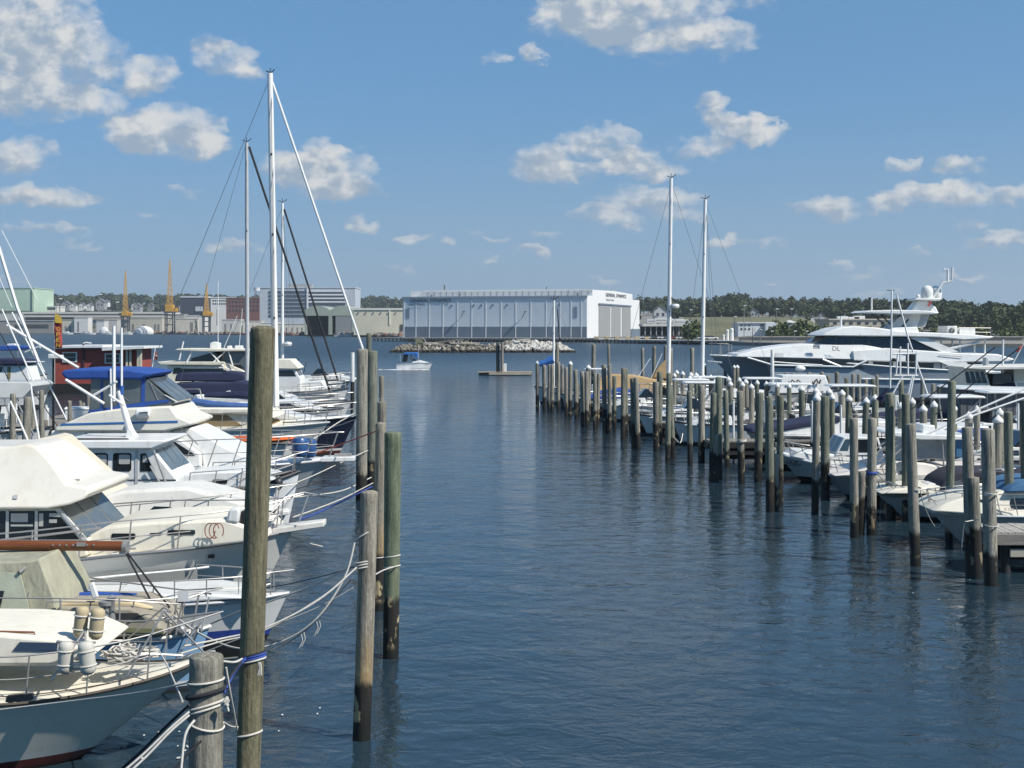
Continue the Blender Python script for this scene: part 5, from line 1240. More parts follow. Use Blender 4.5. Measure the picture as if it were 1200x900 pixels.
# ---------------------------------------------------------------- 6: flybridge cruiser under royal blue canvas
b = Boat('flybridge_cruiser', 'white flybridge cruiser with royal blue canvas top and clear curtains', 220, 43.0, LB)
b.hull([(20, 565), (100, 558), (210, 550), (290, 546.5), (340, 543), (388, 538)], 3.9, 2.1, hullmat('cruiser hull', (.56, .57, .57), (.03, .035, .05), (.05, .12, .25), .1, .3), WHITE(), draft=.7, full=2.4, flare=.1, bflare=.5, rub=.04, rubmat=GREYP(), camber=.12)
ho = b.house('deckhouse', [(58, 560), (58, 505), (196, 505), (234, 532), (236, 552)], 1.5, WHITE(), .08, bevel=.05)
b.win(ho, [(98, 534), (98, 508), (188, 508), (226, 531.5), (228, 534)], DGLASS(), 'side_window')
for px in (120, 160, 188): b.win(ho, [(px - .8, 534), (px - .8, 507), (px + .8, 507), (px + .8, 534)], GREYP(), 'window_pillar', .03, .03)
b.win(ho, [(95, 517), (103, 508), (126, 507.5), (116, 517)], WHITE(), 'side_fairing', .04, .03)
fr = b.house('foredeck_moulding', [(196, 505), (222, 502), (262, 524), (300, 541), (300, 549), (238, 551), (234, 532)], 1.4, WHITE(), .25, bevel=.06)
fly = b.house('flybridge', [(62, 505.5), (66, 500), (104, 484), (140, 479), (198, 476), (207, 488), (224, 495), (222, 499), (192, 506)], 1.6, mk('cream topside', (.69, .655, .565), .4), .15, bevel=.06)
b.win(fly, [(70, 498.6), (72, 496.4), (208, 493), (208, 495.4)], mk('blue stripe', (.03, .12, .32), .4), 'stripe')
en = b.house('clear_curtain', [(104, 483), (106, 443), (170, 443), (192, 463), (207, 470), (199, 476)], 1.25, CLEARV(), .05, bevel=.02)
for px, w_ in ((140, 1.8), (167.5, 2.2), (119, 1.0)): b.win(en, [(px - w_, 480), (px - w_, 444), (px + w_, 444), (px + w_, 478)], BLUEC(), 'curtain_seam', .02, .02)
b.win(en, [(103, 487), (104, 481), (168, 471), (198, 468), (198, 471), (168, 476)], BLUEC(), 'curtain_hem', .025, .02)
for q0, q1, x1, y1 in ((150, 470, 128, 448), (112, 470, 132, 448), (185, 470, 175, 448)): b.win(en, [(q0, q1), (q0 + 1.2, q1), (x1 + 1.2, y1), (x1, y1)], mk('frame grey', (.22, .24, .25), .4), 'tube_frame', .018, .01)  # thin grey strips for the frame tubes across the curtain
b.endpanes(en, (206, 470), (172, 444), 3, CLEARV(), inset=.1)
b.win(en, [(192, 462.5), (193.5, 462.5), (208, 470), (207, 471.5)], WHITE(), 'frame_edge', .03, .03)
b.house('canvas_top', [(71, 438), (74, 434), (85, 432.5), (120, 432), (150, 433), (178, 437), (174, 441), (164, 445), (120, 444.5), (78, 445)], 1.38, BLUEC(), .0, bevel=.1)
b.add('raft_canister', MB().tube([b.P(160, 484, -1.72), b.P(161.5, 484, -1.72), b.P(175, 483, -1.72), b.P(176.5, 483, -1.72)], lambda t: .12 if t in (0, 1) else .17, 14), WHITE())
b.add('lettering_smudge', MB().slab([b.P(163, 484.6, -1.9), b.P(163, 483.2, -1.9), b.P(173, 482.6, -1.9), b.P(173, 484, -1.9)], (0, .01, 0)), BLACK(), smooth=0)
b.tubes('outrigger', [[(77, 445, -1.5), (122, 473, -1.5)]], .05, ALU())
b.tubes('antenna', [[(131, 503, -1.4), (129.5, 432, -1.4)]], .03, ALU())
b.rail(.45, .99, .85, 8, .017, lean=.3)
b.plank((378, 535, 0), (416, 534.5, 0), .4, .14, WHITE())
b.tubes('side_rail', [[(200, 488, -1.3), (232, 521, -1.4)], [(196, 484, -1.2), (226, 516, -1.4)]], .022, STEEL())
for i, (px, py) in enumerate(((351.5, 524), (361.5, 525))):
    p = b.P(px, py, -1.0 + i * .5)
    T = Thing('ball_fender', ('blue barrel fender on the flybridge cruiser foredeck, the nearer one', 'blue barrel fender on the flybridge cruiser foredeck, behind its twin')[i], 'fender', p - Vector((0, 0, .3)))
    T.add('body', MB().lathe(p, [(0, -.31), (.18, -.29), (.25, -.2), (.26, .18), (.2, .28), (0, .31)], 16), mk('blue barrel', (.03, .085, .22), .35, 0, .15, 3))
    for zz in (-.12, .12): T.add('band', MB().tube([p + Vector((.268 * math.cos(a * .5236), .268 * math.sin(a * .5236), zz)) for a in range(12)], .014, 5, True), ROPE())

for px, py, sx in ((262, 530, .55), (300, 540, .4)): b.add('deck_hatch', MB().box(b.P(px, py, -.5), (sx, .6, .07), 0, Euler((0, .28, 0))), glass('grey windscreen', (.10, .12, .13), .05), fr, bevel=.02)
for u in (.5, .62, .74): b.add('hanging_fender', MB().lathe(b.edge(u, -1) + Vector((0, -.16, -.95)), [(0, 0), (.1, .04), (.13, .14), (.13, .5), (.09, .62), (.03, .68), (0, .7)], 12), WHITE())
b.add('anchor_roller', MB().tube([b.P(392, 533, 0), b.P(412, 532.5, 0)], .05, 6), STEEL())

# a low dinghy dock boat carrying the orange kayak
b = Boat('motorboat', 'low white launch carrying the orange kayak along its deck', 270, 51.0, LB)
b.hull([(140, 528), (240, 523.5), (300, 521.5), (348, 518)], 2.4, .8, hullmat('launch hull', (.6, .6, .58), (.2, .09, .05), (.25, .12, .06), .55, .8), OFFW(), draft=.4, rub=.04, rubmat=VARN())
p0, p1 = at(240, 515, 50.4), at(350, 516.5, 50.4)
mb = MB(); rows = []
for k in range(17):
    q = k / 16; c = p0.lerp(p1, q); r = max(.01, math.sin(math.pi * q) ** .55)
    rows.append([c + Vector((0, .36 * r * math.cos(a), .16 * r * math.sin(a) + .10 * (2 * q - 1) ** 2)) for a in [j * .6283 for j in range(10)]])
mb.grid(rows, True)
T = Thing('kayak', 'bright orange kayak lying on the low white launch', 'kayak', at(295, 519, 50.4)); T.add('hull', mb, mk('orange kayak plastic', (.62, .13, .03), .35, 0, .08, 1), smooth=60)
T.add('cockpit', MB().lathe(at(300, 512.5, 50.4), [(0, 0), (.3, 0), (.34, .04), (.3, .05), (0, .01)], 14), BLACK())
T.add('paddle', MB().tube([at(262, 511, 50.1), at(300, 509.5, 50.1), at(332, 509, 50.1)], .02, 6).box(at(260, 511, 50.1), (.4, .12, .03)), WHITE())

# ---------------------------------------------------------------- 7: cream sedan with tan window covers
b = Boat('sedan_cruiser', 'cream sedan cruiser with tan window covers and blue canvas folded on its roof', 270, 60.0, LB)
b.hull([(130, 512), (200, 507), (250, 504), (310, 501), (350, 498), (386, 494.5)], 4.0, 1.6, hullmat('sedan hull', (.60, .59, .55), (.03, .035, .05), (.2, .2, .2), .1, .2), CREAM(), draft=.6, rub=.04, rubmat=GREYP())
ho = b.house('deckhouse', [(185, 510), (190, 485), (288, 485), (318, 500), (318, 505)], 1.6, CREAM(), .05)
b.win(ho, [(205, 499.5), (207, 486.5), (266, 486.5), (284, 499)], mk('tan window cover', (.27, .19, .10), .9, 0, .12, 1.2), 'window_cover')
b.win(ho, [(228, 503), (228, 485), (232, 485), (232, 503)], GREYP(), 'window_pillar', .04, .04)
b.house('roof', [(196, 485.5), (200, 477), (212, 473.5), (222, 478), (296, 478.5), (310, 484), (322, 490), (290, 486)], 1.75, CREAM(), .1, bevel=.06)
b.endpanes(ho, (316, 499), (292, 487), 3, mk('tan window cover', (.27, .19, .10), .9))
b.add('folded_canvas', MB().tube([b.P(214, 474, -1.2), b.P(230, 471, -1.2), b.P(250, 474, -1.2), b.P(270, 475, -1.2), b.P(300, 476, -1.1)], lambda t: .17 - .08 * abs(t - .3), 8), mk('faded blue canvas', (.05, .11, .28), .9, 0, .2, 3))
b.rail(.5, .98, .7, 6, .018, lean=.1)
T = Thing('cloth_fender', 'dark blue cover bundle hanging beside the tan window cover', 'fender', b.P(230, 503, -2.2)); T.add('body', MB().ball(b.P(227, 500, -2.2), .2, (1.2, 1, .9)).ball(b.P(234, 502, -2.2), .18), NAVYC()); T.add('strap', MB().cyl(b.P(230.5, 487, -2.1), b.P(230.5, 498, -2.2), .05, .05, 6), GREYP())
# ================================================================== left: the farther boats, the barge house, dock
def sail_rig(b, mx, ybot, ytop, rad, stays, spreaders=(), name='mast', lean_px=0, mat=None):
    """mast from (mx, ybot) to (mx + lean_px, ytop); stays: (px_top, y_top, px_bot, y_bot, y_off, r, mat)"""
    m = b.add(name, MB().tube([b.P(mx, ybot), b.P(mx + lean_px * .5, (ybot + ytop) / 2), b.P(mx + lean_px, ytop)], lambda t: rad * (1 - .22 * t), 12), mat or ALU())
    for fy, hw in spreaders:
        px = mx + lean_px * (ybot - fy) / (ybot - ytop)
        b.add('spreader', MB().tube([b.P(px, fy + 1, -hw), b.P(px, fy, 0), b.P(px, fy + 1, hw)], rad * .28, 6), BLACK(), m)
    for (x0, y0, x1, y1, yo, r, mt) in stays:
        b.add('stay', MB().tube([b.P(x0, y0, 0), b.P((x0 + x1) / 2, (y0 + y1) / 2, yo / 2), b.P(x1, y1, yo)], r, 6), mt)
    tx = mx + lean_px; sc = b.s
    b.add('wind_vane', MB().tube([b.P(tx - 5, ytop - 3), b.P(tx, ytop - 1), b.P(tx + 4, ytop - 3), b.P(tx + 5, ytop - 5)], .025, 5).tube([b.P(tx, ytop), b.P(tx, ytop - 6)], .02, 5), BLACK(), m)
    return m
WIRE = lambda: mk('rigging wire', (.16, .165, .17), .4, .5)
NAVYH = hullmat('navy hull', (.012, .016, .035), (.10, .03, .025), (.6, .6, .58), .15, .25, .18)
b = Boat('sailing_yacht', 'navy hulled yacht with the tallest white mast and a white furled genoa', 330, 63.0, LB)
b.hull([(180, 500), (250, 497), (330, 493.5), (385, 490), (419, 486.5)], 3.8, 1.2, NAVYH, OFFW(), draft=.8, rub=.05, rubmat=WHITE(), full=1.9)
b.house('coachroof', [(220, 496), (225, 487), (330, 484), (362, 491)], 1.1, WHITE(), .1)
m = sail_rig(b, 323.5, 492, 86, .165, [(319, 96, 438, 447, 0, .062, mk('white sailcloth', (.74, .73, .70), .8)), (438, 447, 450, 484, 0, .02, WIRE()), (317, 90, 150, 495, 0, .012, WIRE()), (318, 92, 321, 490, -1.8, .012, WIRE()), (318, 92, 322, 490, 1.8, .012, WIRE()), (320, 180, 322, 490, -1.75, .01, WIRE()), (321, 274, 322, 490, -1.7, .01, WIRE())], [(180, .8), (274, .9), (372, 1.0)], lean_px=-7)
b.add('boom', MB().tube([b.P(321, 470), b.P(240, 466)], .12, 10), ALU()); b.add('sail_cover', MB().tube([b.P(316, 466), b.P(280, 463), b.P(240, 464)], lambda t: .24 - .1 * t, 8), NAVYC())
b.rail(.5, .98, .6, 7, .016); b.plank((412, 485, 0), (440, 482, 0), .25, .1, WHITE(), 'bowsprit')
b = Boat('sailing_yacht', 'sloop with grey mast and black furled jib, nearest the tallest mast on its left', 300, 85.0, LB)
b.hull([(200, 471), (280, 469), (340, 467), (392, 463.5)], 3.4, 1.0, hullmat('white sloop hull', (.68, .68, .66), (.03, .05, .1), (.02, .03, .09), .1, .2), OFFW(), draft=.7, rub=.04, rubmat=BLACK())
b.house('coachroof', [(235, 468), (240, 460), (320, 459), (345, 466)], 1.0, WHITE(), .1)
sail_rig(b, 290, 466, 167, .135, [(292, 172, 388, 463, 0, .075, mk('black sail sleeve', (.014, .015, .018), .8)), (288, 170, 205, 470, 0, .012, WIRE()), (289, 170, 287, 467, -1.6, .012, WIRE()), (289, 170, 292, 467, 1.6, .012, WIRE())], [(270, .9)], lean_px=-1, mat=mk('grey spar', (.46, .47, .47), .35))
b.rail(.5, .98, .6, 6, .018)
b = Boat('sailing_yacht', 'far sloop with slim white mast, radar dome and black furled jib', 330, 108.0, LB)
b.hull([(240, 453), (320, 452), (370, 450.5), (402, 448)], 3.4, 1.0, hullmat('white sloop hull', (.68, .68, .66), (.03, .05, .1), (.02, .03, .09), .1, .2), OFFW(), draft=.7, rub=.04, rubmat=GREYP())
b.house('coachroof', [(275, 451), (280, 443), (350, 443), (365, 450)], 1.0, WHITE(), .1)
sail_rig(b, 331, 450, 238, .13, [(333, 245, 396, 446, 0, .08, mk('black sail sleeve', (.014, .015, .018), .8)), (331, 242, 250, 452, 0, .014, WIRE()), (331, 242, 342, 450, -1.6, .012, WIRE()), (331, 242, 350, 450, -1.2, .012, WIRE())], [(305, .8), (345, .9)], lean_px=0)
b.add('radar_dome', MB().lathe(b.P(337, 403, -.2), [(0, -.18), (.3, -.15), (.36, 0), (.3, .14), (0, .18)], 14), WHITE()); b.add('radar_bracket', MB().tube([b.P(331, 404), b.P(337, 405, -.2)], .06, 6), ALU())
b.rail(.5, .98, .6, 6, .02)
# pilothouse boats and other bows at the far end of the left row
b = Boat('pilothouse_boat', 'small white pilothouse boat right of the slim far mast', 350, 98.0, LB)
b.hull([(290, 461), (340, 460), (380, 457.5), (408, 455)], 3.2, .8, hullmat('white hull 2', (.68, .67, .64), (.03, .03, .035), (.05, .05, .06), .1, .3), WHITE(), rub=.05)
ho = b.house('wheelhouse', [(322, 460), (322, 431), (344, 431), (352, 444), (352, 460)], 1.2, WHITE(), .05); b.win(ho, [(326, 441), (326, 434), (343, 434), (347, 441)]); b.endpanes(ho, (351, 443), (345, 433), 2)
b.house('roof', [(318, 432), (322, 421), (340, 421), (350, 431), (349, 432.5)], 1.3, CREAM(), .15)
b.house('cuddy', [(352, 460), (352, 448), (376, 446), (384, 456)], 1.0, WHITE(), .1); b.rail(.5, .97, .55, 5, .02)
MISC = [('white sport boat with black side windows among the far left bows', 72.0, [(250, 486), (330, 482.5), (380, 480), (402, 478)], 'a'),
        ('white day boat with a low windscreen beyond the tallest mast', 79.0, [(270, 478), (340, 475), (385, 472), (412, 470)], 'b'),
        ('white open boat farthest along the left row', 118.0, [(320, 447), (360, 446), (395, 444.5), (412, 443)], 'b')]
for lb, d, sh, k in MISC:
    b = Boat('motorboat', lb, 350, d, LB)
    b.hull(sh, 3.0, 1.0, hullmat('white hull 2', (.68, .67, .64), (.03, .03, .035), (.05, .05, .06), .1, .3), WHITE(), rub=.05, rubmat=BLACK())
    x0, x1 = sh[0][0], sh[-1][0]; y = sh[1][1]
    if k == 'a':
        c_ = b.house('cabin', [(x0 + 10, y + 2), (x0 + 20, y - 10), (x0 + 90, y - 13), (x0 + 120, y - 3), (x0 + 125, y + 1)], 1.1, WHITE(), .15); b.win(c_, [(x0 + 30, y - 3), (x0 + 34, y - 9), (x0 + 88, y - 10), (x0 + 104, y - 4)])
    else:
        c_ = b.house('cuddy', [(x0 + 20, y + 2), (x0 + 24, y - 5), (x0 + 70, y - 7), (x0 + 105, y - 1)], 1.0, WHITE(), .12); b.win(c_, [(x0 + 44, y - 6), (x0 + 52, y - 14), (x0 + 56, y - 14), (x0 + 66, y - 6)], name='windscreen')
        b.tubes('rod', [[(x0 + 24, y, .4), (x0 + 30, y - 26, .4)], [(x0 + 34, y, -.4), (x0 + 39, y - 22, -.4)]], .03, BLACK())
    b.rail(.5, .97, .5, 5, .018)
    b.add('fender', MB().ball(b.edge(.6, -1) + Vector((0, -.1, -.3)), .17, (1, 1, 1.8)), TANF)
# tower boat and navy covered boats
b = Boat('sport_fisher', 'white sport fishing boat with long flat hardtop and radar box', 240, 104.0, LB)
b.hull([(170, 451), (260, 449), (320, 447), (352, 444)], 4.2, 1.2, hullmat('white hull 2', (.68, .67, .64), (.03, .03, .035), (.05, .05, .06), .1, .3), WHITE(), rub=.05)
ho = b.house('cabin', [(196, 450), (196, 428), (258, 428), (290, 440), (300, 449)], 1.7, CREAM(), .05); b.win(ho, [(202, 438), (204, 431), (256, 431), (276, 438)])
b.house('lower_roof', [(184, 424), (188, 427.5), (258, 428), (262, 424)], 1.9, CREAM(), 0)
fl = b.house('flybridge', [(222, 425), (224, 420), (252, 412), (264, 424)], 1.5, DGLASS(), .05)
b.house('flybridge_side', [(252, 440), (240, 424), (262, 424), (284, 434), (292, 441)], 1.6, CREAM(), .1)
en = b.house('clear_curtain', [(262, 428), (262, 412), (290, 412), (302, 428)], 1.4, CLEARV(), .05)
b.house('hardtop', [(204, 410.5), (208, 408.5), (288, 409), (290, 411.5), (240, 412)], 1.8, CREAM(), 0)
b.house('radar_box', [(246, 409), (246, 402), (250, 400.5), (256, 402), (256, 409)], .5, WHITE(), 0); b.house('radar_box', [(275, 409), (275, 405), (283, 405), (283, 409)], .4, WHITE(), 0); b.house('radar_box', [(266, 409), (266, 405.5), (270, 405), (271, 409)], .3, WHITE(), 0)
b.tubes('tower_frame', [[(216, 430, -1.7), (226, 410, -1.6)], [(210, 422, -1.7), (215, 400, -1.6)], [(264, 412, -1.6), (246, 428, -1.7)], [(246, 412, -1.6), (262, 430, -1.7)], [(268, 412, -1.6), (273, 430, -1.7)], [(212, 431, -1.7), (262, 431, -1.7)]], .06, WHITE())
b.tubes('antenna', [[(255.5, 408, 0), (255.5, 330, 0)]], .03, ALU()); b.tubes('antenna', [[(262, 409, .5), (278, 370, .5)], [(280, 409, .5), (284, 362, .5)]], .022, ALU())
b.rail(.55, .97, .6, 5, .02)
for i, (lb, d, x0, x1, y0, y1) in enumerate([('motorboat under a tight navy cover, the farther of the covered pair', 92, 204, 292, 436, 447), ('motorboat under a sagging navy cover, the nearer of the covered pair', 78, 206, 306, 448, 462)]):
    b = Boat('covered_boat', lb, 250, d, LB)
    b.hull([(x0 - 4, y1 + 3), (x0 + 50, y1 + 2), (x1 - 10, y1 + 1), (x1 + 14, y1 - 1)], 2.9, .8, hullmat('white hull 2', (.68, .67, .64), (.03, .03, .035), (.05, .05, .06), .1, .3), WHITE(), rub=.05)
    b.house('boat_cover', [(x0, y1), (x0 + 2, y0 + 2), (x0 + 30, y0 + 1), (x0 + 55, y0 + 1.5), (x1 - 30, y0 - 1), (x1 - 8, y0 + 2), (x1, y1)], 1.3, NAVYC(), .3, bevel=.1)
# white clutter below them
b = Boat('motorboat', 'open white workboat with seat boxes behind the folded blue canvas', 240, 68.0, LB)
b.hull([(180, 484), (240, 482), (300, 480), (330, 478)], 2.8, .7, hullmat('white hull 2', (.68, .67, .64), (.03, .03, .035), (.05, .05, .06), .1, .3), WHITE(), rub=.05)
for x0, x1, y0 in ((208, 222, 464), (226, 236, 463), (244, 250, 468), (276, 282, 464)): b.house('seat_box', [(x0, 482), (x0 + 1, y0), (x1 - 1, y0), (x1, 482)], .5, WHITE(), .05)
b.house('console', [(256, 482), (258, 462), (266, 458), (270, 482)], .5, GREYP(), .1)
b.tubes('grab_frame', [[(212, 470, -.6), (216, 456, -.6), (234, 456, -.6), (238, 470, -.6)]], .03, STEEL())
# the red barge house and its flag
T = Thing('barge_house', 'floating red clapboard house with white roof and two white windows', 'houseboat', (px_x(116, 121), 121, 0))
D = 121.0; q = lambda px, py, y=0: at(px, py, D + y)
bd = mk('red clapboard', (.30, .065, .05), .75, 0, .15, 2, bump=.03, bscale=3, stretch=(.2, .2, 4))
T.add('barge', MB().box((px_x(116, D), D + 2.5, .35), (9.6, 7, 1.0)), DARKW())
T.add('wall', MB().box((px_x(112, D), D + 2.5, (z_of(409, D) + .85) / 2), (px_x(160, D) - px_x(64, D), 5, z_of(409, D) - .85)), bd)
T.add('roof', MB().slab([q(61.5, 407.5, -.6), q(120, 407.3, -.6), q(120, 404.6, -.6), q(61.5, 405, -.6)], (0, 6.2, 0)).slab([q(119.5, 411, -.9), q(168.5, 408.5, -.9), q(168.5, 405.8, -.9), q(119.5, 406.5, -.9)], (0, 6.4, 0)), mk('white roof edge', (.72, .72, .70), .6), smooth=0)
for (x0, x1, y0, y1, n) in ((73.5, 90.5, 412.5, 424.5, 2), (123, 141.5, 414, 426, 4)):
    fr = T.add('window', MB().box(((px_x(x0, D) + px_x(x1, D)) / 2, D - .04, (z_of(y0, D) + z_of(y1, D)) / 2), (px_x(x1, D) - px_x(x0, D), .12, z_of(y0, D) - z_of(y1, D))), WHITE())
    for i in range(2 if n == 4 else 1):
        for j in range(2):
            w_ = (x1 - x0 - 2.4) / (2 if n == 4 else 1); h_ = (y1 - y0 - 2.6) / 2
            xa = x0 + 1.2 + i * w_ + .3; ya = y0 + 1.2 + j * (h_ + .4)
            T.add('pane', MB().box(((px_x(xa, D) + px_x(xa + w_ - .6, D)) / 2, D - .10, (z_of(ya, D) + z_of(ya + h_ - .2, D)) / 2), ((w_ - .6) * D / F, .04, (h_ - .2) * D / F)), DGLASS(), fr)
T.add('corner_post', MB().box((px_x(98, D), D - .06, z_of(420, D)), (.14, .1, 2.6)), mk('dark downpipe', (.05, .03, .03), .6))
for px in (150, 154, 163, 166): T.add('porch_post', MB().box((px_x(px, D), D - .3, (z_of(409, D) + .8) / 2), (.18, .18, z_of(409, D) - .8)), mk('cream post', (.6, .55, .42), .6))
T.add('deck', MB().box((px_x(165, D), D + 2, .95), (1.6, 6, .15)), WOODG())
T.add('roof_hook', MB().tube([q(97, 405, 0), q(98, 402, 0), q(101, 401.3, 0), q(107, 402.2, 0)], .06, 6), WHITE())
T = Thing('feather_flag', 'tall red feather flag reading OPEN beside the red barge house', 'flag', q(65, 450, -.8))
mb = MB(); rows = []
for k in range(15):
    t = k / 14; y = 408 - 41 * t; wd = 8.6 if t < .82 else 8.6 * max(.05, 1 - ((t - .82) / .18) ** 1.6)
    rows.append([q(64 + .25 * math.sin(t * 9) + wd * j / 6, y + (1.4 * j / 6 if t > .8 else 0), -.8 + .06 * math.sin(t * 8 + j * .8)) for j in range(7)])
mb.grid(rows)
o = T.add('cloth', mb, mk('flag red', (.34, .045, .035), .8), smooth=60)
sm = o.modifiers.new('cloth_thickness', 'SOLIDIFY'); sm.thickness = .02
mb = MB(); mb.slab([q(64.2, 378, -.95), q(72.6, 379, -.95), q(72.4, 374, -.95), q(70.5, 370, -.95), q(65.5, 367.5, -.95), q(64.2, 368, -.95)], (0, .02, 0))
T.add('yellow_tip', mb, mk('flag yellow', (.62, .42, .06), .8), smooth=0)
for k, ch in enumerate('OPEN'): put_text(T, 'lettering', ch, q(66, 387.8 + k * 6.4, -1.0), (1, 0, 0), (0, 0, 1), .36, .34, mk('flag yellow', (.62, .42, .06), .8))
T.add('pole', MB().tube([q(64, 450, -.8), q(64, 372, -.8), q(65, 367.5, -.8), q(67, 366.8, -.8)], .04, 6), GREYP())
# main dock on the left with its clutter
T = Thing('timber_dock', 'grey timber walkway behind the sterns of the left hand boats', 'dock', (-22.6, 50, 0))
mb = MB()
for k in range(130): mb.box((-22.6 + random.uniform(-.02, .02), 36 + k * .66, 1.15), (2.6, .62, .07))
T.add('decking', mb, WOODG())
for sx in (-1.2, 1.2): T.add('stringer', MB().box((-22.6 + sx, 79, .98), (.16, 86, .24)), DARKW())
for k in range(18):
    T.add('post', MB().cyl((-22.6 + (1.42 if k % 2 else -1.42), 38 + k * 4.8, -1.5), (-22.6 + (1.42 if k % 2 else -1.42), 38 + k * 4.8, 1.6), .13, .12, 10), WOODG())
for i, (px, yt, yb, wpx, d) in enumerate([(29, 466, 535, 10, 52), (50, 458, 530, 6, 56), (39, 474, 540, 4.5, 58), (82, 470, 520, 5, 66), (104, 462, 510, 4.5, 70), (13, 462, 545, 7, 50), (95, 470, 510, 4, 74)]):
    pile(px, yt, d, 0, 'grey dock post in the clutter by the left hand dock, %s from the frame edge' % ORD[sorted([29, 50, 39, 82, 104, 13, 95]).index(px)], 'dock posts on the left', 'grey', wpx=wpx)
T = Thing('dock_lamp', 'dock lamp with a flat white head on a black pole', 'lamp', at(62.5, 505, 62))
T.add('pole', MB().cyl(at(62.5, 505, 62), at(62.5, 420, 62), .06, .05, 8), BLACK()); T.add('lamp_head', MB().slab([at(56, 420.5, 61.6), at(70, 420, 61.6), at(70, 416.5, 61.6), at(56, 415, 61.6)], (0, .6, 0)), WHITE(), bevel=.03)
def chair(px, py, d, label, col=None):
    p = at(px, py, d); T = Thing('deck_chair', label, 'chair', p, 'white chairs on the left hand dock'); w_ = .28; m_ = WHITE()
    T.add('seat', MB().box(p + Vector((0, 0, .42)), (.52, .5, .05)), m_, bevel=.015); T.add('backrest', MB().slab([p + Vector((-.24, .22, .44)), p + Vector((.24, .22, .44)), p + Vector((.22, .32, .95)), p + Vector((-.22, .32, .95))], (0, .04, 0)), m_, bevel=.015)
    for sx in (-.23, .23):
        for sy in (-.22, .22): T.add('leg', MB().cyl(p + Vector((sx, sy, 0)), p + Vector((sx * .95, sy * .95, .42)), .025, .02, 6), m_)
    for sx in (-.26, .26): T.add('armrest', MB().tube([p + Vector((sx, -.22, .42)), p + Vector((sx, -.22, .64)), p + Vector((sx, .25, .66))], .022, 6), m_)
for i, (px, d) in enumerate(((4, 63), (12, 66), (-4, 58))):
    chair(px, 384 + (H - 1.19) * F / d, d, ('white plastic chair on the dock, middle of the three', 'white plastic chair on the dock, farthest of the three', 'white plastic chair on the dock, nearest the frame edge')[i])
for i, (px, d, lb) in enumerate(((20, 69, 'white dock box beside the farthest plastic chair'), (36, 76, 'white dock box in the middle of the left hand dock'), (52, 84, 'white dock box at the far part of the left hand dock'))):
    p = Vector((-21.9, d, 1.19)); T = Thing('dock_box', lb, 'box', p, 'dock boxes')
    T.add('body', MB().slab([p + Vector((-.6, -.3, 0)), p + Vector((.6, -.3, 0)), p + Vector((.6, -.3, .5)), p + Vector((-.6, -.3, .5))], (0, .6, 0)), WHITE(), bevel=.03); T.add('lid', MB().slab([p + Vector((-.65, -.34, .5)), p + Vector((.65, -.34, .5)), p + Vector((.6, -.2, .62)), p + Vector((-.6, -.2, .62))], (0, .6, 0)), WHITE(), bevel=.02)
for i, (x, d) in enumerate(((-21.5, 54), (-21.5, 63), (-21.5, 72), (-21.5, 82), (-21.5, 92))):
    p = Vector((x, d, 1.19)); T = Thing('power_pedestal', 'white power pedestal on the left hand dock, %s from the near end' % ORD[i], 'pedestal', p, 'power pedestals')
    T.add('column', MB().box(p + Vector((0, 0, .45)), (.22, .22, .9)), WHITE(), bevel=.02); T.add('lamp', MB().cyl(p + Vector((0, 0, .9)), p + Vector((0, 0, 1.05)), .09, .06, 10), GREYP())
# boats at the left frame edge
b = Boat('sport_fisher', 'grey topped sport fisher at the left frame edge with long white outriggers', 0, 58.0, LB)
b.hull([(-200, 512), (-60, 510), (20, 505), (60, 500)], 3.6, .9, hullmat('white hull 2', (.68, .67, .64), (.03, .03, .035), (.05, .05, .06), .1, .3), WHITE(), rub=.05)
b.house('hardtop', [(-200, 468), (-200, 448), (-40, 447), (32, 448), (37, 452), (26, 467)], 1.5, mk('grey white hardtop', (.45, .46, .44), .5, 0, .1, 2), .35, bevel=.05)
b.tubes('tower_frame', [[(5, 468, -1.4), (22, 520, -1.5)], [(18, 467, -1.4), (40, 510, -1.5)], [(-10, 468, -1.3), (2, 520, -1.4)]], .035, STEEL())
b.tubes('outrigger', [[(-2, 288, -1), (20, 360, -1), (45, 424, -1)]], .07, ALU()); b.tubes('outrigger', [[(8, 381, .5), (60, 412, .5), (92, 431, .5)]], .065, ALU()); b.tubes('outrigger', [[(2, 362, 0), (24, 412, 0), (46, 462, 0)]], .035, ALU()); b.tubes('outrigger', [[(14, 366, 1), (44, 424, 1), (78, 492, 1)]], .035, ALU()); b.tubes('outrigger', [[(22, 372, 1.5), (52, 436, 1.5)]], .03, ALU())
b.tubes('antenna', [[(2, 270, 0), (44, 352, 0)], [(-4, 318, .5), (14, 360, .5)]], .016, ALU())
b.tubes('outrigger_line', [[(-3, 385, -1), (40, 460, -1), (82, 520, -1)], [(-2, 420, -1), (22, 470, -1)]], .02, ROPED())
b.tubes('spreader', [[(29, 413, -1), (48, 405, -1)], [(31, 424, -.5), (52, 424, -.5)], [(47, 408, -1), (46, 402, -1)]], .03, ALU())
b = Boat('motorboat', 'white boat under a navy top at the left frame edge', 10, 98.0, LB)
b.hull([(-60, 452), (0, 452), (40, 450), (60, 448)], 2.8, .8, hullmat('white hull 2', (.68, .67, .64), (.03, .03, .035), (.05, .05, .06), .1, .3), WHITE(), rub=.05)
ho = b.house('cabin', [(-30, 451), (-30, 428), (30, 428), (36, 450)], 1.2, WHITE(), .1); b.win(ho, [(-20, 436), (-20, 430), (2, 430), (2, 436)]); b.win(ho, [(8, 447), (8, 430), (12, 430), (12, 447)], mk('olive door', (.2, .18, .09), .7), 'door')
b.house('canvas_top', [(-30, 428), (-30, 421), (10, 420), (28, 422), (33, 426), (24, 428)], 1.4, NAVYC(), .2, bevel=.1)
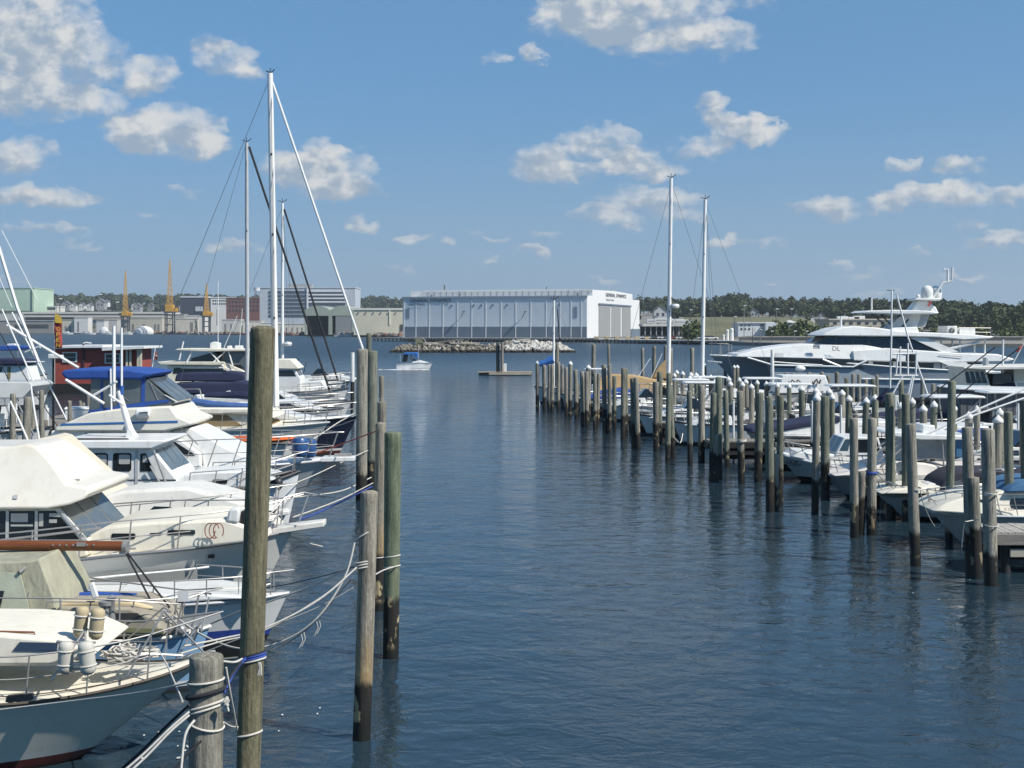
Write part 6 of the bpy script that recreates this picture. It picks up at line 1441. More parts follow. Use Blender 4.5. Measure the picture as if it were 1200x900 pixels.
b = Boat('motorboat', 'white boat with a bright blue top at the left frame edge', 5, 118.0, LB)
b.hull([(-60, 442), (0, 441), (40, 440), (56, 438)], 2.8, .8, hullmat('white hull 2', (.68, .67, .64), (.03, .03, .035), (.05, .05, .06), .1, .3), WHITE(), rub=.05)
b.house('bimini', [(-30, 410), (-30, 406), (10, 405), (29, 405.5), (28, 409), (10, 411)], 1.3, BLUEC(), .1, bevel=.06); b.house('life_raft', [(6, 405.5), (8, 403), (16, 402.6), (20, 405)], .4, WHITE(), 0)
b.tubes('tower_frame', [[(-20, 441, -1.1), (-14, 410, -1.2)], [(24, 440, -1.1), (20, 409, -1.2)], [(-14, 411, -1.2), (20, 436, -1.1)]], .04, STEEL())
# flag on the flybridge cruiser's neighbour
T = Thing('ensign', 'small red and white ensign on a staff left of the long hardtop', 'flag', at(178, 436, 99))
T.add('staff', MB().cyl(at(177.5, 435, 99), at(182, 408, 99), .04, .03, 6), ALU())
T.add('cloth', MB().slab([at(181.5, 412, 99), at(184.5, 414, 99), at(185, 420, 98.9), at(182.5, 423, 99), at(180.5, 419, 99)], (0, .03, 0)), mk('ensign red', (.35, .06, .06), .8), smooth=0); T.add('white_stripe', MB().slab([at(181.8, 415.5, 98.95), at(184.2, 416.5, 98.95), at(184.2, 418, 98.95), at(181.8, 417, 98.95)], (0, .02, 0)), WHITE(), smooth=0)

# ================================================================== the motorboat under way
b = Boat('motorboat', 'small white motorboat with blue bimini crossing the open channel', 485, 189.0)
b.hull([(464.5, 427), (475, 426), (490, 424.8), (500, 425.3), (506.5, 426.2)], 2.2, .6, hullmat('runabout hull', (.80, .80, .78), (.03, .03, .04), (.5, .5, .5), .05, .12), WHITE(), draft=.3, rub=.03, rubmat=GREYP(), n=16)
c_ = b.house('cuddy', [(481, 427), (484, 423.5), (492, 422.4), (502, 425)], .8, WHITE(), .2)
b.win(c_, [(482, 424), (485, 420), (486, 420), (488, 423)], glass('blue grey windscreen', (.05, .09, .12), .05), 'windscreen')
b.house('bimini', [(472, 415.5), (474, 413.3), (488, 413), (489.5, 414.5), (489, 416)], .95, mk('bright blue canvas', (.03, .14, .42), .85), .0)
b.house('side_curtain', [(486, 419), (486, 415.5), (489, 415.5), (489.3, 419)], .9, mk('bright blue canvas', (.03, .14, .42), .85), .02); b.house('aft_curtain', [(471, 424), (473, 415.5), (478, 415.5), (477, 424)], .85, DGLASS(), .02)
b.tubes('antenna', [[(490.5, 424, -.8), (490.5, 408, -.8)], [(469, 424, -.8), (469, 415, -.8)]], .02, ALU())
def skin_person(name, label, joints, edges, radii, mat, loc, skin, hairm, head, face=(1, 0, 0)):
    me = bpy.data.meshes.new(name); me.from_pydata([tuple(Vector(j)) for j in joints], edges, [])
    o = bpy.data.objects.new(name, me); COL.objects.link(o); o.location = loc
    md = o.modifiers.new('Skin', 'SKIN'); sv = me.skin_vertices[0].data
    for i, r in enumerate(radii): sv[i].radius = (r, r)
    sv[0].use_root = True
    o.modifiers.new('sub', 'SUBSURF').levels = 2
    me.materials.append(mat); tag(o, label, 'person')
    h = MB().ball(Vector(head) + Vector((0, 0, .04)), .118, (1.05, .95, .9)).finish('hair', hairm, (0, 0, 0), o)
    return o
J = [(0, 0, .45), (0, 0, .72), (0, 0, .95), (.02, 0, 1.08), (.03, 0, 1.22), (.0, .2, .95), (.12, .25, .72), (.32, .2, .74), (0, -.2, .95), (.12, -.25, .72), (.32, -.2, .74), (.38, .1, .45), (.42, .1, .05), (.38, -.1, .45), (.42, -.1, .05), (.52, .1, .02), (.52, -.1, .02)]
E = [(0, 1), (1, 2), (2, 3), (3, 4), (2, 5), (5, 6), (6, 7), (2, 8), (8, 9), (9, 10), (0, 11), (11, 12), (0, 13), (13, 14), (12, 15), (14, 16)]
RD = [.15, .15, .14, .06, .11, .07, .05, .035, .07, .05, .035, .085, .05, .085, .05, .04, .04]
p = b.P(481.5, 428, 0)
skin_person('person', 'person in a pale shirt seated at the helm under the blue bimini', J, E, RD, mk('pale shirt', (.5, .42, .38), .8), (p.x, p.y, p.z + .1), None, mk('dark hair', (.03, .02, .015), .7), (.03, 0, 1.26))
mb = MB(); rnd = random.Random(2)
for k in range(150):
    px_ = rnd.uniform(430, 503); far_ = max(0, (474 - px_) / 44)
    q_ = at(px_, 433.2, 188.0 - rnd.random() * 1.2 + far_ * rnd.uniform(-3, 4)); bmesh.ops.create_icosphere(mb.bm, subdivisions=1, radius=rnd.uniform(.04, .13) * (1 - .6 * far_), matrix=Matrix.Translation((q_.x, q_.y, .02)) @ Matrix.Diagonal((2.5, 1.5, .5, 1)))
tag(mb.finish('bow_foam', mk('white foam', (.8, .8, .8), .9)), 'white foam and short wake around the moving motorboat', 'foam', None, 'stuff')
# ================================================================== right hand side
# ---------------------------------------------------------------- the large motor yacht
b = Boat('motor_yacht', 'large white three deck motor yacht with dark hull and radar domes', 1000, 106.0)
GH = hullmat('yacht grey hull', (.26, .30, .34), (.02, .02, .025), (.05, .05, .06), .3, .5, .12)
b.hull([(1192, 437), (1120, 434), (1050, 430), (1000, 426), (930, 421.5), (880, 418.5), (832, 416)], 6.2, 4.5, GH, OFFW(), draft=1.2, full=1.9, mid=.35, flare=.04, bflare=.62, rub=.07, rubmat=WHITE(), n=40)
blw = b.house('bulwark', [(1090, 424), (1010, 422), (930, 420), (862, 418.5), (866, 415), (884, 411), (908, 406.8), (932, 404), (956, 403), (985, 404), (1012, 403.5), (1040, 409), (1090, 413)], 2.75, WHITE(), .35, bevel=.08)
dkband = b.house('main_deck_windows', [(1150, 444), (1010, 444), (1004, 436), (930, 424), (1010, 421), (1150, 421)], 2.6, DGLASS(), .02, bevel=.02)
b.win(dkband, [(880, 419.5), (1014, 421), (1012, 432), (960, 431.5), (905, 428), (888, 423)], DGLASS(), 'hull_window', .28, .1)
b.win(dkband, [(1150, 456), (900, 452), (905, 431), (962, 432), (1000, 431), (1024, 441), (1150, 442.5)], mk('yacht grey side', (.30, .34, .37), .25), 'hull_side', .26, .1)
for px in (1020, 1049, 1106): b.win(dkband, [(px - 2.6, 443), (px - 2.6, 422), (px + 2.6, 422), (px + 2.6, 443)], WHITE(), 'pillar', .1, .08)
b.win(dkband, [(1094, 443), (1094, 424), (1102, 424), (1102, 443)], GREYP(), 'side_door', .08, .06)
for lines in ([(876, 419), (906, 428), (1000, 430), (1018, 421.5)], [(964, 421), (986, 430)], [(1010, 444), (1160, 446)]):
    b.add('white_frame', MB().tube([b.P(px, py, -2.98) for px, py in lines], .085, 6), WHITE(), b.h)
up = b.house('upper_deck', [(1182, 424), (1190, 421), (1170, 415), (1130, 414), (1085, 411), (1040, 408), (1000, 411), (1000, 423), (1090, 425)], 2.9, WHITE(), .2, bevel=.08)
b.win(up, [(1100, 423.5), (1132, 424.5), (1140, 436), (1126, 436), (1112, 429)], WHITE(), 'side_fin', .1, .1)
br = b.house('bridge_windows', [(1108, 412), (1040, 408), (985, 404), (957, 402), (972, 393.5), (1060, 393), (1098, 402)], 2.3, DGLASS(), .12, bevel=.02)
for px in (980, 1000, 1018): b.win(br, [(px - .5, 406), (px - .5, 394), (px + .5, 394), (px + .5, 406)], mk('window mullion', (.09, .10, .11), .3), 'mullion', .04, .03)
b.endpanes(br, (958, 401.5), (972, 394), 5, DGLASS(), inset=.2)
b.house('bridge_roof', [(963, 393.5), (968, 390), (985, 384), (1002, 382), (1030, 384), (1055, 388), (1100, 390), (1140, 392), (1166, 394.5), (1160, 397), (1130, 398.5), (1100, 395.5), (1060, 394.5), (1000, 394)], 2.7, WHITE(), .25, bevel=.08)
b.win(br, [(1066, 396), (1086, 396), (1122, 412), (1104, 413)], WHITE(), 'raked_pillar', .25, .15)
b.add('deck_post', MB().cyl(b.P(1103, 412, -2), b.P(1103, 396, -2), .06, .06, 8), WHITE())
for px in (1116, 1125, 1142, 1154): b.add('deck_post', MB().cyl(b.P(px, 414, -2), b.P(px, 397, -2), .07, .07, 8), WHITE())
b.add('sloping_rail', MB().tube([b.P(1112, 409, -2.4), b.P(1148, 400.5, -2.4)], .11, 8), WHITE())
b.house('flybridge_coaming', [(1040, 389), (1048, 384), (1075, 383), (1078, 391)], 2.0, WHITE(), .2)
ha = b.house('hardtop', [(1012, 366.5), (1018, 363.8), (1050, 363), (1085, 364), (1101, 366), (1098, 368), (1060, 368.3)], 2.2, WHITE(), .05, bevel=.06)
ar = b.house('mast_arch', [(1040, 387), (1052, 373), (1068, 364), (1078, 352), (1088, 352), (1098, 360), (1101, 367), (1090, 368), (1084, 383)], 1.0, WHITE(), .12, bevel=.08)
b.win(ar, [(1075, 383), (1080, 369), (1090, 369), (1084, 383)], mk('yacht grey side', (.30, .34, .37), .25), 'arch_inset', .02, .03)
b.win(ar, [(1056, 383), (1064, 374), (1066, 374), (1059, 383)], DGLASS(), 'arch_slot', .02, .03)
b.tubes('hardtop_strut', [[(1022, 368, -1.6), (1036, 380, -1.6)], [(1032, 368, -1.6), (1045, 382, -1.6)], [(1022, 368, 1.6), (1036, 380, 1.6)]], .06, BLACK())
b.house('mast_platform', [(1072, 351.5), (1074, 349), (1103, 349.5), (1102, 352.5)], 1.2, WHITE(), 0)
for px, yo in ((1086.5, -.7), (1097, .5)):
    c = b.P(px, 342, yo)
    b.add('radar_dome', MB().lathe(c, [(0, -.58), (.40, -.58), (.43, -.4), (.45, .0), (.42, .22), (.3, .40), (.14, .48), (0, .5)], 18), WHITE())
b.add('radar_dome', MB().ball(b.P(1076, 347.5, -.9), .17), WHITE())
b.tubes('radar_arm', [[(1090, 354, -.2), (1102, 336, -.2), (1105, 331.5, -.2), (1112, 330, -.2), (1115, 329, -.2), (1116, 313, -.2)], [(1110.5, 330, -.2), (1110.5, 315.5, -.2), (1106, 316, -.2)]], .09, WHITE())
b.add('ensign', MB().slab([b.P(1087, 358, -1.2), b.P(1090, 352, -1.2), b.P(1092, 354, -1.2), b.P(1089, 360, -1.2)], (0, .05, 0)), mk('ensign red', (.35, .06, .06), .8), smooth=0)
b.add('search_light', MB().tube([b.P(1021.5, 364, 0), b.P(1021.5, 349, 0)], .06, 8), WHITE()); b.add('horn_mast', MB().tube([b.P(985.5, 385, 0), b.P(985.5, 370.5, 0)], .09, 8), WHITE())
for x0, x1, y0, y1 in ((1110, 1122, 382, 391), (1124, 1143, 384, 391)): b.house('deck_locker', [(x0, 394), (x0, y0), (x1, y0), (x1, 394)], 1.2, WHITE(), .05)
b.add('life_ring', MB().tube([b.P(1115.5 + 2.6 * math.cos(a * .63), 387.5 + 2.6 * math.sin(a * .63), -1.25) for a in range(10)], .05, 6, True), BLACK())
b.add('stern_rail', MB().tube([b.P(1124, 395, -2.5), b.P(1124, 384, -2.5), b.P(1161, 384.5, -2.3), b.P(1161, 396, -2.3)], .03, 6).tube([b.P(1124, 389, -2.5), b.P(1161, 389.5, -2.3)], .02, 6), STEEL())
b.name_text('DL', 975.5, 411.2, 9.0, 5.2, -2.86, BLACK(), b.h)
b.add('fashion_plate', MB().slab([b.P(953, 408.5, -2.83), b.P(953, 404, -2.8), b.P(960.5, 404, -2.8), b.P(960.5, 408.5, -2.83)], (0, .02, 0)), GREYP(), b.h, smooth=0)
b.add('fashion_plate_edge', MB().tube([b.P(*p, -2.86) for p in ((953, 408.5), (953, 404), (960.5, 404), (960.5, 408.5))], .02, 5, True), mk('grey line', (.3, .31, .32), .4), b.h)
b.add('anchor_pocket', MB().slab([b.P(829, 422.5, -.35), b.P(846, 424, -.9), b.P(846, 426, -.9), b.P(829.5, 424.5, -.4)], (0, .1, 0)), WHITE(), b.h, bevel=.03)
b.add('bow_rail', MB().tube([b.P(846, 415, -1.4), b.P(852, 411.5, -1.5), b.P(866, 412, -2), b.P(880, 408.5, -2.3)], .03, 6), STEEL())
b.rail(.93, .995, .9, 3, .03, mid=False)
for (x0, y0, x1, y1) in ((1052, 412, 1072, 412.5), (1100, 416, 1128, 418)): b.add('styling_line', MB().tube([b.P(x0, y0, -2.86), b.P(x1, y1, -2.92)], .025, 5), mk('grey line', (.3, .31, .32), .4), b.h)

# ---------------------------------------------------------------- sailing boats beyond the slips
SW = hullmat('white sloop hull', (.68, .68, .66), (.03, .05, .1), (.02, .03, .09), .1, .2)
b = Boat('sailing_yacht', 'sloop with the taller of the two bare right hand masts', 790, 92.0, RB)
b.hull([(900, 466), (850, 465), (790, 463), (745, 460)], 3.4, 1.0, SW, OFFW(), draft=.7, rub=.04)
b.house('coachroof', [(870, 465), (866, 456), (800, 456), (775, 463)], 1.0, WHITE(), .1)
sail_rig(b, 783, 461, 209, .15, [(787, 214, 738, 398, 0, .012, WIRE()), (738, 398, 742, 460, 0, .012, WIRE()), (787, 214, 868, 464, 0, .012, WIRE()), (787, 216, 783, 461, -1.6, .01, WIRE()), (787, 216, 786, 461, 1.6, .01, WIRE()), (785, 340, 806, 462, -1.2, .01, WIRE())], [(285, .9), (364, 1.0)], lean_px=3.5)
b.add('radar_dome', MB().lathe(b.P(791, 358.5, -.2), [(0, -.15), (.26, -.13), (.31, 0), (.26, .12), (0, .15)], 14), WHITE()); b.rail(.5, .97, .6, 6, .02)
b = Boat('sailing_yacht', 'sloop with the shorter of the two bare right hand masts', 835, 88.0, RB)
b.hull([(930, 468), (880, 467), (830, 465), (790, 462)], 3.3, 1.0, SW, OFFW(), draft=.7, rub=.04)
b.house('coachroof', [(905, 467), (900, 458), (845, 458), (820, 465)], 1.0, WHITE(), .1)
sail_rig(b, 822.5, 464, 234, .135, [(827, 238, 798, 460, 0, .011, WIRE()), (827, 238, 838, 464, -1.4, .011, WIRE()), (827, 240, 845, 464, 1.4, .011, WIRE()), (827, 238, 870, 350, 0, .011, WIRE()), (870, 350, 915, 468, 0, .011, WIRE())], [(297, .9), (371, 1.0)], lean_px=4)
b.rail(.5, .97, .6, 6, .02)
b = Boat('sailing_yacht', 'small sloop with bright blue boom cover at the far end of the right row', 655, 104.0, RB)
b.hull([(705, 456), (670, 455), (640, 454), (626, 452.5)], 2.4, .7, SW, OFFW(), draft=.6, rub=.04)
sail_rig(b, 648.5, 454, 352, .10, [(649, 354, 700, 455, 0, .012, WIRE()), (649, 354, 629, 452, 0, .012, WIRE()), (653, 362, 656, 400, 0, .05, ROPED())], [(390, .6)], lean_px=.6)
b.add('sail_cover', MB().tube([b.P(648, 421, 0), b.P(640, 425, 0), b.P(632, 427, 0)], lambda t: .32 - .12 * t, 8), mk('bright blue canvas', (.03, .14, .42), .85))
b = Boat('covered_boat', 'boat under tan tarpaulins with a peaked tan sail cover', 740, 98.0, RB)
b.hull([(800, 462), (760, 461), (715, 459), (690, 457)], 2.8, .8, SW, OFFW(), rub=.05)
tm = mk('sandy tarpaulin', (.42, .29, .15), .9, 0, .15, 2, bump=.05, bscale=3)
b.house('tarpaulin', [(798, 461), (790, 449), (776, 446), (760, 443), (745, 440), (720, 439), (704, 444), (696, 458)], 1.2, tm, .35, bevel=.1)
b.house('sail_cover', [(784, 444), (783.5, 420.5), (778, 424), (770, 432), (764, 443)], .35, tm, .05, bevel=.08)
b.tubes('stay', [[(762, 420, -.5), (742, 450, -.5)], [(776, 414, -.4), (760, 450, -.4)]], .03, ALU())

# ---------------------------------------------------------------- motor boats in the right hand slips
WH = hullmat('white hull 3', (.68, .67, .64), (.025, .025, .03), (.05, .06, .09), .08, .18)
def cuddy(b, pts, w_, wins=(), mat=None, tum=.2, name='foredeck_cabin'):
    o = b.house(name, pts, w_, mat or WHITE(), tum, bevel=.05)
    for q in wins: b.win(o, q)
    return o
b = Boat('motorboat', 'nearest right hand runabout, cream bow and oval side window', 1180, 36.2, RB)
b.hull([(1420, 603), (1280, 604), (1200, 605), (1150, 604), (1112, 601), (1088, 597)], 2.7, 1.35, hullmat('cream runabout hull', (.60, .59, .55), (.03, .03, .035), (.05, .06, .09), .05, .12), CREAM(), draft=.4, flare=.18, bflare=.45, rub=.035, rubmat=WHITE(), camber=.16)
c_ = cuddy(b, [(1094, 600), (1112, 590), (1140, 582), (1180, 577), (1240, 571), (1420, 571), (1420, 606), (1200, 607)], 1.05, (), CREAM(), .4)
b.rwin(c_, 1186, 1226, 585, 597, 5); b.win(c_, [(1150, 589), (1152, 586.5), (1166, 585), (1168, 587.5)], None, 'deck_hatch')
b.name_text('IS 230', 1177, 598.5, 11, 3.6, -1.1, mk('faded decal', (.42, .36, .27), .6), c_)
b.house('cockpit_canvas', [(1180, 577), (1188, 570), (1205, 565), (1300, 561), (1300, 575)], 1.0, mk('teal blue canvas', (.05, .14, .26), .85, 0, .15, 4), .2, bevel=.04)
b.rail(.62, .985, .55, 7, .013, lean=.12)
b.plank((1112, 600.5, -.4), (1090, 598, 0), .2, .05, WHITE())
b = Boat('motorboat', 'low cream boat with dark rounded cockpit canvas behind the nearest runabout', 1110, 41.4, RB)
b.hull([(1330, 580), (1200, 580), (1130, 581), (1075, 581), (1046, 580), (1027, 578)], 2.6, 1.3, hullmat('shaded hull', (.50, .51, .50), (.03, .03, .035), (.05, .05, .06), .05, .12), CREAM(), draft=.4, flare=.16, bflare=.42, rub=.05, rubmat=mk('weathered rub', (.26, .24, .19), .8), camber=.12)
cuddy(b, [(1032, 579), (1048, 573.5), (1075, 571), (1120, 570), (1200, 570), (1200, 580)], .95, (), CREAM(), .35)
dm = b.house('cockpit_canvas', [(1101, 574), (1108, 564), (1122, 555), (1134, 552.5), (1180, 552), (1190, 574)], .95, mk('charcoal canvas', (.03, .03, .042), .85, 0, .15, 4), .15, bevel=.05)
b.win(dm, [(1106, 572), (1113, 565), (1126, 563), (1134, 571)], CLEARV(), 'clear_panel')
b.house('locker', [(1086, 572), (1088, 567), (1098, 567), (1100, 572)], .4, WHITE(), .05)
b.tubes('bow_rail', [[(1036, 578, -.4), (1029, 566, -.3), (1041, 564.5, -.5), (1050, 571, -.7)], [(1041, 564.5, -.5), (1064, 573, -.8)], [(1032, 578, .3), (1029, 566, .2), (1029, 566, -.3)]], .02, STEEL())
b = Boat('motorboat', 'white hardtop fishing boat with a fan of rods and clear side curtains', 1060, 46.5, RB)
b.hull([(1240, 556), (1150, 558), (1100, 560), (1040, 559.5), (990, 557.5), (961, 554.5)], 3.0, 1.5, hullmat('grey fishing hull', (.50, .51, .51), (.03, .03, .035), (.05, .05, .06), .06, .14), WHITE(), draft=.5, flare=.16, bflare=.42, rub=.05, rubmat=WHITE(), camber=.12)
c_ = cuddy(b, [(978, 558), (1000, 553), (1030, 546), (1052, 541), (1085, 543), (1110, 548), (1180, 548), (1180, 560)], 1.15, ([(1036, 556), (1040, 551.5), (1050, 551.5), (1050, 556)], [(1053, 556), (1053, 551.5), (1064, 551.5), (1066, 556)]), mk('pinkish cream gelcoat', (.74, .68, .61), .35), .2)
b.win(c_, [(1053, 552), (1053, 541.5), (1063, 541.5), (1065, 551)], glass('grey windscreen', (.10, .12, .13), .05), 'deck_hatch', .05, .03)
ht = b.house('hardtop', [(1038, 508), (1042, 505.5), (1082, 509), (1140, 510.5), (1142, 515.5), (1080, 515.5), (1052, 512)], 1.25, WHITE(), .05, bevel=.03)
b.house('clear_curtain', [(1062, 543), (1070, 514), (1118, 515.5), (1120, 540), (1088, 538)], .95, glass('hazy side curtain', (.26, .28, .29), .15), .03)
b.house('roof_box', [(1081, 509), (1081, 498), (1096, 498.5), (1096, 509)], .5, WHITE(), .05)
b.tubes('windscreen_frame', [[(1068, 516, -1.1), (1034, 545, -1.1)], [(1060, 515, -1.1), (1028, 541, -1.1)], [(1052, 513, -1.1), (1024, 533, -1.1)], [(1047, 511, -1.1), (1018, 532, -1.1)], [(1104, 514, -1.15), (1106, 546, -1.15)]], .028, STEEL())
b.tubes('outrigger', [[(1080, 512, -1.2), (1150, 478, -1.2), (1260, 430, -1.2)]], .035, ALU()); b.tubes('outrigger', [[(1098, 506, 1.2), (1140, 487, 1.2), (1260, 446, 1.2)]], .035, ALU())
b.tubes('rod', [[(1062, 484, .6), (1122, 440, .6), (1166, 407, .6)], [(1096, 486, .8), (1140, 450, .8), (1194, 408, .8)]], .022, BLACK())
b.add('rolled_curtain', MB().slab([b.P(1119, 515, -1.1), b.P(1132, 514, -1.1), b.P(1132, 536, -1.1), b.P(1120, 537, -1.1)], (0, .1, 0)), mk('teal blue canvas', (.05, .14, .26), .85, 0, .15, 4), bevel=.04)
b.rail(.66, .985, .5, 6, .016, lean=.15)
b = Boat('motorboat', 'grey sided boat whose bow lettering begins ENO', 960, 51.5, RB)
b.hull([(1110, 553), (1040, 552), (1000, 549), (960, 543), (930, 536), (909, 530.5)], 2.8, 1.4, hullmat('grey lettered hull', (.52, .54, .55), (.02, .02, .025), (.6, .6, .58), .22, .40), WHITE(), draft=.5, flare=.10, bflare=.42, rub=.06, rubmat=WHITE(), camber=.14)
c_ = cuddy(b, [(928, 536), (936, 529), (960, 531.5), (985, 533), (1040, 533), (1040, 553), (1000, 549), (960, 543)], 1.0, ([(962, 539), (962, 536), (972, 537), (972, 540)],), WHITE(), .15)
ws = b.house('windscreen_house', [(978, 534), (990, 513), (1001, 512), (1030, 513), (1036, 534)], .95, WHITE(), .1, bevel=.03)
b.win(ws, [(984, 528), (991, 515), (997, 515), (994, 528)], glass('blue grey windscreen', (.05, .09, .12), .05)); b.win(ws, [(998, 530), (1001, 515), (1028, 515), (1032, 530)]); b.endpanes(ws, (979, 533), (990, 514), 2)
b.name_text('ENO', 921.5, 546, 17, 6.0, -.62, BLACK(), b.h); b.rail(.6, .985, .5, 6, .018, lean=.1)
b = Boat('motorboat', 'white cabin boat with navy tonneau cover and green flash decals', 940, 60.5, RB)
b.hull([(1060, 511), (1000, 511), (960, 511), (915, 510), (890, 509), (876, 507.5)], 3.0, 1.0, hullmat('white decal hull', (.62, .62, .60), (.02, .02, .025), (.02, .02, .025), .16, .2), WHITE(), draft=.5, flare=.08, bflare=.35, rub=.05, rubmat=WHITE())
c_ = cuddy(b, [(884, 509), (900, 503), (920, 504), (945, 499), (985, 494), (1050, 494), (1050, 512)], 1.25, (), WHITE(), .2)
b.house('tonneau_cover', [(878, 508), (882, 503), (894, 500.5), (912, 500), (940, 495), (970, 489.5), (986, 488), (986, 494.5), (950, 499.5), (915, 505.5)], 1.3, NAVYC(), .2, bevel=.05)
b.add('decal', MB().tube([b.P(964, 517, -1.52), b.P(970, 513, -1.5), b.P(978, 511.5, -1.5)], .05, 5), mk('green decal', (.10, .34, .06), .4), b.h); b.add('decal', MB().tube([b.P(962, 512.5, -1.52), b.P(969, 513.5, -1.5), b.P(976, 513, -1.5)], .035, 5), mk('green decal', (.10, .34, .06), .4), b.h)
for k in range(4): b.add('decal', MB().tube([b.P(928 + 6 * k, 517 - (k % 2), -1.5), b.P(932 + 6 * k, 513.5, -1.5), b.P(936 + 6 * k, 512.8, -1.5)], .02, 5), BLACK(), b.h)
# smaller boats seen in pieces between the piles
def runabout(px_bow, d, ln, label, style, zb=1.05, col=None, cover=None):
    """bow to the left at px_bow; length in metres"""
    k = F / d; y = YH + (H - zb) * k; L = ln * k
    b = Boat('motorboat', label, px_bow + L / 2, d, RB)
    b.hull([(px_bow + L, y + .12 * k), (px_bow + L * .6, y + .1 * k), (px_bow + L * .2, y), (px_bow, y - .12 * k)], ln * .36, ln * .12, col or WH, WHITE(), draft=.4, flare=.12, bflare=.4, rub=.04, rubmat=[WHITE(), BLACK(), GREYP()][int(d) % 3], n=18)
    X = lambda u: px_bow + L * u; Y = lambda z: y - z * k
    if style in 'ac':
        c_ = b.house('foredeck_cabin', [(X(.1), Y(-.1)), (X(.22), Y(.25)), (X(.42), Y(.42)), (X(.5), Y(.42)), (X(.52), Y(-.1))], ln * .14, WHITE(), .15)
        b.win(c_, [(X(.28), Y(.12)), (X(.32), Y(.27)), (X(.45), Y(.3)), (X(.45), Y(.12))])
        w_ = b.house('windscreen', [(X(.42), Y(.42)), (X(.5), Y(.95)), (X(.54), Y(.95)), (X(.62), Y(.4))], ln * .13, DGLASS(), .1)
    if style in 'bc':
        b.house('console', [(X(.52), Y(-.1)), (X(.53), Y(.7)), (X(.6), Y(.75)), (X(.64), Y(-.1))], .4, WHITE(), .05)
        b.house('t_top', [(X(.42), Y(1.75)), (X(.44), Y(1.85)), (X(.74), Y(1.85)), (X(.76), Y(1.75))], ln * .12, WHITE() if not cover else cover, .02)
        for u0, u1, yo in ((.5, .47, -1), (.68, .72, -1), (.5, .47, 1), (.68, .72, 1)): b.add('t_top_leg', MB().tube([b.P(X(u0), Y(0), .6 * yo), b.P(X(u1), Y(1.75), .7 * yo)], .03, 6), STEEL())
        b.add('t_top_brace', MB().tube([b.P(X(.5), Y(.1), -.6), b.P(X(.72), Y(1.7), -.7)], .025, 6), STEEL())
    if style == 'd': b.house('boat_cover', [(X(.08), Y(.0)), (X(.3), Y(.5)), (X(.6), Y(.75)), (X(.95), Y(.35)), (X(.97), Y(0))], ln * .16, cover or BLUEC(), .25, bevel=.08)
    b.rail(.6, .97, .45, 5, .018)
    if d < 130: b.add('outboard', MB().slab([b.P(X(1.0), Y(.5), -.15), b.P(X(1.05), Y(.45), -.15), b.P(X(1.05), Y(-.6), -.15), b.P(X(1.0), Y(-.6), -.15)], (0, .3, 0)), BLACK() if int(d) % 2 else WHITE(), bevel=.05)
    return b
for args in [(788, 67.5, 5.8, 'white cuddy boat just past the dark dock end, low windscreen', 'a'), (738, 77.0, 6.0, 'white console boat with T-top behind the paired green piles', 'b'), (703, 84.5, 5.6, 'white cuddy boat in the sixth slip from the far end', 'a'), (676, 90.5, 5.0, 'white boat under a blue cover near the far end of the right row', 'd'), (650, 97.0, 5.0, 'small white console boat in the last slip of the right row', 'b'),
             (748, 73.0, 5.8, 'white cuddy boat between the T-top boat and the dark dock', 'c'), (760, 81.0, 6.2, 'white boat with T-top behind the first white console boat', 'b'), (722, 88.0, 5.8, 'white cuddy boat inside the far slips below the tan tarpaulin', 'a'),
             (842, 71.0, 6.5, 'white cuddy boat behind the navy tonneau boat', 'c'), (818, 79.0, 6.5, 'white console boat below the shorter bare mast', 'b'), (876, 78.0, 7.0, 'white cabin boat below the yacht bow', 'a'), (905, 69.0, 7.0, 'white T-top boat among capped piles left of the tower boat', 'c'), (948, 74.0, 7.5, 'white cuddy boat below the letters on the yacht', 'a'), (985, 66.0, 7.0, 'white boat under a navy cover left of the tower boat', 'd'),
             (1010, 58.0, 7.0, 'white console boat with T-top at the foot of the tower boat', 'b'), (1052, 53.0, 6.5, 'white boat with blue cover behind the hardtop fishing boat', 'd'), (1100, 49.5, 6.5, 'white cuddy boat behind the rolled blue curtain', 'a'), (1135, 45.0, 6.5, 'white console boat between the near capped piles', 'b'), (1150, 40.0, 6.0, 'white boat with dark cover next to the nearest runabout', 'd'), (900, 86.0, 8.0, 'white boat with black scribble graphics below the yacht windows', 'a'), (1075, 62.0, 7.5, 'white cuddy boat in front of the grey curtained boat', 'c')]:
    runabout(*args, cover=(NAVYC() if 'navy' in args[3] else mk('charcoal canvas', (.03, .03, .042), .85) if 'dark cover' in args[3] else BLUEC()) if args[4] == 'd' else None)
b = Boat('motorboat', 'white boat with steep white stern and black script under the yacht hull', 950, 82.0, RB)
b.hull([(905, 462), (930, 461), (960, 459), (985, 457)], 2.8, .6, WH, WHITE(), rub=.05)
o = b.house('transom', [(912, 461), (918, 440), (968, 440), (972, 452), (974, 461)], 1.2, WHITE(), .15)
b.add('lettering_squiggle', MB().tube([b.P(924 + 2.2 * k, 447 + 2 * math.sin(k * 2.1), -1.25) for k in range(8)], .045, 5), BLACK(), o); b.add('lettering_squiggle', MB().tube([b.P(952 + 1.6 * k, 447 + 3 * math.sin(k * 1.7), -1.25) for k in range(7)], .05, 5), BLACK(), o)
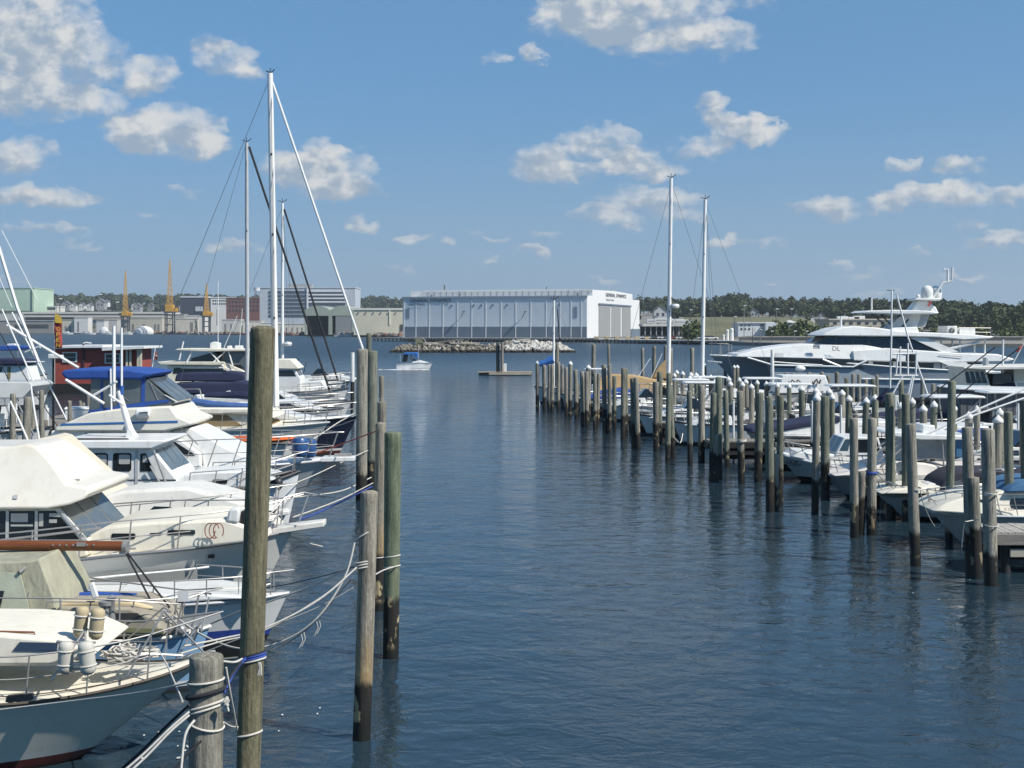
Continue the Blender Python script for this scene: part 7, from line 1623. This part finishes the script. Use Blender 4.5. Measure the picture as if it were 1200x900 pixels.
# tower boat
b = Boat('sport_fisher', 'white sport fishing boat with tall tubular tuna tower', 1075, 56.0, RB)
b.hull([(1210, 525), (1140, 524), (1080, 522), (1040, 518)], 3.4, 1.2, WH, WHITE(), rub=.05)
c_ = b.house('cabin', [(1062, 522), (1066, 508), (1100, 500), (1160, 500), (1160, 524)], 1.4, WHITE(), .1); b.win(c_, [(1080, 511), (1086, 504), (1120, 503), (1120, 511)])
b.tubes('tuna_tower', [[(1045, 340, 0), (1044.5, 400, 0), (1043, 455, 0)], [(1051, 346, .4), (1064, 395, .4), (1087, 462, .4)], [(1050, 440, -.8), (1052, 414, -.8)], [(1055, 440, -.8), (1055, 406, -.8)], [(1064, 440, -.8), (1064, 402, -.8)], [(1073, 440, -.8), (1074, 412, -.8)], [(1048, 440, -.8), (1076, 440, -.8)], [(1046, 415, -.8), (1076, 414, -.8)], [(1058, 440, -.8), (1046, 462, -.8)], [(1069, 440, -.8), (1056, 500, -.8)], [(1071, 440, .8), (1060, 496, .8)], [(1052, 470, -.8), (1056, 500, -.8)]], .035, ALU())
b.tubes('vhf_arm', [[(1039, 340, 0), (1048, 340.5, 0)], [(1051, 346, .4), (1049, 345, .4)]], .02, BLACK())
b.house('tower_control', [(1066, 424), (1066, 415), (1073, 414), (1074, 424)], .3, BLACK(), 0); b.house('tower_control', [(1047, 424), (1047, 420), (1051, 420), (1051, 424)], .25, BLACK(), 0)
b.add('furled_canvas', MB().tube([b.P(1041, 458, 0), b.P(1036, 464, 0), b.P(1030, 470, 0)], .16, 8), NAVYC())
# pilothouse boat and grey curtained boat at the right frame edge
b = Boat('pilothouse_boat', 'white pilothouse boat with four raked side windows at the right frame edge', 1160, 74.0, RB)
b.hull([(1300, 492), (1220, 491), (1150, 489), (1100, 484)], 4.0, 1.4, WH, WHITE(), rub=.05)
ho = b.house('wheelhouse', [(1128, 488), (1134, 453), (1130, 430), (1156, 433), (1162, 455), (1166, 488)], 1.5, CREAM(), .05)
for k in range(4): b.win(ho, [(1133.5 + 6.2 * k, 449), (1131.5 + 6 * k, 435.5), (1135.5 + 6 * k, 435.5), (1139 + 6.2 * k, 449)])
b.house('roof', [(1132, 432), (1140, 429.3), (1260, 428), (1260, 432), (1156, 433.5)], 1.8, OFFW(), .05)
b.house('cream_locker', [(1188, 448), (1188, 432.5), (1216, 432), (1216, 448)], 1.0, CREAM(), .05); b.house('shaded_cockpit', [(1162, 455), (1164, 438), (1186, 437), (1186, 455)], 1.1, DGLASS(), .02)
b.tubes('antenna', [[(1175, 446, -1), (1175.5, 398, -1)]], .05, ALU()); b.house('stack', [(1155, 429), (1155, 419), (1159, 419), (1159, 429)], .25, GREYP(), 0)
b.house('deck_canvas', [(1160, 456), (1178, 449), (1190, 448), (1192, 456)], 1.2, NAVYC(), .2)
T = Thing('ensign', 'small red ensign at the right frame edge beside the black rods', 'flag', at(1194, 420, 76))
T.add('staff', MB().cyl(at(1186, 428, 76), at(1200, 402, 76), .03, .02, 6), ALU()); T.add('cloth', MB().slab([at(1199, 404, 76), at(1197, 408, 75.9), at(1193, 413, 76), at(1190, 411, 76), at(1194, 407, 75.9)], (0, .03, 0)), mk('ensign red', (.35, .06, .06), .8), smooth=0)
b = Boat('motorboat', 'boat wrapped in grey side curtains under a long white hardtop', 1180, 66.0, RB)
b.hull([(1320, 500), (1240, 499), (1160, 497), (1118, 493)], 3.6, .9, WH, WHITE(), rub=.05)
cu = b.house('side_curtain', [(1124, 496), (1125, 456), (1300, 460), (1300, 498)], 1.5, mk('grey canvas curtain', (.115, .125, .14), .85, 0, .15, 1.5, bump=.03, bscale=4, stretch=(2, 2, .3)), .02, bevel=.03)
for px in (1126, 1134, 1142, 1152, 1157, 1163, 1172, 1180, 1188, 1191, 1198): b.win(cu, [(px - .5, 495), (px - .5, 458), (px + .5, 458), (px + .5, 495)], GREYP() if px in (1157, 1191) else mk('curtain seam', (.07, .075, .085), .8), 'curtain_seam', .02, .02)
b.house('hardtop', [(1124, 456.5), (1130, 454), (1200, 456.5), (1300, 458), (1300, 461.5), (1180, 461), (1160, 459.5)], 1.8, WHITE(), .05)
# ---------------------------------------------------------------- finger piers
def finger(px0, d, zt, ln, wd, label, dark=False):
    x0 = px_x(px0, d); T = Thing('finger_pier', label, 'pier', (x0, d, 0), 'finger piers')
    mb = MB(); n = int(ln / .16)
    for k in range(n): mb.box((x0 + .08 + k * .16, d + wd / 2, zt + random.uniform(-.006, .006)), (.145, wd, .05))
    T.add('decking', mb, WOODG() if dark else mk('bleached grey planks', (.36, .34, .30), .85, 0, .3, 4, stretch=(4, .6, 4), bump=.01, bscale=14, stain=(.16, .15, .13), stain_amt=.5))
    T.add('waler', MB().box((x0 + ln / 2, d - .06, zt - .14), (ln, .1, .24)), WOODG() if not dark else DARKW()); T.add('lower_beam', MB().box((x0 + ln / 2 + .2, d + .02, zt - .46), (ln - .3, .14, .18)), mk('pale driftwood', (.42, .38, .31), .9, 0, .2, 1) if not dark else DARKW())
    T.add('end_beam', MB().box((x0 - .06, d + wd / 2, zt - .16), (.1, wd, .3)), DARKW()); T.add('shadow_skirt', MB().box((x0 + ln / 2 + .3, d + wd - .1, zt - .5), (ln - .4, .12, .7)), DARKW())  # skirt: dark board added to stand in for the shade under the deck
    for k in range(int(ln / 2.2) + 1):
        for yy in (.15, wd - .15): T.add('pile', MB().cyl((x0 + .3 + k * 2.2, d + yy, -2), (x0 + .3 + k * 2.2, d + yy, zt - .05), .12, .12, 10), DARKW())
finger(1166, 32.2, .95, 9, 1.5, 'nearest finger pier at the right frame edge with a pale beam')
finger(1027, 43.4, .95, 10, 1.3, 'weathered finger pier in front of the white hardtop fishing boat')
finger(832, 58.0, .95, 9, 1.4, 'dark ended finger pier below the navy tonneau boat', True)
finger(905, 55.0, .85, 8, 1.2, 'low finger pier in front of the navy tonneau boat', True)
finger(735, 75.0, .95, 9, 1.2, 'finger pier beside the white console boats', True)
finger(690, 88.0, .95, 9, 1.2, 'far finger pier near the end of the right row', True)
finger(770, 69.5, .95, 9, 1.2, 'finger pier left of the dark ended pier', True)
T = Thing('timber_dock', 'long grey main dock behind the right hand boats', 'dock', (24, 50, 0)); mb = MB()
for k in range(60): mb.box((23 - k * .16, 36 + k * 1.0, 1.1), (2.4, .96, .07))
T.add('decking', mb, WOODG())
for k in range(14): T.add('post', MB().cyl((21.7 - k * .68, 38 + k * 4.2, -1.5), (21.7 - k * .68, 38 + k * 4.2, 1.7), .13, .12, 10), WOODG())
for i, (px, y0, d) in enumerate(((859.5, 469, 60), (896, 470, 62), (951.5, 471, 58), (985.5, 476, 56), (1193, 474, 60))):
    x = px_x(px, d); T = Thing('white_stake', 'thin white stake pole among the right hand boats, %s from the channel' % ORD[i], 'pole', (x, d, 0), 'white stake poles')
    T.add('tube', MB().cyl((x, d, -.5), (x, d, z_of(y0, d)), .05, .05, 10), WHITE()); T.add('end_cap', MB().ball((x, d, z_of(y0, d)), .055), GREYP())
T = Thing('channel_marker', 'white post with a lamp among the capped piles near the yacht bow', 'pole', at(905, 470, 84))
T.add('post', MB().cyl(at(905, 475, 84), at(905, 410, 84), .13, .1, 10), CAPM()); T.add('crossarm', MB().box(at(913, 416, 84), (.5, .2, .25)), CAPM()); T.add('arm', MB().tube([at(905, 424, 84), at(932, 426, 84), at(964, 428, 84)], .05, 6), CAPM()); T.add('lamp', MB().ball(at(938, 432, 83.8), .2, (1.6, 1, .9)), WHITE())
# ================================================================== mooring lines
def rope(pts, label, r=.012, mat=None, sag=.0, name='mooring_line', group=None, n=14):
    """pts: (px, py, d); a hanging curve through them"""
    P = [at(*p) for p in pts]; out_ = []
    if len(P) == 2:
        for k in range(n + 1):
            t = k / n; q = P[0].lerp(P[1], t); q.z -= sag * 4 * t * (1 - t); out_.append(q)
    else:
        for i in range(len(P) - 1):
            p0 = P[max(0, i - 1)]; p1, p2 = P[i], P[i + 1]; p3 = P[min(len(P) - 1, i + 2)]
            for k in range(7):
                t = k / 7; out_.append(.5 * ((2 * p1) + (p2 - p0) * t + (2 * p0 - 5 * p1 + 4 * p2 - p3) * t * t + (3 * p1 - p0 - 3 * p2 + p3) * t ** 3))
        out_.append(P[-1])
    return solo(name, MB().tube(out_, r, 6), mat or ROPE(), label, 'rope', P[0], group, smooth=80)
def loops(T, px, ys, d, rpx, mat, tilt=0.0, name='rope_turn', r=.012):
    """turns of rope round a pile, parts of the pile"""
    for y in ys:
        c = at(px, y, d); R_ = rpx * d / F + r * .6
        T.add(name, MB().tube([c + Vector((R_ * math.cos(a * .3142), R_ * math.sin(a * .3142), tilt * math.cos(a * .3142 + .4))) for a in range(20)], r, 6, True), mat, smooth=80)
ROPEB = mk('blue rope', (.03, .07, .30), .85, 0, .15, 20); ROPER = mk('red rope', (.38, .09, .07), .85, 0, .15, 20)
loops(PA, 426.5, (658, 661, 664.5), 19.25, 10.5, ROPE(), .03); loops(PA, 428, (627.5,), 19.25, 10.3, ROPE(), .085)
loops(PC, 459.5, (651.5, 663.5), 24, 8.9, ROPE(), .02); loops(PB, 444, (653,), 28, 6.4, ROPE(), .01)
loops(BIGP, 296, (768, 771), 14, 14, ROPEB, .03); loops(BIGP, 296, (773.5,), 14, 14, ROPE(), .03); loops(BIGP, 295.5, (766.5,), 14, 14, ROPED(), .035); loops(BIGP, 292, (859.5,), 14, 13.8, ROPE(), .03)
loops(SHORTP, 241, (812,), 13.2, 20.3, ROPED(), .05, r=.022); loops(SHORTP, 241, (826, 830.5), 13.2, 20.3, ROPE(), .055); loops(SHORTP, 241, (797.5,), 13.2, 20.3, ROPE(), .02); loops(SHORTP, 241, (847,), 13.2, 20.3, ROPE(), -.05)
loops(PD, 424, (483, 530), 46, 5.2, ROPE(), .05); loops(PE, 436, (500, 532), 50, 4.8, ROPE(), .05); loops(PH, 447, (503, 514), 40, 4.9, ROPER, .04); loops(PH, 447, (531,), 40, 4.9, ROPE(), .03)
G = 'mooring lines on the left'
rope([(416.5, 661, 19.2), (372, 684, 19.8), (310, 707, 20.3), (282, 716, 20.6), (247, 731, 21.4)], 'pale mooring line from the ochre pile to the pale blue bow, the uppermost', .013, None, group=G)
rope([(418, 665, 19.1), (372, 704, 18.8), (310, 736, 18.6), (262, 748, 18.5), (216, 757, 18.2)], 'pale mooring line from the ochre pile to the cream bow', .014, None, group=G)
rope([(418, 666, 19.15), (378, 699, 18.9), (310, 738.5, 18.7), (258, 752, 18.6), (205, 768, 18.3)], 'twin of the line from the ochre pile to the cream bow, hanging just below it', .012, None, group=G)
rope([(415.5, 636, 19.1), (404, 676, 19.0), (372, 724, 18.9), (330, 752, 19.0), (281, 760, 19.2), (237, 744, 20.0), (203, 721, 20.8)], 'deeply sagging pale line from high on the ochre pile past the tallest pile', .014, None, group=G)
rope([(414, 689, 19.1), (372, 712, 19.2), (310, 737, 19.4), (240, 764, 19.8)], 'thin pale line tied low on the ochre pile', .009, None, group=G)
rope([(412, 678, 19.1), (390, 704, 19.2), (373, 724, 19.3), (350, 745, 19.4), (310, 765, 19.5), (262, 772, 19.0)], 'dark frayed line hanging from the ochre pile', .009, mk('worn grey rope', (.20, .19, .17), .9), group=G)
for i, (px, py) in enumerate(((374, 726), (371, 728), (356, 741), (353, 743))):
    p = at(px, py, 19.3); solo('rope_tail', MB().tube([p, p + Vector((.02, 0, -.09)), p + Vector((-.03, 0, -.2))], .008, 5), ROPE(), 'frayed pale rope end on the dark hanging line, %s from the pile' % ORD[i], 'rope end', p, 'frayed ends on the dark line')
rope([(416, 664, 19.3), (390, 672, 20.5), (340, 684, 22.5), (312, 689, 23.5), (285, 697, 24.2)], 'thin black line from the ochre pile to the low white runabout', .008, ROPED(), group=G)
rope([(466, 663, 24), (450, 668, 22.5), (437, 675, 20.2)], 'short pale line between the mossy green pile and the ochre pile', .012, None, group=G)
rope([(427, 481, 46), (400, 493, 46), (368, 514, 45), (350, 522, 44)], 'pale line from the tall rope pile down to the flybridge cruiser bow', .022, None, group=G)
rope([(427, 487, 46), (395, 499, 52), (360, 503, 58)], 'pale line from the tall rope pile to the cream sedan bow', .018, None, group=G)
rope([(436, 559, 50), (404, 574, 45), (372, 580, 41), (344, 583, 38.5)], 'heavy pale line from the greenish pile to the pilothouse bow', .022, None, group=G)
rope([(437, 566, 48), (404, 583, 38), (372, 596, 33), (344, 606, 28)], 'pale line from the greenish pile to the trawler bow plank', .017, None, group=G)
rope([(436, 570, 48), (408, 584, 40), (372, 601, 33), (350, 609, 29)], 'blue line running just under the pale trawler line', .022, ROPEB, group=G)
rope([(447, 503, 40), (420, 513, 42), (385, 526, 43), (362, 534, 43)], 'red line from the dark middle pile to the cruiser foredeck', .02, ROPER, group=G)
rope([(431, 528, 46), (404, 540, 44), (368, 557, 40), (346, 566, 38)], 'pale line above the black pair at the pilothouse bow', .016, None, group=G)
rope([(420, 546, 46), (390, 560, 42), (348, 573, 38.5)], 'upper black line of the pair at the pilothouse bow', .013, ROPED(), group=G)
rope([(420, 552, 46), (390, 567, 42), (350, 580, 38.5)], 'lower black line of the pair at the pilothouse bow', .013, ROPED(), group=G)
rope([(332, 622, 27), (345, 630, 27), (360, 636, 27), (378, 640.5, 27.2)], 'slack pale line trailing from the trawler bow plank', .012, None, group=G)
rope([(222, 834, 13.0), (200, 853, 12.9), (170, 882, 12.8), (140, 908, 12.7)], 'pale line leading down from the short pile, upper of the pair', .012, None, group=G)
rope([(222, 838, 12.95), (200, 857, 12.85), (172, 886, 12.75), (146, 910, 12.65)], 'pale line leading down from the short pile, lower of the pair', .012, None, group=G)
rope([(228, 844, 12.9), (217, 862, 12.8), (212, 905, 12.7)], 'pale line hanging straight off the front of the short pile', .013, None, group=G)
rope([(222, 826, 13.0), (196, 850, 13.2), (166, 880, 13.4), (130, 912, 13.6)], 'black line beside the pale pair under the short pile', .014, ROPED(), group=G)
rope([(236, 868, 13.0), (214, 890, 12.9), (196, 912, 12.8)], 'second black line near the foot of the short pile', .012, ROPED(), group=G)
rope([(-20, 834, 16.6), (80, 822, 16.2), (160, 812, 15.2), (222, 800, 13.3)], 'long pale line along the grey hull to the short pile', .010, None, group=G)
rope([(186, 762, 17.6), (196, 780, 16.6), (214, 822, 13.6)], 'pale line dropping from the heap of rope to the short pile', .010, None, group=G)
rope([(261, 775, 13.3), (275, 776, 13.6), (284, 772, 13.9)], 'short pale line between the short pile and the tallest pile', .013, None, group=G)
rope([(262, 812, 13.2), (268, 800, 13.4), (276, 785, 13.7), (288, 771, 13.8)], 'blue line rising from the short pile to the tallest pile', .016, ROPEB, group=G)
rope([(262, 808, 13.15), (272, 790, 13.5), (284, 774, 13.8)], 'black line rising from the short pile to the tallest pile', .013, ROPED(), group=G)
rope([(265, 782, 13.2), (270, 812, 13.3), (278, 855, 13.7)], 'pale line hanging from the short pile top to the lower turn on the tallest pile', .010, None, group=G)
rope([(262, 846, 13.2), (270, 851, 13.4), (279, 852, 13.8)], 'thin pale line at the foot of the tallest pile', .008, None, group=G)
mb = MB(); rnd = random.Random(9)
for k in range(7):
    p = at(266, 817, 13.0); mb.tube([p, p + Vector((rnd.uniform(-.04, .05), rnd.uniform(-.03, .03), -.04)), p + Vector((rnd.uniform(-.07, .05), rnd.uniform(-.04, .04), rnd.uniform(-.14, -.06)))], .012, 5)
solo('rope_knot', mb, ROPE(), 'frayed pale knot on the side of the short pile', 'knot', at(266, 817, 13.0))
mb = MB()
for k in range(3): p = at(303 + k * 1.0, 776, 13.75); mb.tube([p, p + Vector((.01, 0, -.06)), p + Vector((-.01 + .01 * k, 0, -.13))], .009, 5)
solo('rope_knot', mb, ROPE(), 'frayed pale rope ends below the blue turns on the tallest pile', 'knot', at(304, 776, 13.75))
GR = 'mooring lines on the right'
rope([(1078, 573, 33.2), (1082, 590, 34), (1090, 608, 35), (1097, 618, 35.5), (1104, 613, 35.8), (1107, 601, 36)], 'pale line sagging from the T-top boat pile to the cream runabout bow', .012, None, group=GR)
rope([(1078, 573, 33.2), (1090, 583, 35), (1104, 600, 36), (1119, 619, 36.4)], 'thin grey line from the T-top boat pile to the runabout', .008, mk('worn grey rope', (.20, .19, .17), .9), group=GR)
rope([(1146, 609, 31), (1134, 611, 30.6), (1130, 614, 30.6), (1127, 640, 30.9), (1128, 648, 31)], 'pale rope hanging beside the nearest dock corner piles', .012, None, group=GR)
rope([(1027, 555, 38), (1040, 567, 40), (1056, 578, 41)], 'thin line from the blue banded pile to the low cream boat', .010, mk('worn grey rope', (.20, .19, .17), .9), group=GR)
rope([(955, 521, 42.5), (945, 526, 46), (930, 532, 50)], 'pale line from the lone capped pile to the lettered bow', .012, None, group=GR)
rope([(919, 513, 46), (925, 524, 48), (934, 532, 50)], 'pale line draped from the pile by the decal boat', .012, None, group=GR)
rope([(789, 512, 59), (797, 519, 60), (800, 508, 61)], 'pale rope coil hanging by the paired green piles', .025, None, group=GR)
def turn(px, y, d, rpx, mat, label, k=3, r=.014):
    mb = MB()
    for i in range(k):
        c = at(px, y + i * 1.3, d); R_ = rpx * d / F
        mb.tube([c + Vector((R_ * math.cos(a * .4488), R_ * math.sin(a * .4488), .02 * math.sin(a * .4488 + i))) for a in range(14)], r, 5, True)
    solo('rope_lashing', mb, mat, label, 'lashing', at(px, y, d), 'lashings on the right hand piles')
turn(1021, 552.5, 38.2, 6.4, ROPEB, 'blue rope lashing on a pile beside the hardtop fishing boat', 3, .02)
turn(1073, 572, 33.3, 7.0, ROPE(), 'pale lashing on the pile by the T-top boat', 2)
turn(1161.5, 577, 30.7, 8.0, ROPE(), 'pale lashing high on the nearest right hand pile', 3); turn(1161.5, 615, 30.7, 8.0, ROPE(), 'pale lashing low on the nearest right hand pile', 1)
turn(913.5, 514, 44.2, 5.6, ROPED(), 'dark lashing on the pile by the decal boat', 3, .02); turn(955, 520, 42.6, 5.4, ROPED(), 'dark lashing on the lone capped pile', 2, .018)
turn(869, 515, 50.7, 5.2, ROPE(), 'pale worn lashing on the pile at the dark dock end', 3, .02)
# a few floating flecks and weed scraps near the piles
mb = MB(); rnd = random.Random(12)
for k in range(30):
    px, py = rnd.choice([(rnd.uniform(306, 400), rnd.uniform(800, 895)), (rnd.uniform(160, 230), rnd.uniform(845, 890)), (rnd.uniform(985, 1150), rnd.uniform(640, 720))])
    d = dwl(py); p = at(px, py, d); s_ = rnd.uniform(.005, .014)
    mb.slab([Vector((p.x + s_ * 1.6 * math.cos(a) * rnd.uniform(.6, 1), p.y + s_ * math.sin(a) * 3, .012)) for a in (0, 1.2, 2.4, 3.6, 4.9)], (0, 0, .006))
tag(mb.finish('floating_flecks', mk('pale foam fleck', (.6, .6, .56), .8), smooth=0), 'pale flecks of foam and weed drifting by the piles', 'foam', None, 'stuff')
